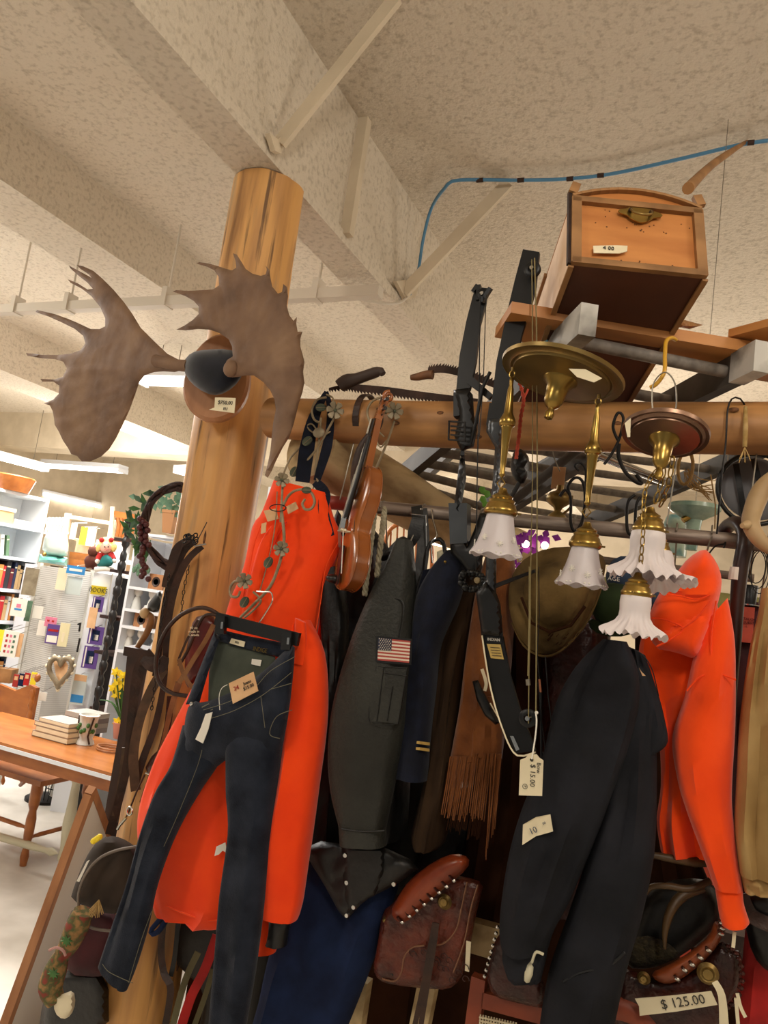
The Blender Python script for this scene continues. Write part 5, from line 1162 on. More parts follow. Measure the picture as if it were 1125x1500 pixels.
bs_ = thing('branch', 'bare brown branch propped up behind the chest lid', 'branch', PD(1050, 240, 2.6))
MB().tube(spl([PD(1008, 276, 2.25), PD(1045, 240, 2.6), PZ(1094, 207, 3.73)], 14), [.018, .014, .012, .006], 10).build('stick', M['chestrim'], bs_, smooth=True)

# ================================================================ RIGHT SIDE, ABOVE AND BEHIND THE RAIL
cn = thing('walking_cane', 'dark wooden cane with rounded crook hooked over the rail beside the hoodie', 'cane', PY(1085, 880, 1.94))
MB().tube(spl([PY(1060, 778, 2.06), PY(1070, 768, 2.03), PY(1083, 768, 1.98), PY(1092, 782, 1.95), PY(1091, 800, 1.94), PY(1085, 830, 1.94), PY(1080, 880, 1.94), PY(1076, 940, 1.94), PY(1068, 1040, 1.94)], 40), [.017, .018, .019, .018, .016, .015, .014, .014], 14).build('shaft', mat('cane_wood', '#37201a', .35, c2='#24130f', scale=10), cn, smooth=True)
MB().tube([PY(1081, 832, 1.94), PY(1078, 850, 1.94)], .0175, 14).build('tape', M['white'], cn, label='white tape on the cane')
an = thing('deer_antler', 'smooth pale antler curving up at the right edge above the cane', 'antler', PY(1105, 750, 1.9))
MB().tube(spl([PY(1145, 690, 1.9), PY(1118, 715, 1.89), PY(1104, 745, 1.88), PY(1100, 768, 1.88), PY(1112, 790, 1.88), PY(1130, 805, 1.88)], 30), [.014, .020, .022, .02, .018, .014], 14).build('beam', M['antler2'], an, smooth=True)
MB().tube([PY(1100, 765, 1.88), PY(1092, 770, 1.86), PY(1087, 770, 1.85)], [.013, .010, .006], 10).build('tine_stub', M['antler2'], an, smooth=True)
rk = thing('fencing_mask', 'round grey padded disc with black straps hanging at the upper right', 'mask', PY(1100, 715, 2.1))
MB().lathe([(.001, -.012), (.07, -.010), (.085, 0), (.07, .012), (.001, .012)], PY(1106, 716, 2.12), V((.25, -1, .1)), 32).build('pad', mat('grey_pad', '#6d6c6e', .8), rk, smooth=True)
MB().tube([PY(1106, 716, 2.10)+V((.088*math.cos(a), .02*math.cos(a), .088*math.sin(a)*1.05)) for a in [k*math.pi/16 for k in range(32)]], .006, 8, closed=True).build('rim', M['black'], rk, smooth=True)
strap([(1078, 680, 2.09), (1084, 715, 2.08), (1090, 752, 2.09)], 2.09, .014, M['black'], rk); strap([(1104, 672, 2.08), (1108, 690, 2.07), (1114, 712, 2.08)], 2.08, .014, M['black'], rk)
pe = thing('pennant', 'small red pennant with white lower tip left of the grey disc', 'pennant', PY(1062, 715, 2.2))
MB().prism([PY(1048, 702, 2.2), PY(1066, 690, 2.2), PY(1077, 698, 2.2), PY(1072, 722, 2.2), PY(1066, 728, 2.2)], (0, .003, 0)).build('cloth', M['red'], pe)
MB().tube([PY(1064, 692, 2.2), V((PY(1064, 692, 2.2).x, 2.03, 2.21))], .0012, 5).build('thread', M['white'], pe)
MB().prism([PY(1057, 715, 2.203), PY(1066, 728, 2.203), PY(1071, 724, 2.203), PY(1069, 748, 2.203)], (0, .003, 0)).build('tip', M['white'], pe)
tw = thing('twine_bundle', 'frayed natural twine knotted over the ladder and hanging in loops', 'twine', PY(1020, 715, 2.1))
for k in range(14):
    x0 = 1005+random.uniform(-4, 4); y0 = 690+random.uniform(-4, 6)
    MB().tube(spl([PD(x0, y0, 2.2), PD(x0+12+random.uniform(-6, 8), y0+18+random.uniform(-6, 6), 2.2), PD(x0+35+random.uniform(-14, 14), y0+28+random.uniform(-12, 14), 2.22)], 10), .0016, 4).build('strand', M['twine'], tw)
MB().tube([PD(1004, 685, 2.18)+V((.02*math.cos(a), 0, .05*math.sin(a))) for a in [k*math.pi/8 for k in range(16)]], .005, 6, closed=True).build('loop', M['twine'], tw, smooth=True)
MB().tube([PD(1041, 695, 2.2), PD(1048, 740, 2.2), PD(1047, 775, 2.2)], .002, 5).build('strand', M['twine'], tw)
tf = thing('twine_tassel', 'short twine tassel tied round the log beam at the far right', 'twine', PY(1091, 630, 1.91))
MB().tube([PY(1092, 596, 1.925), PY(1092, 625, 1.915), PY(1091, 655, 1.915)], [.004, .006, .005], 8).build('cord', M['twine'], tf, smooth=True)
for k in range(10): MB().tube([PY(1091, 655, 1.915), PY(1091+random.uniform(-9, 9), 675+random.uniform(-6, 4), 1.9)], .0012, 4).build('strand', M['twine'], tf)
wv = thing('hanging_wire', 'thin dark wire looping over the beam and down left of the tassel', 'wire', PY(1060, 700, 1.92))
MB().tube(spl([PY(1100, 620, 2.0), PY(1088, 588, 1.95), PY(1074, 583, 1.93), PY(1066, 600, 1.92), PY(1063, 650, 1.92), PY(1057, 700, 1.92), PY(1050, 782, 1.95)], 30), .0022, 6).build('wire', M['iron'], wv, smooth=True)
# black iron plant hooks
def iron_hook(pts, D, r, label):
    t = thing('iron_hook', label, 'hook', PD(pts[0][0], pts[0][1], D)); MB().tube(spl([PD(x, y, D) for x, y in pts], max(20, 6*len(pts))), r, 8).build('bent_rod', M['iron'], t, smooth=True); return t
iron_hook([(905, 645), (898, 625), (905, 605), (913, 612), (908, 640), (896, 665), (885, 680)], 1.75, .0035, 'black iron hook twisting between the two ceiling plates')
iron_hook([(907, 650), (906, 668), (915, 690), (930, 705), (940, 708), (932, 695)], 1.72, .0045, 'black iron hook with a white wrap, below the beam')
iron_hook([(835, 725), (832, 712), (842, 700), (853, 705), (857, 730), (852, 765), (842, 778), (836, 765), (836, 730), (828, 718), (820, 727)], 1.95, .004, 'scrolled dark iron hook left of the second etched shade')
iron_hook([(938, 728), (932, 740), (930, 770), (928, 783), (920, 780), (918, 760), (920, 735), (930, 725)], 1.9, .004, 'dark iron loop left of the ruffled shade cap')
iron_hook([(848, 690), (842, 682), (850, 678), (858, 690), (856, 720)], 2.0, .003, 'small iron curl above the scrolled hook')
ol = thing('oil_lamp', 'small dark brass oil lamp hanging behind the bow strings', 'lamp', PD(817, 745, 2.3))
MB().lathe([(.001, 0), (.030, .002), (.028, .02), (.010, .035), (.014, .045), (.036, .06), (.040, .075), (.030, .09), (.012, .098), (.010, .115), (.001, .117)], PD(815, 765, 2.3), Zup, 24).build('reservoir', M['brassd'], ol, smooth=True)
MB().box(PD(818, 700, 2.35), (.04, .003, .07)).build('card_tag', M['kraft'], ol)
MB().tube([PD(820, 690, 2.34), PD(812, 672, 2.3), PD(808, 655, 2.25)], .002, 5).build('hanging_wire', M['wire'], ol)
MB().tube(spl([PD(826, 752, 2.3), PD(836, 742, 2.28), PD(838, 726, 2.28)], 10), .004, 6).build('arm', M['brassd'], ol, smooth=True)
gl = thing('glass_lamp', 'pale green marbled glass lamp shade upside down above the rail', 'lamp', PD(990, 790, 2.9))
gg = mat('marbled_glass', '#a9c3b2', .25, c2='#6d8f84', scale=14)
MB().lathe([(.02, 0), (.024, .06), (.03, .11), (.075, .135), (.09, .15), (.088, .165), (.03, .175), (.001, .176)], PD(1012, 806, 2.7), Zup, 28).build('shade', gg, gl, smooth=True)
MB().lathe([(.05, 0), (.05, .10), (.036, .15), (.03, .16)], PD(985, 815, 2.9), Zup, 24).build('vase_shade', mat('teal_glass', '#bcd0c0', .25, c2='#3f8791', scale=9, contrast=(.35, .5)), gl, smooth=True)
MB().tube([PD(1018, 750, 2.7), V((PD(1018, 750, 2.7).x, PD(1018, 750, 2.7).y, CZ+.01))], .0015, 5).build('hanging_wire', M['wire'], gl)
MB().ball(PD(1020, 748, 2.7), .022, (1.2, .6, .9)).build('gold_finial', M['brass'], gl, smooth=True)
MB().tube([PD(1018, 752, 2.7), PD(1000, 762, 2.7)], .012, 8).build('gold_neck', M['brass'], gl, smooth=True)
pf = thing('purple_flowers', 'bunch of bright purple artificial flowers behind the first shade', 'flowers', PD(775, 800, 2.4))
PU = mat('purple_petal', '#a32bb0', .6, c2='#7d1a8c', scale=20)
rr_ = random.Random(9)
for k in range(34):
    c = PD(rr_.uniform(752, 808), rr_.uniform(782, 806) if k < 24 else rr_.uniform(800, 845), 2.4+rr_.uniform(-.08, .08)); c = c if k < 24 else PD(rr_.uniform(750, 768), rr_.uniform(800, 850), 2.4)
    a = rr_.uniform(0, 6.3); d = V((math.cos(a), rr_.uniform(-.4, .4), math.sin(a))); t = d.cross(V((0, 1, 0))).normalized()
    MB().prism([c, c+d*.018+t*.012, c+d*.036, c+d*.018-t*.012], (0, .002, 0)).build('petal', PU, pf)
for x, y in ((770, 797), (798, 799)): MB().ball(PD(x, y, 2.33), .012).build('lit_bulb', mat('bulb_glow', '#fff1dc', .4, emis=('#ffe9c8', 5)), pf)
lp = thing('sparkling_lamp', 'lit table lamp glowing behind the belt and bridle', 'lamp', PD(662, 780, 4.2))
MB().lathe([(.03, 0), (.12, 0), (.09, .11), (.05, .15), (.001, .15)], PD(660, 800, 4.2), Zup, 24).build('lamp_shade', _mc['bulb_glow'], lp, smooth=True)
MB().lathe([(.05, -.4), (.03, -.2), (.05, -.1), (.01, 0)], PD(660, 800, 4.2), Zup, 16).build('lamp_base', M['cream'], lp, smooth=True)
# windsor chair up on a stack behind
wc = thing('windsor_chair', 'honey coloured hoop back chair seen small between the rope and the belt', 'chair', PD(585, 800, 5.2))
MB().tube(spl([PD(560, 840, 5.2), PD(563, 800, 5.2), PD(572, 775, 5.2), (PD(595, 765, 5.2)), PD(620, 772, 5.2), PD(632, 800, 5.2), PD(632, 850, 5.2)], 30), .016, 8).build('hoop', M['oak'], wc, smooth=True)
for k in range(6): MB().tube([PD(573+k*9.5, 772-3*math.sin(k*.6), 5.2), PD(570+k*9.5, 850, 5.2)], .008, 6).build('spindle', M['oak'], wc)
MB().box(PD(597, 855, 5.0), (.45, .42, .04)).build('seat', M['oak'], wc)
for dx in (-.18, .18):
    for dy in (-.17, .17):
        p = PD(597, 855, 5.0)+V((dx, dy, 0)); MB().tube([p, V((p.x, p.y, p.z-.45))], .015, 8).build('leg', M['oak'], wc)
sh = thing('storage_shelf', 'tall brown shelf of stock standing behind the clothes rack', 'shelf', (-1.6, 4.9, 0))
for x in (-3.0, -1.2, .6, 2.2): MB().box((x, 5.2, .75), (.05, .5, 1.50)).build('upright', M['mirrorwood'], sh)
for z in (.1, .75, 1.36): MB().box((-.4, 5.2, z), (5.2, .5, .04)).build('shelf_board', M['mirrorwood'], sh)
MB().box((-.4, 5.5, .7), (5.2, .03, 1.4)).build('back_panel', M['mirrorwood'], sh)
# green-gold strip of garland / clutter above right rail
gs = thing('gold_trim_sign', 'long olive gold sign board seen between the rail and the hoodie', 'sign', PD(1000, 880, 3.4))
MB().bar(PD(880, 866, 3.4), PD(1160, 905, 3.2), .05, .13, up=(0, 0, 1)).build('board', mat('gold_board', '#a6a15f', .7, c2='#87834a', scale=10), gs)
rr_ = random.Random(21)
cl = [('#d8d3c4', 'white'), ('#c9b9a0', 'cream'), ('#7b8f74', 'green'), ('#8e8f95', 'grey'), ('#d9a9a0', 'pink'), ('#b8b2a0', 'stone')]
for k in range(12):
    x = 895+k*20+rr_.uniform(-4, 4); c = cl[k % 6]; p = PD(x, 870+rr_.uniform(-4, 10)+(x-900)*.14, 3.9); p.z = 1.435+.12; p.y = PD(870, 895, 3.9).y+.02
    MB().lathe([(.03, -.09), (.05, -.06), (.045, 0), (.02, .05), (.028, .08), (.001, .081)], p, Zup, 14).build('vase', mat('vase_'+c[1], c[0], .3), tag_ if False else None, smooth=True) if False else None
    o_ = MB().lathe([(.03, -.12), (.052, -.08), (.05, -.02), (.02, .04), (.030, .07), (.001, .071)], p, Zup, 14).build('vase', mat('vase_'+c[1], c[0], .3), None, smooth=True)
    tag(o_, c[1]+' glazed vase beyond the rail, '+'first second third fourth fifth sixth seventh eighth ninth tenth eleventh twelfth'.split()[k]+' from the left on the far shelf', 'vase', 'vases beyond the rail')
SV=0
sv = thing('display_shelf', 'pale shelf carrying the vases beyond the right of the rail', 'shelf', PD(1000, 930, 4.0))
q0 = PD(870, 895, 3.9); MB().box((q0.x+.6, q0.y, 1.42), (1.9, .35, .03)).build('shelf_board', M['cream'], sv)
MB().box((q0.x+.6, q0.y+.1, .7), (1.8, .3, 1.40)).build('cabinet_body', M['redbox'], sv)
rb = thing('red_card_box', 'red cardboard sign box with dark printing right of the cane', 'box', PY(1097, 905, 2.1))
MB().prism([PY(1082, 888, 2.1), PY(1106, 890, 2.1), PY(1102, 942, 2.1), PY(1080, 940, 2.1)], (0, .08, 0)).build('box', M['redbox'], rb)
text('CATALOG\nREQUESTS\nL', 'box_lettering', M['darkred'], PY(1094, 912, 2.097), PY(1104, 913, 2.1)-PY(1084, 911, 2.1), Zup, .009, rb)
mg = thing('black_tumbler', 'small black tumbler standing on the red box', 'cup', PY(1099, 870, 2.14))
MB().lathe([(.014, 0), (.018, .05), (.016, .052), (.001, .05)], PY(1098, 887, 2.14), Zup, 16).build('cup', M['black'], mg, smooth=True)
MB().lathe([(.001, 0), (.026, .001), (.026, .004), (.001, .004)], PY(1098, 888, 2.14), Zup, 16).build('saucer', M['chrome'], mg, smooth=True)
cr_ = thing('wire_loop', 'coiled thin black wire loops hanging right of the cane', 'wire', PY(1105, 830, 2.0))
for k in range(3): MB().tube([PY(1108+k*3, 830+k*4, 2.0)+V((.02*math.cos(a), 0, (.04+.006*k)*math.sin(a))) for a in [j*math.pi/10 for j in range(20)]], .0013, 5, closed=True).build('loop', M['iron'], cr_)
# rope
for nm_, x0, y0, x1, y1, lab in (('rope', 549, 748, 534, 872, 'cream twisted rope hanging just right of the violin, thicker length'), ('rope', 564, 742, 552, 845, 'cream twisted rope hanging nearer the belt, shorter length')):
    r_ = thing(nm_, lab, 'rope', PY(x0, (y0+y1)/2, 1.98)); q = spl([PY(x0, y0, 1.99), PY((x0+x1)/2, (y0+y1)/2, 1.90), PY(x1, y1, 1.89)], 60)
    for ph in (0, 2.09, 4.19): MB().tube([p+V((.0045*math.cos(i*.55+ph), .0045*math.sin(i*.55+ph), 0)) for i, p in enumerate(q)], .0045, 6).build('strand', M['rope'], r_, smooth=True)
    MB().tube([PY(x0, y0, 1.99), V((PY(x0, y0, 1.99).x, 2.0, RZ+.022)), V((PY(x0, y0, 1.99).x, 2.025, RZ))], .006, 8).build('hitch', M['rope'], r_, smooth=True)
# ladder/pole hangers
# ================================================================ SADDLES AND THE DARK LOWER PART
sd1 = thing('western_saddle', 'brown tooled leather saddle below the fringed jacket with laced cantle roll', 'saddle', PY(625, 1370, 1.98)); S1 = 1.96
puff([(560, 1335), (577, 1322), (600, 1300), (640, 1280), (682, 1284), (709, 1293), (703, 1318), (696, 1345), (690, 1380), (683, 1412), (674, 1436), (657, 1450), (622, 1448), (576, 1443), (554, 1436), (546, 1420), (553, 1384)], lambda x, y: S1+.0002*(x-600), .028, 14, 6, sm=1, bump=lambda x, y: .004*noise.noise(V((x*.08, y*.08, 9)))).build('fender', M['saddle'], sd1, smooth=True)
puff([(572, 1336), (580, 1318), (600, 1288), (638, 1260), (667, 1249), (688, 1256), (686, 1272), (656, 1297), (622, 1326), (594, 1353), (579, 1349)], S1-.06, .04, 20, 6, sm=1).build('cantle_roll', mat('polished_cantle', '#8a3a1a', .28, c2='#5a2010', scale=10), sd1, smooth=True)
for k in range(8):
    t = k/7; x = 588+(664-588)*t; y = 1351-(1351-1290)*t
    MB().tube([PY(x-6, y-8, S1-.095), PY(x+1, y+1, S1-.085)], .0035, 6).build('rim_lacing', M['saddle_d'], sd1)
    MB().ball(PY(x+1, y, S1-.088), .0042, (1.3, 1, 1), 8).build('silver_bead', M['chrome'], sd1)
def concho(x, y, Y, r, parent):
    MB().lathe([(.001, -.008), (r*.45, -.008), (r*.5, -.004), (r*.7, -.006), (r*.85, -.003), (r, 0), (.001, .002)], PY(x, y, Y), (0, 1, 0), 20, caps=False).build('concho', M['brassd'], parent, smooth=True)
concho(651, 1321, S1-.035, .019, sd1); concho(566, 1348, S1-.02, .011, sd1)
for pl_ in ([(700, 1296), (690, 1330), (680, 1380), (664, 1425)], [(684, 1292), (676, 1330), (668, 1362), (650, 1382), (630, 1385)], [(622, 1385), (604, 1388), (592, 1402), (588, 1424), (578, 1437), (560, 1434)]):
    seam(pl_, S1-.03, mat('welt', '#7a5238', .6), sd1, .0022, 'edge_welt')
MB().tube([PY(548, 1418, S1-.02), PY(565, 1413, S1-.025), PY(582, 1416, S1-.028)], .0015, 5).build('slot_stitch', _mc['welt'], sd1)
puff([(556, 1420), (578, 1424), (577, 1431), (556, 1428)], S1-.03, .004, 3, 3).build('slot', M['leather_b'], sd1)
for dx in (0, 9): strap([(637+dx*.3, 1352, S1-.045), (631+dx*.5, 1385, S1-.05), (621+dx*.6, 1440, S1-.05), (607+dx, 1505, S1-.04)], S1, .013, M['strap'], sd1, 'saddle_string', .004)
rs_ = random.Random(2)
for k in range(16):
    x = 600+rs_.uniform(0, 85); y = 1395+rs_.uniform(0, 42)
    c = PY(x, y, S1-.031); MB().tube([c+V((.011*math.cos(a)*(1-a/7), -.001, .011*math.sin(a)*(1-a/7))) for a in [j*.5 for j in range(11)]], .0012, 4).build('tooled_scroll', M['saddle_d'], sd1)
quad([(683, 1378), (690, 1380), (687, 1424), (681, 1422)], S1-.03, M['paper'], sd1, 'edge_tag')

sd2 = thing('western_saddle', 'dark brown saddle at lower right with a long paper price strip', 'saddle', PY(1000, 1420, 1.95)); S2 = 1.90
puff([(900, 1425), (912, 1416), (960, 1435), (1000, 1430), (1030, 1405), (1055, 1375), (1072, 1392), (1085, 1392), (1088, 1430), (1080, 1462), (1066, 1475), (1050, 1520), (895, 1520)], S2+.02, .035, 16, 7, sm=1).build('skirt', M['saddle_d'], sd2, smooth=True)
puff([(920, 1395), (925, 1350), (950, 1300), (1000, 1285), (1045, 1290), (1058, 1330), (1050, 1355), (1020, 1385), (985, 1408), (950, 1420), (918, 1418)], S2+.11, .05, 26, 8, sm=1).build('seat', M['leather_b'], sd2, smooth=True)
puff([(916, 1385), (940, 1368), (975, 1378), (1000, 1400), (960, 1418), (918, 1418)], S2+.05, .03, 12, 6, sm=1).build('fleece_pad', M['fleece'], sd2, smooth=True)
puff([(952, 1425), (980, 1413), (1012, 1394), (1040, 1370), (1046, 1348), (1055, 1352), (1060, 1366), (1052, 1385), (1028, 1412), (996, 1436), (978, 1442), (962, 1438)], S2-.02, .03, 12, 5, sm=1).build('cantle_roll', mat('roll_leather', '#8a4320', .3, c2='#5d2813', scale=10), sd2, smooth=True)
for x, y in ((1026, 1403), (1014, 1413), (1003, 1421), (992, 1434), (1038, 1392), (1057, 1352), (1058, 1360), (1056, 1368)):
    MB().tube([PY(x-4, y-5, S2-.055), PY(x+3, y+4, S2-.05)], .0032, 6).build('rim_lacing', M['saddle_d'], sd2); MB().ball(PY(x, y, S2-.056), .0045, (1.5, 1, .8), 8).build('silver_bead', M['chrome'], sd2)
for k in range(12):
    a = -1.3+k*.24; x = 1060+27*math.cos(a); y = 1430+46*math.sin(a)
    MB().ball(PY(x, y, S2-.018), .006, (1.1, 1, .8), 8).build('edge_lacing', M['saddle_d'], sd2)
concho(943, 1433, S2-.03, .014, sd2); concho(1037, 1426, S2-.04, .022, sd2)
for dx in (0, 6): strap([(1046+dx*.3, 1438, S2-.05), (1056+dx*.5, 1460, S2-.055), (1058+dx, 1510, S2-.05)], S2, .011, M['paper'], sd2, 'saddle_string', .003)
for p in ([(1076, 1365), (1074, 1388)], [(1080, 1455), (1085, 1475), (1092, 1490)], [(1078, 1462), (1082, 1510)]): strap([(x, y, S2-.05) for x, y in p], S2, .007, M['paper'], sd2, 'saddle_string', .003)
quad([(930, 1463), (990, 1458), (1042, 1452), (1051, 1472), (990, 1482), (937, 1488), (936, 1474)], S2-.05, M['paper'], sd2, 'price_strip', label='long cream paper price strip')
text('$ 125.00', 'price_writing', M['ink'], PY(1000, 1468, S2-.053), PY(1042, 1460, S2)-PY(940, 1474, S2), Zup, .026, sd2, ext=.0003)
sd3 = thing('leather_chaps', 'dark red tooled leather piece edged with silver studs, under the trouser cuff', 'leather piece', PY(750, 1420, 1.9))
puff([(712, 1430), (718, 1400), (728, 1370), (745, 1362), (770, 1400), (800, 1440), (796, 1478), (760, 1470), (722, 1460)], 1.90, .025, 12, 6, sm=1).build('flap', M['saddle_d'], sd3, smooth=True)
for k in range(9):
    t = k/8; MB().ball(PY(729-19*t, 1358+72*t, 1.868), .0048, n=8).build('silver_stud', M['chrome'], sd3)
dh = thing('antler_hooks', 'thin brown horn tips curving in the shadow behind the lower right saddle', 'horn', PY(980, 1300, 1.95))
MB().tube(spl([PY(935, 1268, 1.86), PY(938, 1258, 1.86), PY(955, 1253, 1.87), PY(985, 1258, 1.88), PY(1015, 1262, 1.9), PY(1050, 1262, 1.93)], 24), [.003, .007, .009, .011, .012], 10).build('tine', M['tip'], dh, smooth=True)
MB().tube(spl([PY(945, 1308, 1.9), PY(955, 1299, 1.9), PY(978, 1298, 1.9), PY(1010, 1302, 1.91), PY(1040, 1290, 1.93)], 20), [.006, .007, .008, .008], 8).build('tine', M['tip'], dh, smooth=True)
MB().tube(spl([PY(974, 1390, 1.88), PY(974, 1365, 1.88), PY(982, 1335, 1.89), PY(1000, 1312, 1.91), PY(1030, 1300, 1.93)], 20), [.003, .009, .012, .010], 10).build('tine', M['tip'], dh, smooth=True)
MB().tube(spl([PY(1003, 1228, 1.9), PY(1012, 1250, 1.92), PY(1022, 1265, 1.93)], 10), [.003, .008, .012], 8).build('tine', M['tip'], dh, smooth=True)
bo = thing('leather_boots', 'dark brown leather boots hanging at the lower right edge', 'boots', PY(1110, 1350, 1.95))
puff([(1088, 1303), (1130, 1308), (1150, 1320), (1150, 1430), (1125, 1425), (1102, 1400), (1090, 1350)], 1.96, .05, 16, 7, sm=1).build('boot', M['leather_b'], bo, smooth=True)
strap([(1085, 1310, 1.9), (1100, 1340, 1.9), (1128, 1355, 1.9)], 1.9, .03, M['strap'], bo, 'boot_strap')
rc = thing('red_cloth', 'bright red cloth hanging at the bottom right corner', 'cloth', PY(1105, 1450, 2.05))
loft([(1092, 1360, 1160, 1360), (1086, 1420, 1160, 1420), (1076, 1515, 1160, 1515)], 2.06, .05, fold=.02, nf=4).build('cloth', M['red'], rc, smooth=True)
fc = thing('red_framed_chair', 'terracotta painted chair frame with woven cream seat at the bottom centre', 'chair', PY(740, 1480, 1.9))
TF = mat('terracotta_paint', '#8f3f22', .5, c2='#6f2d17', scale=8)
MB().bar(PY(703, 1430, 1.93), PY(690, 1530, 1.93), .035, .03, up=(0, 1, 0)).build('post', TF, fc)
MB().bar(PY(708, 1462, 1.93), PY(800, 1486, 1.93), .035, .03, up=(0, 1, 0)).build('rail', TF, fc)
MB().tube(spl([PY(900, 1472, 1.9), PY(930, 1482, 1.9), PY(955, 1510, 1.9)], 12), .028, 10).build('curved_arm', TF, fc, smooth=True)
wm = MB()
for k in range(14): wm.tube([PY(704+k*4, 1486+k*.9, 1.91), PY(700+k*4, 1530, 1.9)], .0022, 5)
for k in range(8): wm.tube([PY(702, 1490+k*5, 1.906), PY(765, 1504+k*5, 1.906)], .0022, 5)
wm.build('woven_seat', M['paper'], fc, kind='stuff')
for nm_, pts, wd_, lab in (('wooden_pole', [(688, 1368, 2.05), (748, 1385, 2.05)], .075, 'short mustard coloured rail between the two saddles'), ('wooden_post', [(528, 1432, 2.1), (515, 1520, 2.1)], .06, 'mustard coloured post at the bottom left of the first saddle'), ('wooden_stake', [(628, 1440, 2.1), (612, 1520, 2.1)], .05, 'mustard coloured stake hanging below the first saddle')):
    t = thing(nm_, lab, 'wood', PY(*pts[0])); MB().bar(PY(*pts[0]), PY(*pts[1]), wd_, .04, up=(0, 1, 0)).build('timber', M['logdull'], t)
# dark boxes added under the rack to stand for the shadow there
for i, (x0, x1, yb, lab) in enumerate(((-1.55, -.75, 2.55, 'dark box added as shadow backing on the floor behind the jeans'), (-.72, .0, 2.6, 'dark box added as shadow backing on the floor behind the first saddle'), (.03, .9, 2.6, 'dark box added as shadow backing on the floor behind the second saddle'))):
    t = thing('backing_box', lab, 'trunk', ((x0+x1)/2, yb, 0))
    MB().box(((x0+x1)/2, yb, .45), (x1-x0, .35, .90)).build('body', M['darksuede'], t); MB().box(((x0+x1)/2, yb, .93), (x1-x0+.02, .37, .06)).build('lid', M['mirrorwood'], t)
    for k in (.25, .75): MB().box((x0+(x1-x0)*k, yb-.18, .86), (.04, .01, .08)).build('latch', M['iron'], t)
# ================================================================ ON AND AROUND THE POST (left)
hs = thing('leather_harness', 'bundle of dark leather harness straps with metal rings hanging on the post', 'harness', PD(250, 900, 2.3)); D0 = 2.42
def ps(pts, D, w0, m, parent, name='strap', th=.005):
    global PY
    q = [PD(a[0], a[1], a[2] if len(a) > 2 else D) for a in pts]; q = spl(q, max(10, len(pts)*6)); mb = MB(); n = len(q); vs = []
    ww = w0 if hasattr(w0, '__len__') else [w0]
    for i in range(n):
        t = (q[min(i+1, n-1)]-q[max(i-1, 0)]).normalized(); vw = (q[i]-CO).normalized(); s = t.cross(vw).normalized(); nn = s.cross(t).normalized(); w_ = lin(ww, i/(n-1))/2
        for a, b in ((-1, -1), (1, -1), (1, 1), (-1, 1)): vs.append(q[i]+s*(a*w_)+nn*(b*th/2))
    fs = [(i*4+j, i*4+(j+1) % 4, (i+1)*4+(j+1) % 4, (i+1)*4+j) for i in range(n-1) for j in range(4)]+[(3, 2, 1, 0), tuple(n*4-4+j for j in range(4))]
    mb.add(vs, fs); return mb.build(name, m, parent)
ps([(285, 792), (268, 808), (255, 840), (244, 880), (236, 930), (228, 990)], D0, [.022, .03, .024, .02, .022], M['strap'], hs)
ps([(278, 790), (262, 800), (252, 825), (240, 860)], D0-.02, [.015, .03, .028, .015], M['strap'], hs)
ps([(296, 800), (275, 820), (258, 855), (248, 900), (243, 950), (240, 1000), (228, 1060), (210, 1110), (198, 1150)], D0-.03, [.02, .024, .02, .018, .022, .024], M['strap'], hs)
ps([(240, 980), (222, 1010), (206, 1050), (196, 1100), (197, 1140), (199, 1158)], D0-.05, [.03, .03, .028, .03, .03], mat('worn_strap', '#5d4630', .6, c2='#453322', scale=30), hs)
ps([(225, 958), (207, 975), (198, 1010), (192, 1060), (186, 1120), (172, 1180), (160, 1222)], D0-.02, [.045, .03, .026, .026, .026], M['strap'], hs)
ps([(183, 1095), (176, 1150), (168, 1195)], D0-.02, .018, _mc['worn_strap'], hs)
ps([(243, 962), (235, 975), (220, 972), (208, 965)], D0-.06, [.02, .045, .045, .02], M['strap'], hs)
for k in range(9):
    x, y = 272+random.uniform(-4, 16), 785+random.uniform(-3, 10)
    MB().tube([PD(x, y, D0-.06)+V((.008*math.cos(a), .003*math.sin(a), .008*math.sin(a))) for a in [j*math.pi/6 for j in range(12)]], .0022, 6, closed=True).build('ring', M['iron'], hs)
MB().tube([PD(285, 800, D0-.06), PD(302, 797, D0-.06)], .003, 6).build('buckle_pin', M['chrome'], hs)
MB().tube([PD(290, 790, D0-.06), PD(303, 765, D0-.04)], .0016, 5).build('nail_wire', M['iron'], hs)
for pts in ([(277, 830), (272, 850), (268, 875), (266, 900)], [(248, 842), (243, 870), (238, 900), (234, 930), (232, 975), (226, 1010), (222, 1040)]):
    q = spl([PD(x, y, D0-.08) for x, y in pts], 80); L = sum((q[i+1]-q[i]).length for i in range(79)); n_ = int(L/.014)
    for k in range(n_):
        p = q[int(79*(k+.5)/n_)]; t = (q[79]-q[0]).normalized(); u = t.orthogonal().normalized(); b = t.cross(u); w_ = u if k % 2 else b
        MB().tube([p+t*(.008*math.cos(a))+w_*(.004*math.sin(a)) for a in [j*math.pi/4 for j in range(8)]], .0014, 5, closed=True).build('chain_link', M['iron'], hs)
wh = thing('coiled_whip', 'stiff brown leather whip bent in a big loop round the post', 'whip', PD(260, 950, 2.25))
MB().tube(spl([PD(x, y, 2.26) for x, y in [(330, 915), (322, 902), (305, 892), (288, 891), (265, 901), (246, 920), (234, 944), (229, 968), (230, 990), (238, 1006), (255, 1016), (280, 1020)]], 50), .0065, 10).build('lash', M['strap'], wh, smooth=True)
MB().tube(spl([PD(x, y, 2.24) for x, y in [(322, 903), (308, 900), (297, 905), (285, 930), (274, 955), (262, 975)]], 30), .005, 8).build('loop_strap', M['strap'], wh, smooth=True)
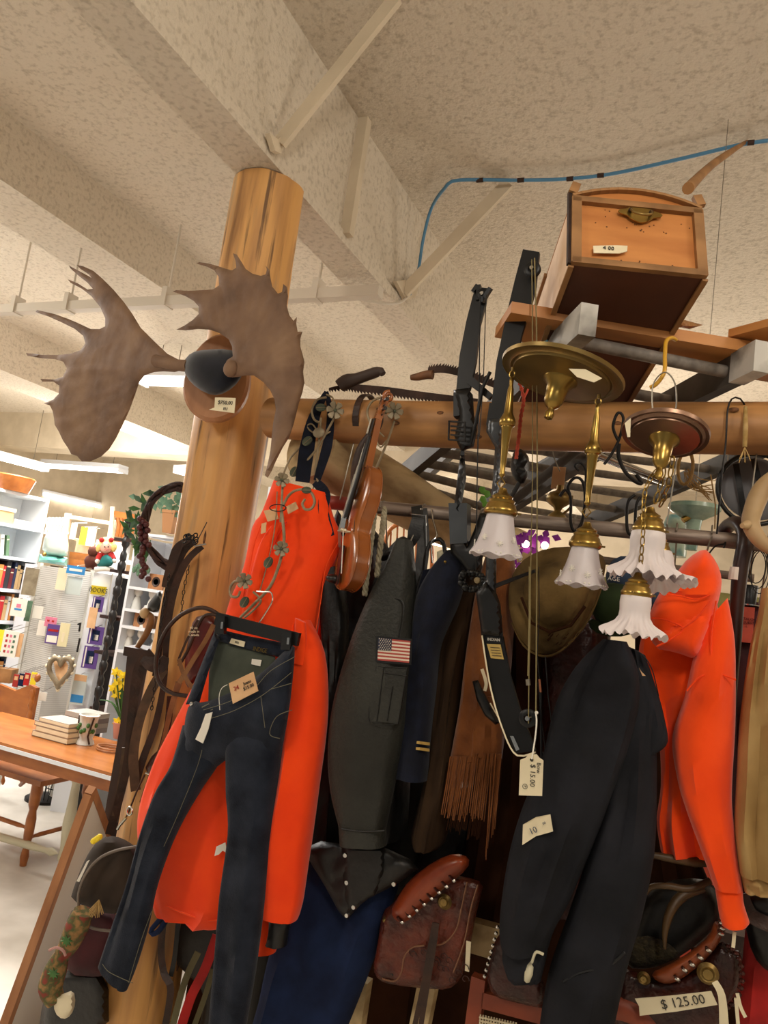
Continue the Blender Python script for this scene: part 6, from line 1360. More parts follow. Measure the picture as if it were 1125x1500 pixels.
bk = thing('red_leather_halter', 'glossy red brown halter pieces hanging between the post and the jeans', 'halter', PD(290, 960, 2.3))
puff([(284, 905), (300, 900), (318, 905), (316, 940), (300, 975), (285, 1000), (272, 1010), (270, 970), (276, 935)], 1.93, .02, 9, 6, sm=1).build('cheek_piece', mat('red_leather', '#6a1d13', .3, c2='#3d0f0b', scale=12), bk, smooth=True)
ps([(313, 915, 2.2), (300, 940, 2.2), (284, 965, 2.2), (272, 985, 2.2), (262, 1000, 2.2)], 2.2, [.014, .014], M['strap_l'], bk); ps([(262, 965, 2.2), (268, 985, 2.2), (280, 1005, 2.2), (290, 1012, 2.2)], 2.2, .012, M['strap_l'], bk)
ps([(262, 965, 2.22), (275, 935, 2.22), (290, 908, 2.22)], 2.2, .007, M['strap'], bk)
text('40 oz.\nmade in\nCanada', 'halter_lettering', M['paper'], PD(284, 925, 2.14), CR, Zup, .010, bk)
ps([(262, 1000, 2.25), (250, 1040, 2.28), (238, 1090, 2.3), (222, 1130, 2.3), (206, 1175, 2.3)], 2.3, [.02, .012, .008], M['strap_l'], bk)
sn = thing('metal_snap', 'steel trigger snap on a cord beside the post, above the felt bag', 'snap', PD(190, 1185, 2.3))
MB().tube(spl([PD(x, y, 2.3) for x, y in [(212, 1135), (200, 1160), (193, 1178), (186, 1195), (178, 1208)]], 20), .0028, 6).build('cord', M['strap'], sn)
MB().tube([PD(190, 1188, 2.28)+V((.010*math.cos(a), 0, .012*math.sin(a))) for a in [j*math.pi/8 for j in range(16)]], .003, 6, closed=True).build('ring', M['chrome'], sn)
MB().tube([PD(185, 1198, 2.28), PD(176, 1208, 2.28), PD(172, 1215, 2.28)], .0045, 8).build('snap_body', M['chrome'], sn)
rd = thing('reins_buckle', 'dark brown strap and silver buckle against the post above the jacket', 'strap', PD(222, 1120, 2.35))
puff([(213, 1124), (222, 1108), (230, 1100), (228, 1130), (220, 1148)], 1.99, .012, 5, 4).build('strap', M['saddle_d'], rd, smooth=True)
MB().tube([PD(213, 1132, 2.3), PD(224, 1136, 2.3)], .003, 6).build('buckle', M['chrome'], rd)
ps([(250, 1020, 2.37), (246, 1060, 2.38), (236, 1100, 2.38), (226, 1125, 2.38)], 2.38, .022, M['saddle_d'], rd)
# wreath
wr = thing('grapevine_wreath', 'dark grapevine wreath with berries hanging on the left of the post', 'wreath', PD(250, 770, 2.6))
for k in range(7):
    q = []; r0 = random.Random(k)
    for j in range(48):
        a = 2*math.pi*j/48; q.append(PD(258+(48+3*math.sin(a*5+k)+k-3)*math.cos(a), 772+(58+3*math.cos(a*4+k*2)+(k-3)*1.2)*math.sin(a), 2.62+.015*math.sin(a*6+k)))
    MB().tube(q, .0065, 6, closed=True).build('vine', M['vinew'], wr, smooth=True)
for k in range(22):
    y = 760+k*4.2; MB().ball(PD(206+random.uniform(-3, 12), y, 2.6), .011, n=8).build('berry', M['berry'], wr, smooth=True)
for k in range(34):
    a = random.uniform(2.3, 4.3); x = 250+58*math.cos(a)+random.uniform(-10, 10); y = 768+60*math.sin(a)*.9+random.uniform(-8, 8)
    c = PD(x, y, 2.66); b = random.uniform(0, 6.3); d = (CR*math.cos(b)+CU*math.sin(b)); t = d.cross(CF)
    MB().prism([c-d*.02, c+t*.010, c+d*.028, c-t*.010], CF*.002).build('leaf', M['leaf' if k % 2 else 'leaf2'], wr)
wp = thing('potted_ivy', 'green ivy in a square terracotta pot seen through the wreath', 'plant', PD(245, 760, 4.8))
p = PD(250, 775, 4.9); MB().lathe([(.05, -.0), (.07, .13), (.075, .13), (.075, .15), (.001, .14)], p-V((0, 0, .03)), Zup, 4).build('pot', mat('terracotta', '#a9794f', .8), wp)
for k in range(60):
    c = p+V((random.gauss(0, .11), random.gauss(0, .08), .17+random.gauss(0, .05))); b = random.uniform(0, 6.3); d = (CR*math.cos(b)+CU*math.sin(b)); t = d.cross(CF)
    MB().prism([c-d*.03, c+t*.02, c+d*.035, c-t*.02], CF*.002).build('leaf', M['leaf2'], wp)
sk = thing('black_sock', 'black knitted sock foot on a pale stick left of the harness', 'sock', PD(225, 880, 2.97))
puff([(234, 862), (226, 872), (214, 888), (222, 898), (234, 895), (240, 880)], PD(225, 880, 2.97).y, .03, 7, 4, sm=1).build('sock', M['black'], sk, smooth=True)
MB().tube(spl([PD(x, y, 2.97) for x, y in [(212, 898), (222, 905), (216, 925), (207, 940), (200, 950)]], 20), [.012, .014, .012, .01], 10).build('stick', M['strap_l'], sk, smooth=True)
MB().ball(PD(212, 898, 2.97), .022, (1, .8, 1)).build('knob', M['antler2'], sk, smooth=True)

# dark mirror frame / tall stand
dm = thing('dark_wood_stand', 'tall dark brown wooden stand with moulded top behind the harness straps', 'stand', PD(185, 1100, 2.95)); 
def facebox(pts, D, th, m, parent, name):
    q = [PD(x, y, D) for x, y in pts]; f = V((CF.x, CF.y, 0)).normalized(); return MB().prism(q, f*th).build(name, m, parent)
facebox([(186, 962), (226, 968), (214, 1040), (186, 1235), (148, 1222), (176, 1062)], 2.95, .12, M['mirrorwood'], dm, 'column')
facebox([(182, 947), (232, 955), (229, 970), (180, 960)], 2.92, .18, M['mirrorwood'], dm, 'top_moulding')
facebox([(186, 960), (228, 967), (224, 975), (190, 972)], 2.93, .15, M['mirrorwood'], dm, 'cap')
facebox([(182, 1095), (188, 1096), (172, 1205), (166, 1203)], 2.93, .01, mat('slot_grey', '#6f6a64', .5), dm, 'inlay')

# whiteboard
wbd = thing('framed_whiteboard', 'large oak framed white board leaning in the lower left corner', 'board', PD(90, 1330, 2.5))
p0 = PD(132, 1166, 2.75); p1 = PD(-30, 1610, 2.45); pr0 = PD(166, 1258, 3.05); e1 = (p1-p0).normalized(); e2 = (pr0-p0).normalized(); nrm = e1.cross(e2).normalized()
Lh = .98; Wf = 1.0
def wbp(a, b, c=0): return p0+e1*a+e2*b+nrm*c
MB().prism([wbp(0, 0), wbp(Lh, 0), wbp(Lh, Wf), wbp(0, Wf)], nrm*.012).build('panel', mat('board_white', '#dfdedb', .35), wbd)
for a, b in (((0, -.012), (Lh, -.012)), ((-.0, Wf), (Lh, Wf))): MB().bar(wbp(*a), wbp(*b), .03, .03, up=nrm).build('frame_side', M['plaque'], wbd)
for a, b in (((-.012, -.02), (-.012, Wf)), ((Lh, 0), (Lh, Wf))): MB().bar(wbp(*a), wbp(*b), .03, .03, up=nrm).build('frame_end', M['plaque'], wbd)

# bags
bg_ = thing('felt_bag', 'dark brown felt bag with handle loop hanging low on the post', 'bag', PD(150, 1280, 2.2)); BY = PD(150, 1280, 2.25).y
puff([(150, 1227), (168, 1224), (188, 1232), (204, 1246), (203, 1290), (196, 1330), (170, 1340), (140, 1335), (103, 1318), (108, 1300), (120, 1268), (135, 1240)], BY, .05, 16, 7, sm=1, bump=lambda x, y: .01*noise.noise(V((x*.05, y*.05, 3)))).build('body', mat('dark_felt', '#35271b', .95, c2='#251a11', scale=12), bg_, smooth=True)
MB().tube(spl([PD(x, y, 2.17) for x, y in [(222, 1236), (200, 1240), (170, 1246), (145, 1258), (126, 1280), (115, 1310), (118, 1338), (132, 1358), (165, 1364)]], 40), .0042, 8).build('handle', mat('grey_cord', '#6f6358', .5), bg_, smooth=True)
facebox([(127, 1262), (131, 1260), (116, 1292), (112, 1291)], 2.15, .002, M['white'], bg_, 'label_strip')
for k in range(26):
    x = 140+random.uniform(-12, 12); MB().tube([PD(145, 1318, 2.14), PD(x, 1332+random.uniform(0, 14), 2.13)], .0012, 4).build('straw', M['twine'], bg_)
for k in range(4): MB().ball(PD(137+k*3, 1232-k*2, 2.17), .009, n=8).build('yellow_bloom', M['daff'], bg_)
rg = thing('dark_red_bag', 'dark red cloth bag below the felt bag', 'bag', PD(140, 1370, 2.3))
puff([(96, 1352), (108, 1328), (140, 1325), (175, 1340), (188, 1380), (182, 1420), (150, 1432), (96, 1428), (90, 1380)], PD(140, 1370, 2.32).y, .05, 16, 7, sm=1).build('body', M['darkred'], rg, smooth=True)
bc2 = thing('black_garment', 'black garment hanging at the bottom left under the red bag', 'garment', PD(110, 1480, 2.35))
puff([(75, 1425), (110, 1420), (160, 1425), (160, 1520), (55, 1520), (62, 1470)], PD(110, 1480, 2.36).y, .06, 16, 8, sm=1).build('cloth', M['leather_b'], bc2, smooth=True)
sa = thing('scarecrow_arm', 'patchwork leaf print fabric arm with a cream mitten hand at the lower left', 'doll', PD(90, 1420, 2.15))
qm = mat('autumn_print', '#8a3b2f', .9, c2='#a0784a', c3='#4f5a34', scale=34, contrast=(.38, .62))
MB().tube(spl([PD(x, y, 2.15) for x, y in [(122, 1335), (112, 1360), (100, 1385), (90, 1400), (80, 1425), (74, 1448), (82, 1466)]], 30), [.028, .034, .03, .022, .032, .034, .026], 14).build('sleeve', qm, sa, smooth=True)
for x, y in ((97, 1379), (78, 1427)):
    c = PD(x, y, 2.105); pts = []
    for k in range(16):
        a = math.pi*k/8; r = .017 if k % 2 == 0 else .008; pts.append(c+CR*(r*math.cos(a))+CU*(r*math.sin(a)))
    MB().prism(pts, CF*.004).build('green_leaf_print', M['leaf'], sa)
puff([(78, 1462), (92, 1456), (108, 1450), (111, 1470), (104, 1488), (92, 1494), (80, 1484)], PD(92, 1473, 2.14).y, .025, 9, 5, sm=1).build('mitten', M['paper'], sa, smooth=True)
MB().tube(spl([PD(x, y, 2.1) for x, y in [(72, 1392), (82, 1388), (92, 1392), (96, 1400)]], 10), .004, 6).build('raffia_tie', mat('pink_tie', '#b98c84', .8), sa)
bh = thing('blue_webbing', 'small blue webbing loop showing under the orange jacket hem', 'strap', PD(232, 1350, 2.3))
MB().tube(spl([PY(x, y, 1.95) for x, y in [(246, 1332), (236, 1345), (222, 1362), (224, 1368), (234, 1362), (250, 1338)]], 20), .008, 8).build('loop', M['bluecloth'], bh, smooth=True)
for nm_, pts, w_, m, lab in (('red_strap', [(318, 1370, 2.05), (300, 1420, 2.05), (280, 1460, 2.05), (262, 1515, 2.05)], .028, M['red'], 'red webbing strap hanging between the post and the jeans leg'),
                             ('olive_strap', [(290, 1395, 2.08), (270, 1440, 2.08), (250, 1515, 2.08)], .02, M['olive'], 'olive strap left of the red strap'),
                             ('olive_strap', [(312, 1420, 2.08), (300, 1460, 2.08), (280, 1515, 2.08)], .016, M['olive'], 'olive strap right of the red strap'),
                             ('leather_strap', [(240, 1345, 2.0), (236, 1390, 2.0), (240, 1425, 2.0), (250, 1450, 2.0), (240, 1515, 2.0)], .02, M['strap'], 'dark leather strap running down the lower post'),
                             ('leather_strap', [(262, 1340, 2.02), (256, 1400, 2.02), (250, 1430, 2.02)], .014, M['leather_b'], 'thin black strap beside the lower post')):
    t = thing(nm_, lab, 'strap', PY(*pts[0])); strap(pts, 2, w_, m, t, 'webbing')
bp = thing('black_bag', 'black bag hanging low between the straps and the blue skirt', 'bag', PY(310, 1450, 2.15))
loft([(250, 1335, 400, 1350), (255, 1400, 395, 1400), (300, 1450, 385, 1450), (290, 1515, 380, 1515)], 2.19, .04, fold=.02, nf=3).build('body', M['leather_b'], bp, smooth=True)

# ================================================================ BOOK CORNER (far left)
def ab(name, lo, hi, m, parent=None, **k):
    lo = V(lo); hi = V(hi); return MB().box((lo+hi)/2, hi-lo).build(name, m, parent, **k)
BX = -5.3; rt_ = PX(73, 732, BX); yE = rt_.y
zs = [PX(73, 732, BX).z, PX(66, 777, BX).z, PX(57, 821, BX).z, PX(46, 866, BX).z, PX(37, 911, BX).z, PX(28, 957, BX).z, .66, .34]
bcs = thing('white_bookcase', 'white bookcase full of books at the far left', 'bookcase', (BX-.15, yE-1, 0))
ab('side_panel', (BX-.30, yE-.02, 0), (BX, yE, zs[0]), M['whitep'], bcs); ab('side_panel', (BX-.30, yE-2.4, 0), (BX, yE-2.38, zs[0]), M['whitep'], bcs)
ab('back_panel', (BX-.31, yE-2.4, 0), (BX-.30, yE, zs[0]), M['whitep'], bcs)
ab('divider', (BX-.30, yE-1.12, 0), (BX, yE-1.10, zs[0]), M['whitep'], bcs)
for z in zs+[.06]: ab('shelf_board', (BX-.30, yE-2.38, z-.025), (BX, yE-.02, z), M['whitep'], bcs)
rk2 = random.Random(4)
ORD = 'first second third fourth fifth sixth seventh eighth ninth tenth eleventh twelfth thirteenth fourteenth fifteenth sixteenth seventeenth eighteenth nineteenth twentieth twenty-first twenty-second twenty-third twenty-fourth'.split()
BCOL = {'white': '#d9d6cf', 'maroon': '#5f1d24', 'red': '#b3272c', 'tan': '#c2a070', 'navy': '#27304f', 'black': '#26242a', 'green': '#5d7a5c', 'grey': '#9a9b9e', 'magenta': '#b9305f', 'orange': '#d08a45'}
sn_ = ['top', 'second', 'third', 'fourth', 'fifth', 'sixth']
for s in range(2, 7):
    y = yE-.05-(.22 if s == 2 else .02); z0 = zs[s]; hmax = (zs[s-1]-.025-z0); used = 0
    while y > yE-1.05 and used < 24:
        w_ = rk2.uniform(.022, .045); h = hmax*rk2.uniform(.68, .94); c = rk2.choice(list(BCOL)); lean = (-.18 if (s == 2 and used < 5) else 0)
        m = mat('book_'+c, BCOL[c], .6); base = V((BX-.12, y-w_/2, z0)); R3 = Matrix.Rotation(-lean, 3, 'X')
        b = thing('book', f'{c} spined book, {ORD[used]} from the right end of the {sn_[s-1]} shelf of the bookcase', 'book', (BX-.12, y-w_/2, z0), 'books in the white bookcase')
        mb = MB().box((0, 0, h/2), (.17, w_, h)); mb.v = [R3 @ v + base + V((0, 0, .003)) for v in mb.v]; mb.build('cover', m, b)
        mb = MB().box((0, 0, h*.8), (.1715, w_*.8, h*.05)); mb.v = [R3 @ v + base + V((0, 0, .003)) for v in mb.v]; mb.build('spine_band', M['paper'] if c not in ('white', 'tan') else M['ink'], b)
        y -= w_+.003+(.02 if lean else 0); used += 1
bx1 = thing('wooden_box', 'pale wooden box on the second shelf of the white bookcase', 'box', PX(8, 765, BX-.1))
z1 = zs[1]; y1 = PX(22, 765, BX).y; ab('box', (BX-.2, y1-.4, z1), (BX-.03, y1, z1+.13), mat('pale_box', '#c7a87a', .7), bx1); ab('lid', (BX-.21, y1-.41, z1+.10), (BX-.02, y1+.01, z1+.13), M['paper'], bx1)
bx2 = thing('white_booklet', 'white folder lying beside the wooden box on the bookcase', 'folder', PX(40, 770, BX-.1)); ab('folder', (BX-.2, y1+.02, z1), (BX-.03, y1+.28, z1+.05), M['white'], bx2)
bx3 = thing('brown_basket', 'brown oval basket on top of the white bookcase', 'basket', PX(15, 715, BX-.1)); c = PX(12, 716, BX-.1); MB().lathe([(.001, 0), (.16, 0), (.20, .12), (.19, .13), (.17, .03), (.001, .02)], V((c.x, c.y, zs[0])), Zup, 24).build('bowl', M['oak'], bx3, smooth=True)

# pegboard display
def wavemat():
    m = mat('pegboard_lines', '#cbc8c0', .5); nt = m.node_tree; b = nt.nodes['Principled BSDF']; tc = nt.nodes['Texture Coordinate']
    w_ = nt.nodes.new('ShaderNodeTexWave'); w_.bands_direction = 'Z'; w_.inputs['Scale'].default_value = 22; w_.inputs['Distortion'].default_value = 0
    cr = nt.nodes.new('ShaderNodeValToRGB'); cr.color_ramp.elements[0].position = .1; cr.color_ramp.elements[0].color = srgb('#aaa69e'); cr.color_ramp.elements[1].position = .4; cr.color_ramp.elements[1].color = srgb('#d0cdc6')
    nt.links.new(tc.outputs['Object'], w_.inputs['Vector']); nt.links.new(w_.outputs['Fac'], cr.inputs[0]); nt.links.new(cr.outputs[0], b.inputs['Base Color']); return m
PGM = wavemat()
pg = thing('pegboard_display', 'grey pegboard display stand hung with small packets beside the bookcase', 'display stand', PD(95, 1100, 5.60)*1)
P1 = PD(59, 828, 5.70); P2 = PD(98, 833, 5.50); P3 = PD(137, 838, 5.65)
for a, b in ((P1, P2), (P2, P3)):
    d = (b-a); d.z = 0; nn = V((-d.y, d.x, 0)).normalized(); top = (a.z+b.z)/2
    MB().prism([V((a.x, a.y, .25)), V((b.x, b.y, .25)), V((b.x, b.y, top)), V((a.x, a.y, top))], nn*.01).build('pegboard_panel', PGM, pg)
for p in (P1, P3): MB().box((p.x, p.y, .85), (.03, .03, 1.68)).build('post', M['pegb'], pg)
def card(name, x, y, D, w_, h, m, label, cat='packet', deco=None, grp=None, th=.008):
    t = thing(name, label, cat, PD(x, y, D), grp); c = PD(x, y, D); r = V((CR.x, CR.y, 0)).normalized(); f = V((CF.x, CF.y, 0)).normalized(); W_ = w_*D/FPX; H_ = h*D/FPX
    MB().prism([c-r*W_/2-Zup*H_/2, c+r*W_/2-Zup*H_/2, c+r*W_/2+Zup*H_/2, c-r*W_/2+Zup*H_/2], f*th).build('card', m, t)
    MB().tube([c+Zup*H_*.5, c+Zup*(H_*.5+.03)+f*.28], .003, 5).build('peg_hook', M['chrome'], t)
    for (dx, dy, dw, dh, dm) in (deco or []):
        q = c+r*(dx*W_)+Zup*(dy*H_)-f*.002
        MB().prism([q-r*dw*W_/2-Zup*dh*H_/2, q+r*dw*W_/2-Zup*dh*H_/2, q+r*dw*W_/2+Zup*dh*H_/2, q-r*dw*W_/2+Zup*dh*H_/2], f*.003).build('print', dm, t)
    return t
PP = mat('purple_card', '#5a3f86', .5); PK_ = mat('pink_card', '#d87d96', .6); BL = mat('sky_card', '#2f86c4', .5); CRM = mat('cream_card', '#ddd3a8', .6); TG_ = mat('clear_bag', '#c3cdc9', .3)
card('heart_card', 74, 911, 5.40, 17, 14, PK_, 'pink spotted heart shaped card on the pegboard', deco=[(-.2, .1, .2, .2, M['red']), (.2, .1, .2, .2, M['red'])])
card('packet', 77, 929, 5.38, 19, 28, PP, 'blue and purple craft packet in the middle of the pegboard', deco=[(0, -.25, .8, .35, M['white']), (0, .2, .8, .12, M['red'])])
card('packet', 93, 930, 5.36, 14, 34, CRM, 'pale yellow packet right of the blue and purple packet', deco=[(0, -.1, .3, .4, M['paper'])])
card('packet', 55, 897, 5.45, 14, 18, M['white'], 'clear bag of white trinkets left of the heart card'); card('packet', 61, 920, 5.43, 12, 22, M['white'], 'small clear bag below the white trinkets')
card('packet', 90, 848, 5.43, 14, 32, M['paper'], 'cream mitten shaped packet at the top of the pegboard'); card('packet', 111, 835, 5.43, 27, 12, BL, 'bright blue headed packet at the top right of the pegboard', deco=[(0, 0, .7, .3, M['white'])])
card('packet', 108, 858, 5.46, 22, 26, TG_, 'clear bag hanging under the bright blue header')
card('sticker_sheet', 14, 943, 5.20, 22, 38, M['white'], 'white sheet of heart stickers at the left edge', 'stickers', deco=[(-.25+.25*(k % 3), .3-.2*(k//3), .14, .1, (M['redink'], PK_, M['leaf2'])[k % 3]) for k in range(12)])
card('packet', 27, 945, 5.22, 9, 34, M['kraft'], 'narrow tan packet beside the heart stickers'); card('packet', 1, 938, 5.22, 10, 30, M['daff'], 'yellow packet cut off by the left edge')
card('packet', 27, 890, 5.30, 22, 26, M['white'], 'white packet with rainbow print left of the pegboard', deco=[(0, .1, .3, .2, PK_), (0, -.1, .5, .1, BL)])
card('packet', 44, 852, 5.40, 20, 40, M['petal'], 'dangling bunch of cream silk flowers on the pegboard corner', 'flowers'); card('packet', 41, 895, 5.40, 8, 30, M['leaf2'], 'sprig of dried greenery below the silk flowers', 'flowers')
for i, (x, y, w_, h, m, l) in enumerate(((143, 885, 16, 22, PP, 'uppermost'), (140, 931, 22, 26, PP, 'second'), (132, 963, 22, 32, PP, 'third'), (121, 1047, 26, 14, PP, 'lowest'))):
    card('packet', x, y, 5.30, w_, h, m, l+' purple striped packet on the right side of the pegboard', deco=[(0, 0, .5, .6, M['bluecloth']), (.05, -.1, .3, .3, M['white']), (-.35, 0, .08, .9, M['white'])])
card('packet', 135, 905, 5.28, 12, 30, M['kraft'], 'brown paper packet between the purple packets'); card('packet', 115, 1010, 5.28, 20, 44, TG_, 'clear tube of blue beads below the purple packets', deco=[(0, -.3, .9, .25, BL), (0, .38, .9, .2, M['kraft'])])
for i, (x, c_) in enumerate(((23, 'redink'), (31, 'bluecloth'), (39, 'red'), (49, 'daff'))): card('packet', x, 997-(i*1), 5.10, 8, 18, M[c_], ['red', 'dark blue', 'scarlet', 'yellow'][i]+' seed packet in the row above the chair back', deco=[(0, .2, .6, .3, M['kraft'])])
card('packet', 60, 1020, 5.20, 16, 12, M['white'], 'small white packet low on the pegboard behind the chair'); card('cardboard_box', 6, 990, 5.10, 20, 20, M['chestrim'], 'brown cardboard box at the left edge above the chair', 'box', th=.1)
hf = thing('heart_frame', 'cream scalloped heart shaped frame hanging on the pegboard', 'frame', PD(87, 985, 5.20))
hp_ = []
for k in range(40):
    a = 2*math.pi*k/40; x = 16*math.sin(a)**3; y = 13*math.cos(a)-5*math.cos(2*a)-2*math.cos(3*a)-math.cos(4*a); hp_.append(PD(88+x*1.05+(-y)*.18*-1, 982-y*1.5, 5.20))
MB().tube(hp_, .018, 8, closed=True).build('frame', M['petal'], hf, smooth=True)
for k in range(0, 40, 2): MB().ball(hp_[k]+(hp_[k]-PD(88, 980, 5.20)).normalized()*.016, .013, n=8).build('scallop', M['paper'], hf)
puff([(78, 968), (95, 966), (100, 975), (95, 1000), (90, 1005), (82, 990)], PD(88, 980, 5.23).y, .006, 4, 5).build('backing', M['kraft'], hf)
for i, pts in enumerate((((114, 915), (118, 912), (116, 925)), ((117, 935), (115, 945), (113, 955)))): 
    t = thing('hair_clip', ['black hair clip on the right pegboard panel', 'second black clip hanging lower on the right panel'][i], 'clip', PD(*pts[0], 5.35)); MB().tube([PD(x, y, 5.35) for x, y in pts], .007, 6).build('clip', M['black'], t)

# things above and behind the pegboard
wt = thing('enamel_tub', 'pale teal glossy tub with mint base behind the pegboard', 'tub', PD(84, 815, 6.30))
puff([(66, 782), (75, 777), (92, 781), (99, 786), (101, 800), (99, 818), (60, 812)], PD(84, 800, 6.30).y, .12, 9, 5, sm=1).build('lid', mat('pale_glaze', '#c6d3c9', .15), wt, smooth=True)
puff([(58, 811), (99, 817), (98, 829), (56, 823)], PD(84, 815, 6.30).y, .13, 5, 4).build('base', mat('mint', '#79c9bb', .3), wt, smooth=True)
MB().ball(PD(65, 812, 6.10), .018).build('catch', M['brass'], wt)
lt = thing('white_lattice', 'small white criss-cross lattice panel above the teal tub', 'lattice', PD(82, 772, 6.50))
for k in range(6):
    MB().bar(PD(66+k*5, 782, 6.50), PD(74+k*5, 758, 6.50), .02, .01, up=CF).build('slat', M['white'], lt); MB().bar(PD(66+k*5, 758, 6.52), PD(74+k*5, 782, 6.52), .02, .01, up=CF).build('slat', M['white'], lt)
rk_ = thing('wooden_rack', 'pale timber rack with crossbars behind the doll', 'rack', PD(130, 780, 6.70))
for a, b, w_ in (((100, 752), (96, 790), .05), ((166, 762), (160, 800), .05), ((101, 757), (166, 767), .03), ((110, 790), (160, 803), .02), ((112, 800), (160, 808), .1)): MB().bar(PD(*a, 6.70), PD(*b, 6.70), w_, .04, up=CF).build('bar', M['chestpale'], rk_)
card('book', 122, 785, 6.60, 10, 26, M['daff'], 'yellow backed book leaning on the timber rack', 'book', th=.02); card('book', 133, 787, 6.60, 12, 26, M['white'], 'white book beside the yellow backed book on the rack', 'book', th=.02); card('book', 107, 778, 6.65, 8, 24, M['white'], 'tall white book at the left of the timber rack', 'book', th=.02)
tb = thing('timber_block', 'orange brown timber blocks under the rack behind the teal tub', 'wood', PD(118, 818, 6.40)); facebox([(102, 808), (138, 813), (136, 822), (101, 818)], 6.40, .2, M['oak'], tb, 'block'); facebox([(101, 818), (134, 822), (133, 832), (100, 830)], 6.40, .2, M['oak'], tb, 'block')
oc = thing('orange_chair', 'orange brown slat back chair stacked high beside the wreath', 'chair', PD(183, 770, 6.50))
facebox([(166, 748), (196, 753), (196, 763), (168, 757)], 6.50, .03, M['oak'], oc, 'crest_rail')
for k in range(5): MB().tube(spl([PD(172+k*5, 758+k, 6.50), PD(174+k*5, 772+k, 6.50), PD(171+k*5, 786+k, 6.50)], 8), .016, 6).build('spindle', M['oak'], oc)
MB().bar(PD(165, 742, 6.50), PD(163, 790, 6.50), .03, .03, up=CF).build('back_post', M['chestpale'], oc); facebox([(168, 787), (198, 791), (197, 797), (166, 793)], 6.50, .3, M['oak'], oc, 'seat')
# doll
dl = thing('rag_doll', 'yellow haired rag doll in red jacket and green skirt sitting on the white cabinet', 'doll', PD(155, 830, 5.30))
DY = lambda x, y: PD(x, y, 5.30).y
puff([(148, 812), (162, 812), (168, 828), (150, 832), (140, 828)], DY(155, 820), .05, 8, 3, sm=1).build('skirt', mat('teal_wool', '#1d6b68', .9), dl, smooth=True)
MB().tube([PD(140, 834, 5.28), PD(155, 833, 5.26), PD(167, 835, 5.28)], .018, 8).build('skirt_trim', M['white'], dl, smooth=True)
MB().ball(PD(155, 815, 5.32), .05, (1, .7, 1)).build('body', M['red'], dl, smooth=True)
for s in (-1, 1): MB().tube([PD(155+s*7, 811, 5.30), PD(155+s*11, 820, 5.28)], .022, 8).build('sleeve', M['red'], dl, smooth=True); MB().ball(PD(155+s*12, 822, 5.27), .018).build('cuff', M['white'], dl, smooth=True)
MB().ball(PD(156, 802, 5.30), .045).build('head', mat('doll_skin', '#e9b39c', .7), dl, smooth=True)
MB().ball(PD(156, 799, 5.33), .062, (1.1, .8, 1)).build('hair', mat('doll_hair', '#efd27e', .9), dl, smooth=True)
for s in (-1, 1): MB().ball(PD(156+s*11, 802, 5.30), .026, (.8, .8, 1.3)).build('pigtail', _mc['doll_hair'], dl, smooth=True); MB().ball(PD(156+s*7, 791, 5.28), .018, (1.3, .6, 1)).build('hair_bow', M['red'], dl, smooth=True); MB().ball(PD(156+s*2.5, 801, 5.25), .005).build('eye', M['ink'], dl)
MB().tube([PD(153.5, 805, 5.25), PD(156, 806, 4.645), PD(158.5, 805, 5.25)], .003, 5).build('mouth', M['redink'], dl)
bd = thing('brown_teddy', 'small brown plush bear sitting left of the rag doll', 'toy', PD(134, 825, 5.40))
for x, y, r in ((134, 822, .05), (137, 808, .04), (133, 803, .014), (142, 803, .014), (141, 816, .02), (129, 828, .022), (138, 830, .022)): MB().ball(PD(x, y, 5.40), r).build('plush_part', mat('brown_plush', '#5b2f22', .95), bd, smooth=True)
wcab = thing('white_cabinet', 'narrow white cabinet the doll sits on, with a yellow sign', 'cabinet', PD(150, 900, 5.45))
t0 = PD(138, 838, 5.45); t1 = PD(164, 842, 5.45); f = V((CF.x, CF.y, 0)).normalized()
MB().prism([V((t0.x, t0.y, 0)), V((t1.x, t1.y, 0)), V((t1.x, t1.y, t0.z)), V((t0.x, t0.y, t0.z))], f*.3).build('body', M['whitep'], wcab)
sg = thing('books_sign', 'yellow sign with black capital letters fixed to the white cabinet', 'sign', PD(146, 866, 5.40))
facebox([(134, 857), (156, 860), (153, 872), (132, 870)], 5.40, .01, mat('sign_yellow', '#d8c020', .6), sg, 'plate')
text('BOOKS', 'sign_lettering', M['black'], PD(144, 865, 5.39), PD(155, 867, 5.39)-PD(134, 864, 5.39), Zup, .050, sg, font_sc=.8)
bf = thing('black_panel', 'tall black framed panel between the white cabinet and the spindle shelf', 'panel', PD(170, 900, 5.55))
t0 = PD(166, 845, 5.55); t1 = PD(190, 848, 5.55); MB().prism([V((t0.x, t0.y, 0)), V((t1.x, t1.y, 0)), V((t1.x, t1.y, t0.z)), V((t0.x, t0.y, t0.z))], f*.05).build('panel', M['black'], bf)
MB().tube([PD(165, 840, 5.45), PD(160, 870, 5.45), PD(158, 900, 5.45), PD(150, 940, 5.45)], .005, 6).build('white_cord', M['white'], bf)
ss = thing('spindle_shelf', 'dark wood shelf with turned spindle posts left of the figurine shelf', 'shelf', PD(180, 880, 5.20))
sp0 = PD(188, 775, 5.20); zb = 0.0
pr_ = []
z = 0
while z < sp0.z:
    for r, h in ((.014, 0), (.026, .02), (.028, .06), (.016, .08), (.022, .09), (.022, .13), (.012, .15)): pr_.append((r, z+h))
    z += .17
MB().lathe(pr_, V((sp0.x, sp0.y, 0)), Zup, 12).build('spindle_post', M['ebony'], ss, smooth=True)
MB().ball(V((sp0.x, sp0.y, pr_[-1][1]+.03)), .035).build('finial', M['ebony'], ss, smooth=True)
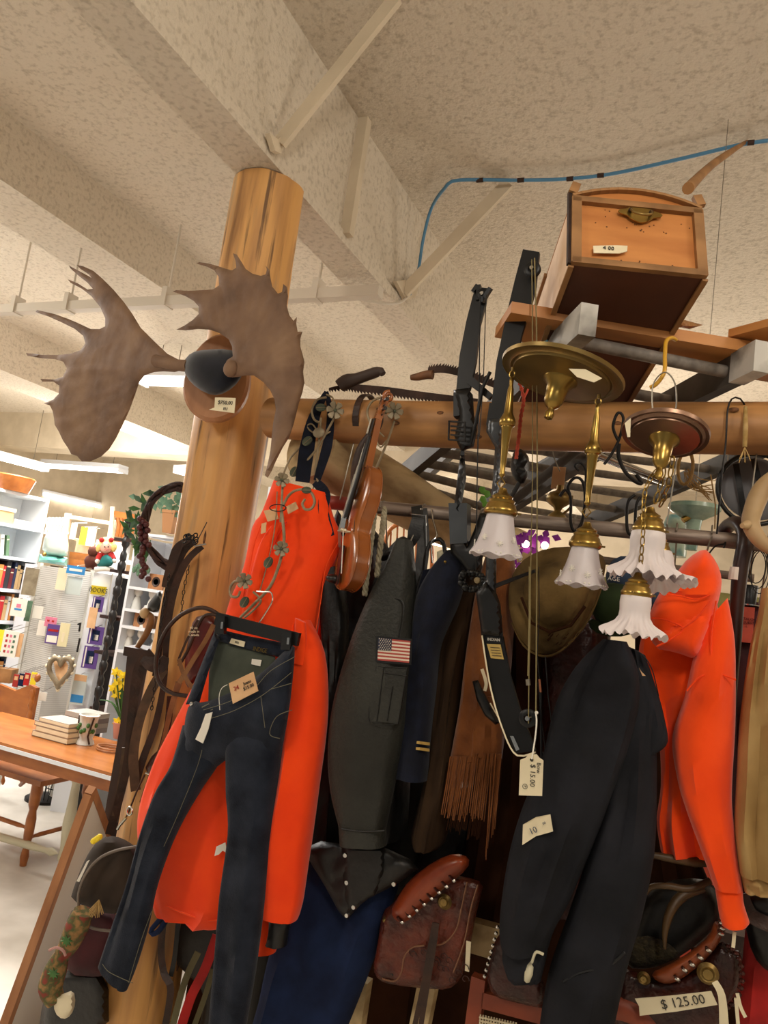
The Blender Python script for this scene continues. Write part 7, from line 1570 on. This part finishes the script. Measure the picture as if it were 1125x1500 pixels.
for (x, y) in ((186, 792), (180, 838), (165, 905), (157, 957), (150, 1040)):
    c = PD(x, y, 5.20); MB().box((c.x+.0, c.y+.10, c.z), (.18, .26, .022)).build('shelf_board', M['mirrorwood'], ss)
card('cream_card', 197, 810, 5.35, 14, 22, CRM, 'cream greeting card on the spindle shelf', 'card'); card('brown_picture', 190, 835, 5.30, 12, 14, M['kraft'], 'small brown picture on the spindle shelf below the cream card', 'picture')
# figurine shelf
fs = thing('figurine_shelf', 'white shelf unit of small white figurines left of the post', 'shelf', PD(215, 900, 5.0))
fx0 = PD(202, 787, 5.0); FX = fx0.x; FYY = fx0.y; FZ = fx0.z
ab('side_panel', (FX-.02, FYY, 0), (FX, FYY+.30, FZ), M['whitep'], fs); ab('side_panel', (FX+.95, FYY, 0), (FX+.97, FYY+.30, 2.35), M['whitep'], fs); ab('back_panel', (FX, FYY+.29, 0), (FX+.95, FYY+.31, FZ), M['whitep'], fs)
fz = [PY(222, 782, FYY).z, PY(215, 862, FYY).z, PY(192, 892, FYY).z, PY(212, 921, FYY).z, PY(178, 952, FYY).z, PY(168, 1005, FYY).z, .35]
for z in fz: ab('shelf_board', (FX, FYY, z-.018), (FX+.95, FYY+.29, z), M['whitep'], fs)
FG = mat('porcelain', '#d9d7cf', .35)
for i, (x, y, zz) in enumerate(((201, 880, 2), (222, 884, 2), (188, 944, 4), (205, 946, 4), (226, 948, 4), (211, 920, 3))):
    p = PY(x, y, FYY+.08); z = fz[zz]
    t = tag(MB().lathe([(.001, 0), (.035, 0), (.03, .03), (.022, .07), (.014, .085), (.026, .10), (.03, .12), (.022, .145), (.001, .15)], V((p.x, p.y, z)), Zup, 14).build('figurine', FG, None, smooth=True), 'white porcelain child figurine on '+('the shelf beside the black sock, ' if zz == 2 else 'a lower board of the white shelf, ')+['left one', 'right one', 'leftmost', 'middle one', 'rightmost', 'alone above the others'][i], 'figurine', 'porcelain figurines')
for i, (x, y, zz, lab) in enumerate(((228, 855, 1, 'square wooden clock box on the white shelf above the figurines'), (205, 918, 3, 'small brown box on the white shelf left of the stick'))):
    p = PY(x, y, FYY+.05); t = thing('wooden_box', lab, 'box', (p.x, p.y, fz[zz])); ab('box', (p.x-.06, p.y, fz[zz]), (p.x+.06, p.y+.08, fz[zz]+.10), M['plaque'], t)
    MB().lathe([(.02, 0), (.03, -.004), (.034, 0)], (p.x, p.y-.001, fz[zz]+.05), (0, 1, 0), 18).build('dial_ring', M['strap'], t)
p = PY(222, 845, FYY+.05); gp = thing('grey_succulent', 'grey green trailing plant on the upper board of the white shelf', 'plant', p)
for k in range(26):
    c = PD(207+random.gauss(0, 6), 832+random.gauss(0, 5), 4.95); MB().ball(c, .018, (1, .6, 1.3), 6).build('leaf', M['leaf2'], gp)
vase_b = thing('daffodil_bunch', 'bunch of yellow daffodils in a pink pot on the table', 'flowers', PD(172, 1040, 4.1))
pp = PZ(176, 1082, .75); pp = V((pp.x, pp.y, .752)); MB().lathe([(.001, 0), (.04, 0), (.055, .09), (.05, .09), (.001, .08)], pp, Zup, 18).build('pot', mat('pink_pot', '#c98f7d', .6), vase_b, smooth=True)
Dd = (pp-CO).dot(CF)
for x, y in ((170, 985), (180, 990), (172, 1000), (166, 1008), (178, 1005), (170, 1018), (184, 1000), (172, 1058)):
    c = PD(x, y, Dd); MB().tube(spl([pp+V((0, 0, .08)), c.lerp(pp, .4)+V((0, 0, .02)), c], 8), .004, 5).build('stem', M['leaf'], vase_b)
    for k in range(6):
        a = math.pi*k/3+x; d = CR*math.cos(a)+CU*math.sin(a); t = d.cross(CF); MB().prism([c, c+d*.018+t*.010, c+d*.034, c+d*.018-t*.010], CF*.003).build('petal', M['daff'], vase_b)
    MB().lathe([(.008, 0), (.012, .02), (.010, .02)], c-CF*.0, -CF, 10).build('trumpet', M['daff'], vase_b)
for k in range(16):
    a = random.uniform(-1.2, 1.6); e_ = pp+V((0, 0, .08))+CR*(math.sin(a)*-.16)+Zup*(.14+.1*math.cos(a)); MB().tube(spl([pp+V((0, 0, .08)), (pp+V((0, 0, .08))).lerp(e_, .5)+Zup*.05, e_], 10), [.006, .007, .002], 5).build('blade_leaf', M['leaf'], vase_b)

# table, books, vase, chair
ta = thing('dining_table', 'table with honey top and cream turned legs at left', 'table', (-3.0, 3.3, 0))
TX0, TX1, TY0, TY1 = -3.95, -2.35, 2.97, 3.52
ab('tabletop', (TX0, TY0, .722), (TX1, TY1, .75), M['tabletop'], ta); ab('apron', (TX0+.06, TY0+.05, .645), (TX1-.05, TY0+.08, .722), M['oak'], ta); ab('apron', (TX0+.06, TY1-.08, .60), (TX1-.05, TY1-.05, .722), M['oak'], ta)
ab('edge_trim', (TX0-.005, TY0-.006, .716), (TX1+.005, TY0, .735), M['whitep'], ta, label='shiny white edge trim'); ab('apron', (TX1-.08, TY0+.06, .60), (TX1-.05, TY1-.06, .722), M['oak'], ta)
lp_ = [(.001, 0), (.018, 0), (.024, .03), (.016, .07), (.03, .10), (.022, .14), (.028, .20), (.034, .28), (.026, .40), (.022, .50), (.032, .52), (.024, .54), (.034, .56), (.034, .72), (.001, .72)]
LEG = [(-3.52, 3.42), (-2.47, 3.42), (-3.85, 3.08), (-2.47, 3.08)]
LEG[0] = (-3.17, 3.42)
for x, y in LEG: MB().lathe(lp_, (x, y, 0), Zup, 16).build('leg', M['cream'], ta, smooth=True)
def turned(a, b, r, m, parent, name='stretcher'):
    a = V(a); b = V(b); L = (b-a).length; MB().lathe([(.001, 0), (r*.6, 0), (r, L*.05), (r*.6, L*.1), (r*.9, L*.2), (r*.9, L*.8), (r*.6, L*.9), (r, L*.95), (.001, L)], a, b-a, 12).build(name, m, parent, smooth=True)
turned((LEG[2][0]-.2, LEG[0][1]-.1, .12), (LEG[0][0]-.02, LEG[0][1]-.02, .12), .024, M['cream'], ta); turned((LEG[0][0], LEG[0][1], .18), (LEG[0][0]+.5, LEG[0][1]+.25, .14), .022, M['cream'], ta)
bks = [(44, 1083, .19, .15, '#8d7f73'), (48, 1077, .20, .16, '#a59483'), (50, 1072, .19, .15, '#b9a88f'), (92, 1078, .15, .19, '#9c8f86')]
pb = PZ(67, 1085, .75)
for i, (dx, w_, d_, h, c) in enumerate(((0, .26, .18, .03, '#8e7a66'), (.01, .24, .17, .028, '#a8967c'), (0, .25, .18, .025, '#7c6c60'), (.012, .22, .16, .022, '#b3a79a'))):
    z = .752+sum((.03, .028, .025, .022)[:i]); t = thing('book', 'book in the near stack on the table, '+['lowest', 'second from bottom', 'third from bottom', 'topmost'][i], 'book', (pb.x+dx, pb.y+.1, z), 'books stacked on the table')
    ab('cover', (pb.x+dx-w_/2, pb.y+.02, z), (pb.x+dx+w_/2, pb.y+.02+d_, z+h), mat('tbook%d' % i, c, .5), t); ab('pages', (pb.x+dx-w_/2+.004, pb.y+.019, z+.004), (pb.x+dx+w_/2+.001, pb.y+.018+d_, z+h-.004), M['paper'], t)
pb2 = PZ(100, 1075, .75)
for i in range(4):
    z = .752+i*.028; t = thing('book', 'grey brown book in the stack behind, '+['lowest', 'second up', 'third up', 'topmost'][i], 'book', (pb2.x, pb2.y, z), 'books stacked behind on the table'); ab('cover', (pb2.x-.1, pb2.y+.05, z), (pb2.x+.08, pb2.y+.22, z+.027), mat('tbk%d' % i, ['#8b8078', '#a39a8f', '#776b66', '#b5afa6'][i], .4), t)
vs_ = thing('painted_vase', 'white footed vase with painted green leaves on the table', 'vase', PZ(124, 1090, .75)); c = PZ(124, 1090, .75)
MB().lathe([(.001, 0), (.05, 0), (.045, .015), (.035, .03), (.045, .06), (.045, .11), (.052, .15), (.058, .155), (.05, .158), (.04, .12), (.001, .04)], V((c.x, c.y, .752)), Zup, 8).build('body', FG, vs_, smooth=True)
for k in range(8):
    a = -2.2+k*.35; q = V((c.x+.047*math.cos(a), c.y+.047*math.sin(a), .752+.085+.02*math.sin(k*2))); MB().ball(q, .011, (1, 1, 1.2), 6).build('painted_leaf', M['leaf'], vs_)
for s in (-1, 1): MB().tube([V((c.x+s*.05, c.y-.02, .76)), V((c.x+s*.04, c.y-.03, .80)), V((c.x+s*.052, c.y-.02, .90))], .005, 6).build('handle', M['strap'], vs_)
rg2 = thing('wooden_hoop', 'pale wooden hoop lying on the table by the daffodils', 'hoop', PZ(160, 1098, .75)); c = PZ(162, 1100, .75)
for k in range(2): MB().tube([V((c.x+.08*math.cos(a), c.y+.06*math.sin(a), .757+k*.012)) for a in [j*math.pi/12 for j in range(24)]], .005, 6, closed=True).build('ring', M['plaque'], rg2, smooth=True)
# chair: crest towards camera-left
dc = thing('pressed_back_chair', 'oak pressed back chair with turned spindles tucked at the left of the table', 'chair', (-3.6, 3.35, 0))
f1 = PZ(42, 1262, 0); f2 = PZ(-4, 1222, 0)
cx0, cy0 = f1.x+.02, f1.y-.06
for x, y, sp in ((cx0, cy0, (.03, .03)), (cx0-.42, cy0, (-.03, .03)), (cx0, cy0+.40, (.03, .05)), (cx0-.40, cy0+.40, (-.03, .05))):
    a = V((x+sp[0]*.3, y-sp[1]*.2, 0)); b = V((x-sp[0]*.5+.0, y+sp[1]*.4, .44)); L = (b-a).length
    MB().lathe([(.001, 0), (.018, 0), (.024, .05), (.016, .1), (.026, .16), (.028, .25), (.02, .30), (.03, .33), (.03, L)], a, b-a, 12).build('leg', M['oak'], dc, smooth=True)
MB().prism([(cx0-.46, cy0-.02, .44), (cx0+.04, cy0-.02, .44), (cx0+.02, cy0+.42, .44), (cx0-.44, cy0+.42, .44)], (0, 0, .03)).build('seat', M['oak'], dc)
turned((cx0-.42, cy0, .2), (cx0, cy0, .2), .014, M['oak'], dc); turned((cx0, cy0, .15), (cx0, cy0+.4, .15), .014, M['oak'], dc)
by = cy0+.36
crest = [PY(x, y, by) for x, y in [(-40, 1000), (-10, 1000), (0, 1003), (22, 1012), (44, 1003), (53, 1008), (44, 1058), (30, 1060), (0, 1044), (-45, 1040)]]
MB().prism(crest, (0, .03, 0)).build('crest_rail', M['oak'], dc)
for x0, y0, x1, y1, r in ((48, 1010, 33, 1150, .022), (12, 1045, 4, 1150, .014), (-12, 1040, -18, 1150, .014)):
    a = PY(x1, y1, by+.0); b = PY(x0, y0, by+.0); L = (b-a).length; pr_ = [(.001, 0)]
    for k in range(9): pr_ += [(r*.55, L*(k+.1)/9), (r, L*(k+.5)/9), (r*.55, L*(k+.95)/9)]
    MB().lathe(pr_+[(.001, L)], a, b-a, 10).build('back_spindle', M['oak'], dc, smooth=True)
MB().ball(PY(55, 993, by), .02, (1, 1, 1.4)).build('finial', M['oak'], dc, smooth=True)
MB().tube(spl([PY(30, 1110, by-.1), PY(26, 1125, by-.2), PY(38, 1140, by-.25), PY(30, 1150, by-.2)], 14), .012, 8).build('arm_scroll', M['oak'], dc, smooth=True)
cgs = thing('wire_stand', 'black wire basket stand on a round iron base under the table', 'stand', PZ(66, 1175, 0)); c = PZ(66, 1172, 0); 
MB().lathe([(.001, 0), (.14, 0), (.14, .02), (.10, .035), (.02, .05), (.001, .05)], V((c.x, c.y, 0)), Zup, 28).build('base', M['iron'], cgs, smooth=True)
for k in range(5): MB().tube([V((c.x+.12+.10*math.cos(a), c.y+.1*math.sin(a), .12+.07*k)) for a in [j*math.pi/10 for j in range(20)]], .004, 5, closed=True).build('wire_ring', M['iron'], cgs)
for k in range(12):
    a = k*math.pi/6; MB().tube([V((c.x+.12+.10*math.cos(a), c.y+.1*math.sin(a), .03)), V((c.x+.12+.10*math.cos(a+.5), c.y+.1*math.sin(a+.5), .42))], .003, 5).build('wire', M['iron'], cgs)
cab = thing('grey_plastic_bin', 'pale grey plastic tub under the table near the figurine shelf', 'tub', PZ(150, 1180, 0)); c = PZ(140, 1180, 0); MB().box((c.x, c.y+.1, .22), (.35, .3, .44), taper=1.15).build('tub', mat('grey_tub', '#b9bcc0', .5), cab)
ob_ = thing('orange_crate', 'orange brown crate behind the spindle shelf above the table', 'crate', PD(140, 1040, 5.75)); c = PD(140, 1040, 5.75)
for k in range(4): MB().box((c.x, c.y, .5+k*.13), (.34, .3, .11)).build('slat', M['oak'], ob_)

# stock cabinets that carry the things seen beyond the pegboard and beyond the rack
def cabinet(x, y, D, w_, dp, label, m='whitep', dz=0, zt=None):
    c = PD(x, y, D); zt = zt or c.z; t = thing('storage_cabinet', label, 'cabinet', (c.x, c.y, 0)); MB().box((c.x, c.y, zt/2), (w_, dp, zt)).build('body', M[m], t); MB().box((c.x, c.y-dp/2-.005, zt/2), (w_*.9, .01, zt*.92)).build('door', M[m], t)
    MB().ball((c.x+w_*.3, c.y-dp/2-.02, zt*.6), .015, n=8).build('knob', M['iron'], t); return t
cabinet(80, 831, 6.33, .34, .3, 'white cabinet under the teal enamel tub')
cabinet(120, 834, 6.62, .22, .5, 'brown cabinet under the timber blocks and rack', 'chestrim')
cabinet(183, 797, 6.7, .28, .4, 'white cabinet under the orange slat back chair')
zc = PD(597, 855, 5.0).z-.45
cabinet(597, 855, 5.0, .55, .5, 'brown cabinet under the hoop back chair', 'mirrorwood', zt=zc)
zl = PD(660, 800, 4.2).z-.4
cabinet(660, 800, 4.2, .4, .3, 'dark cabinet under the sparkling table lamp', 'mirrorwood', zt=zl)
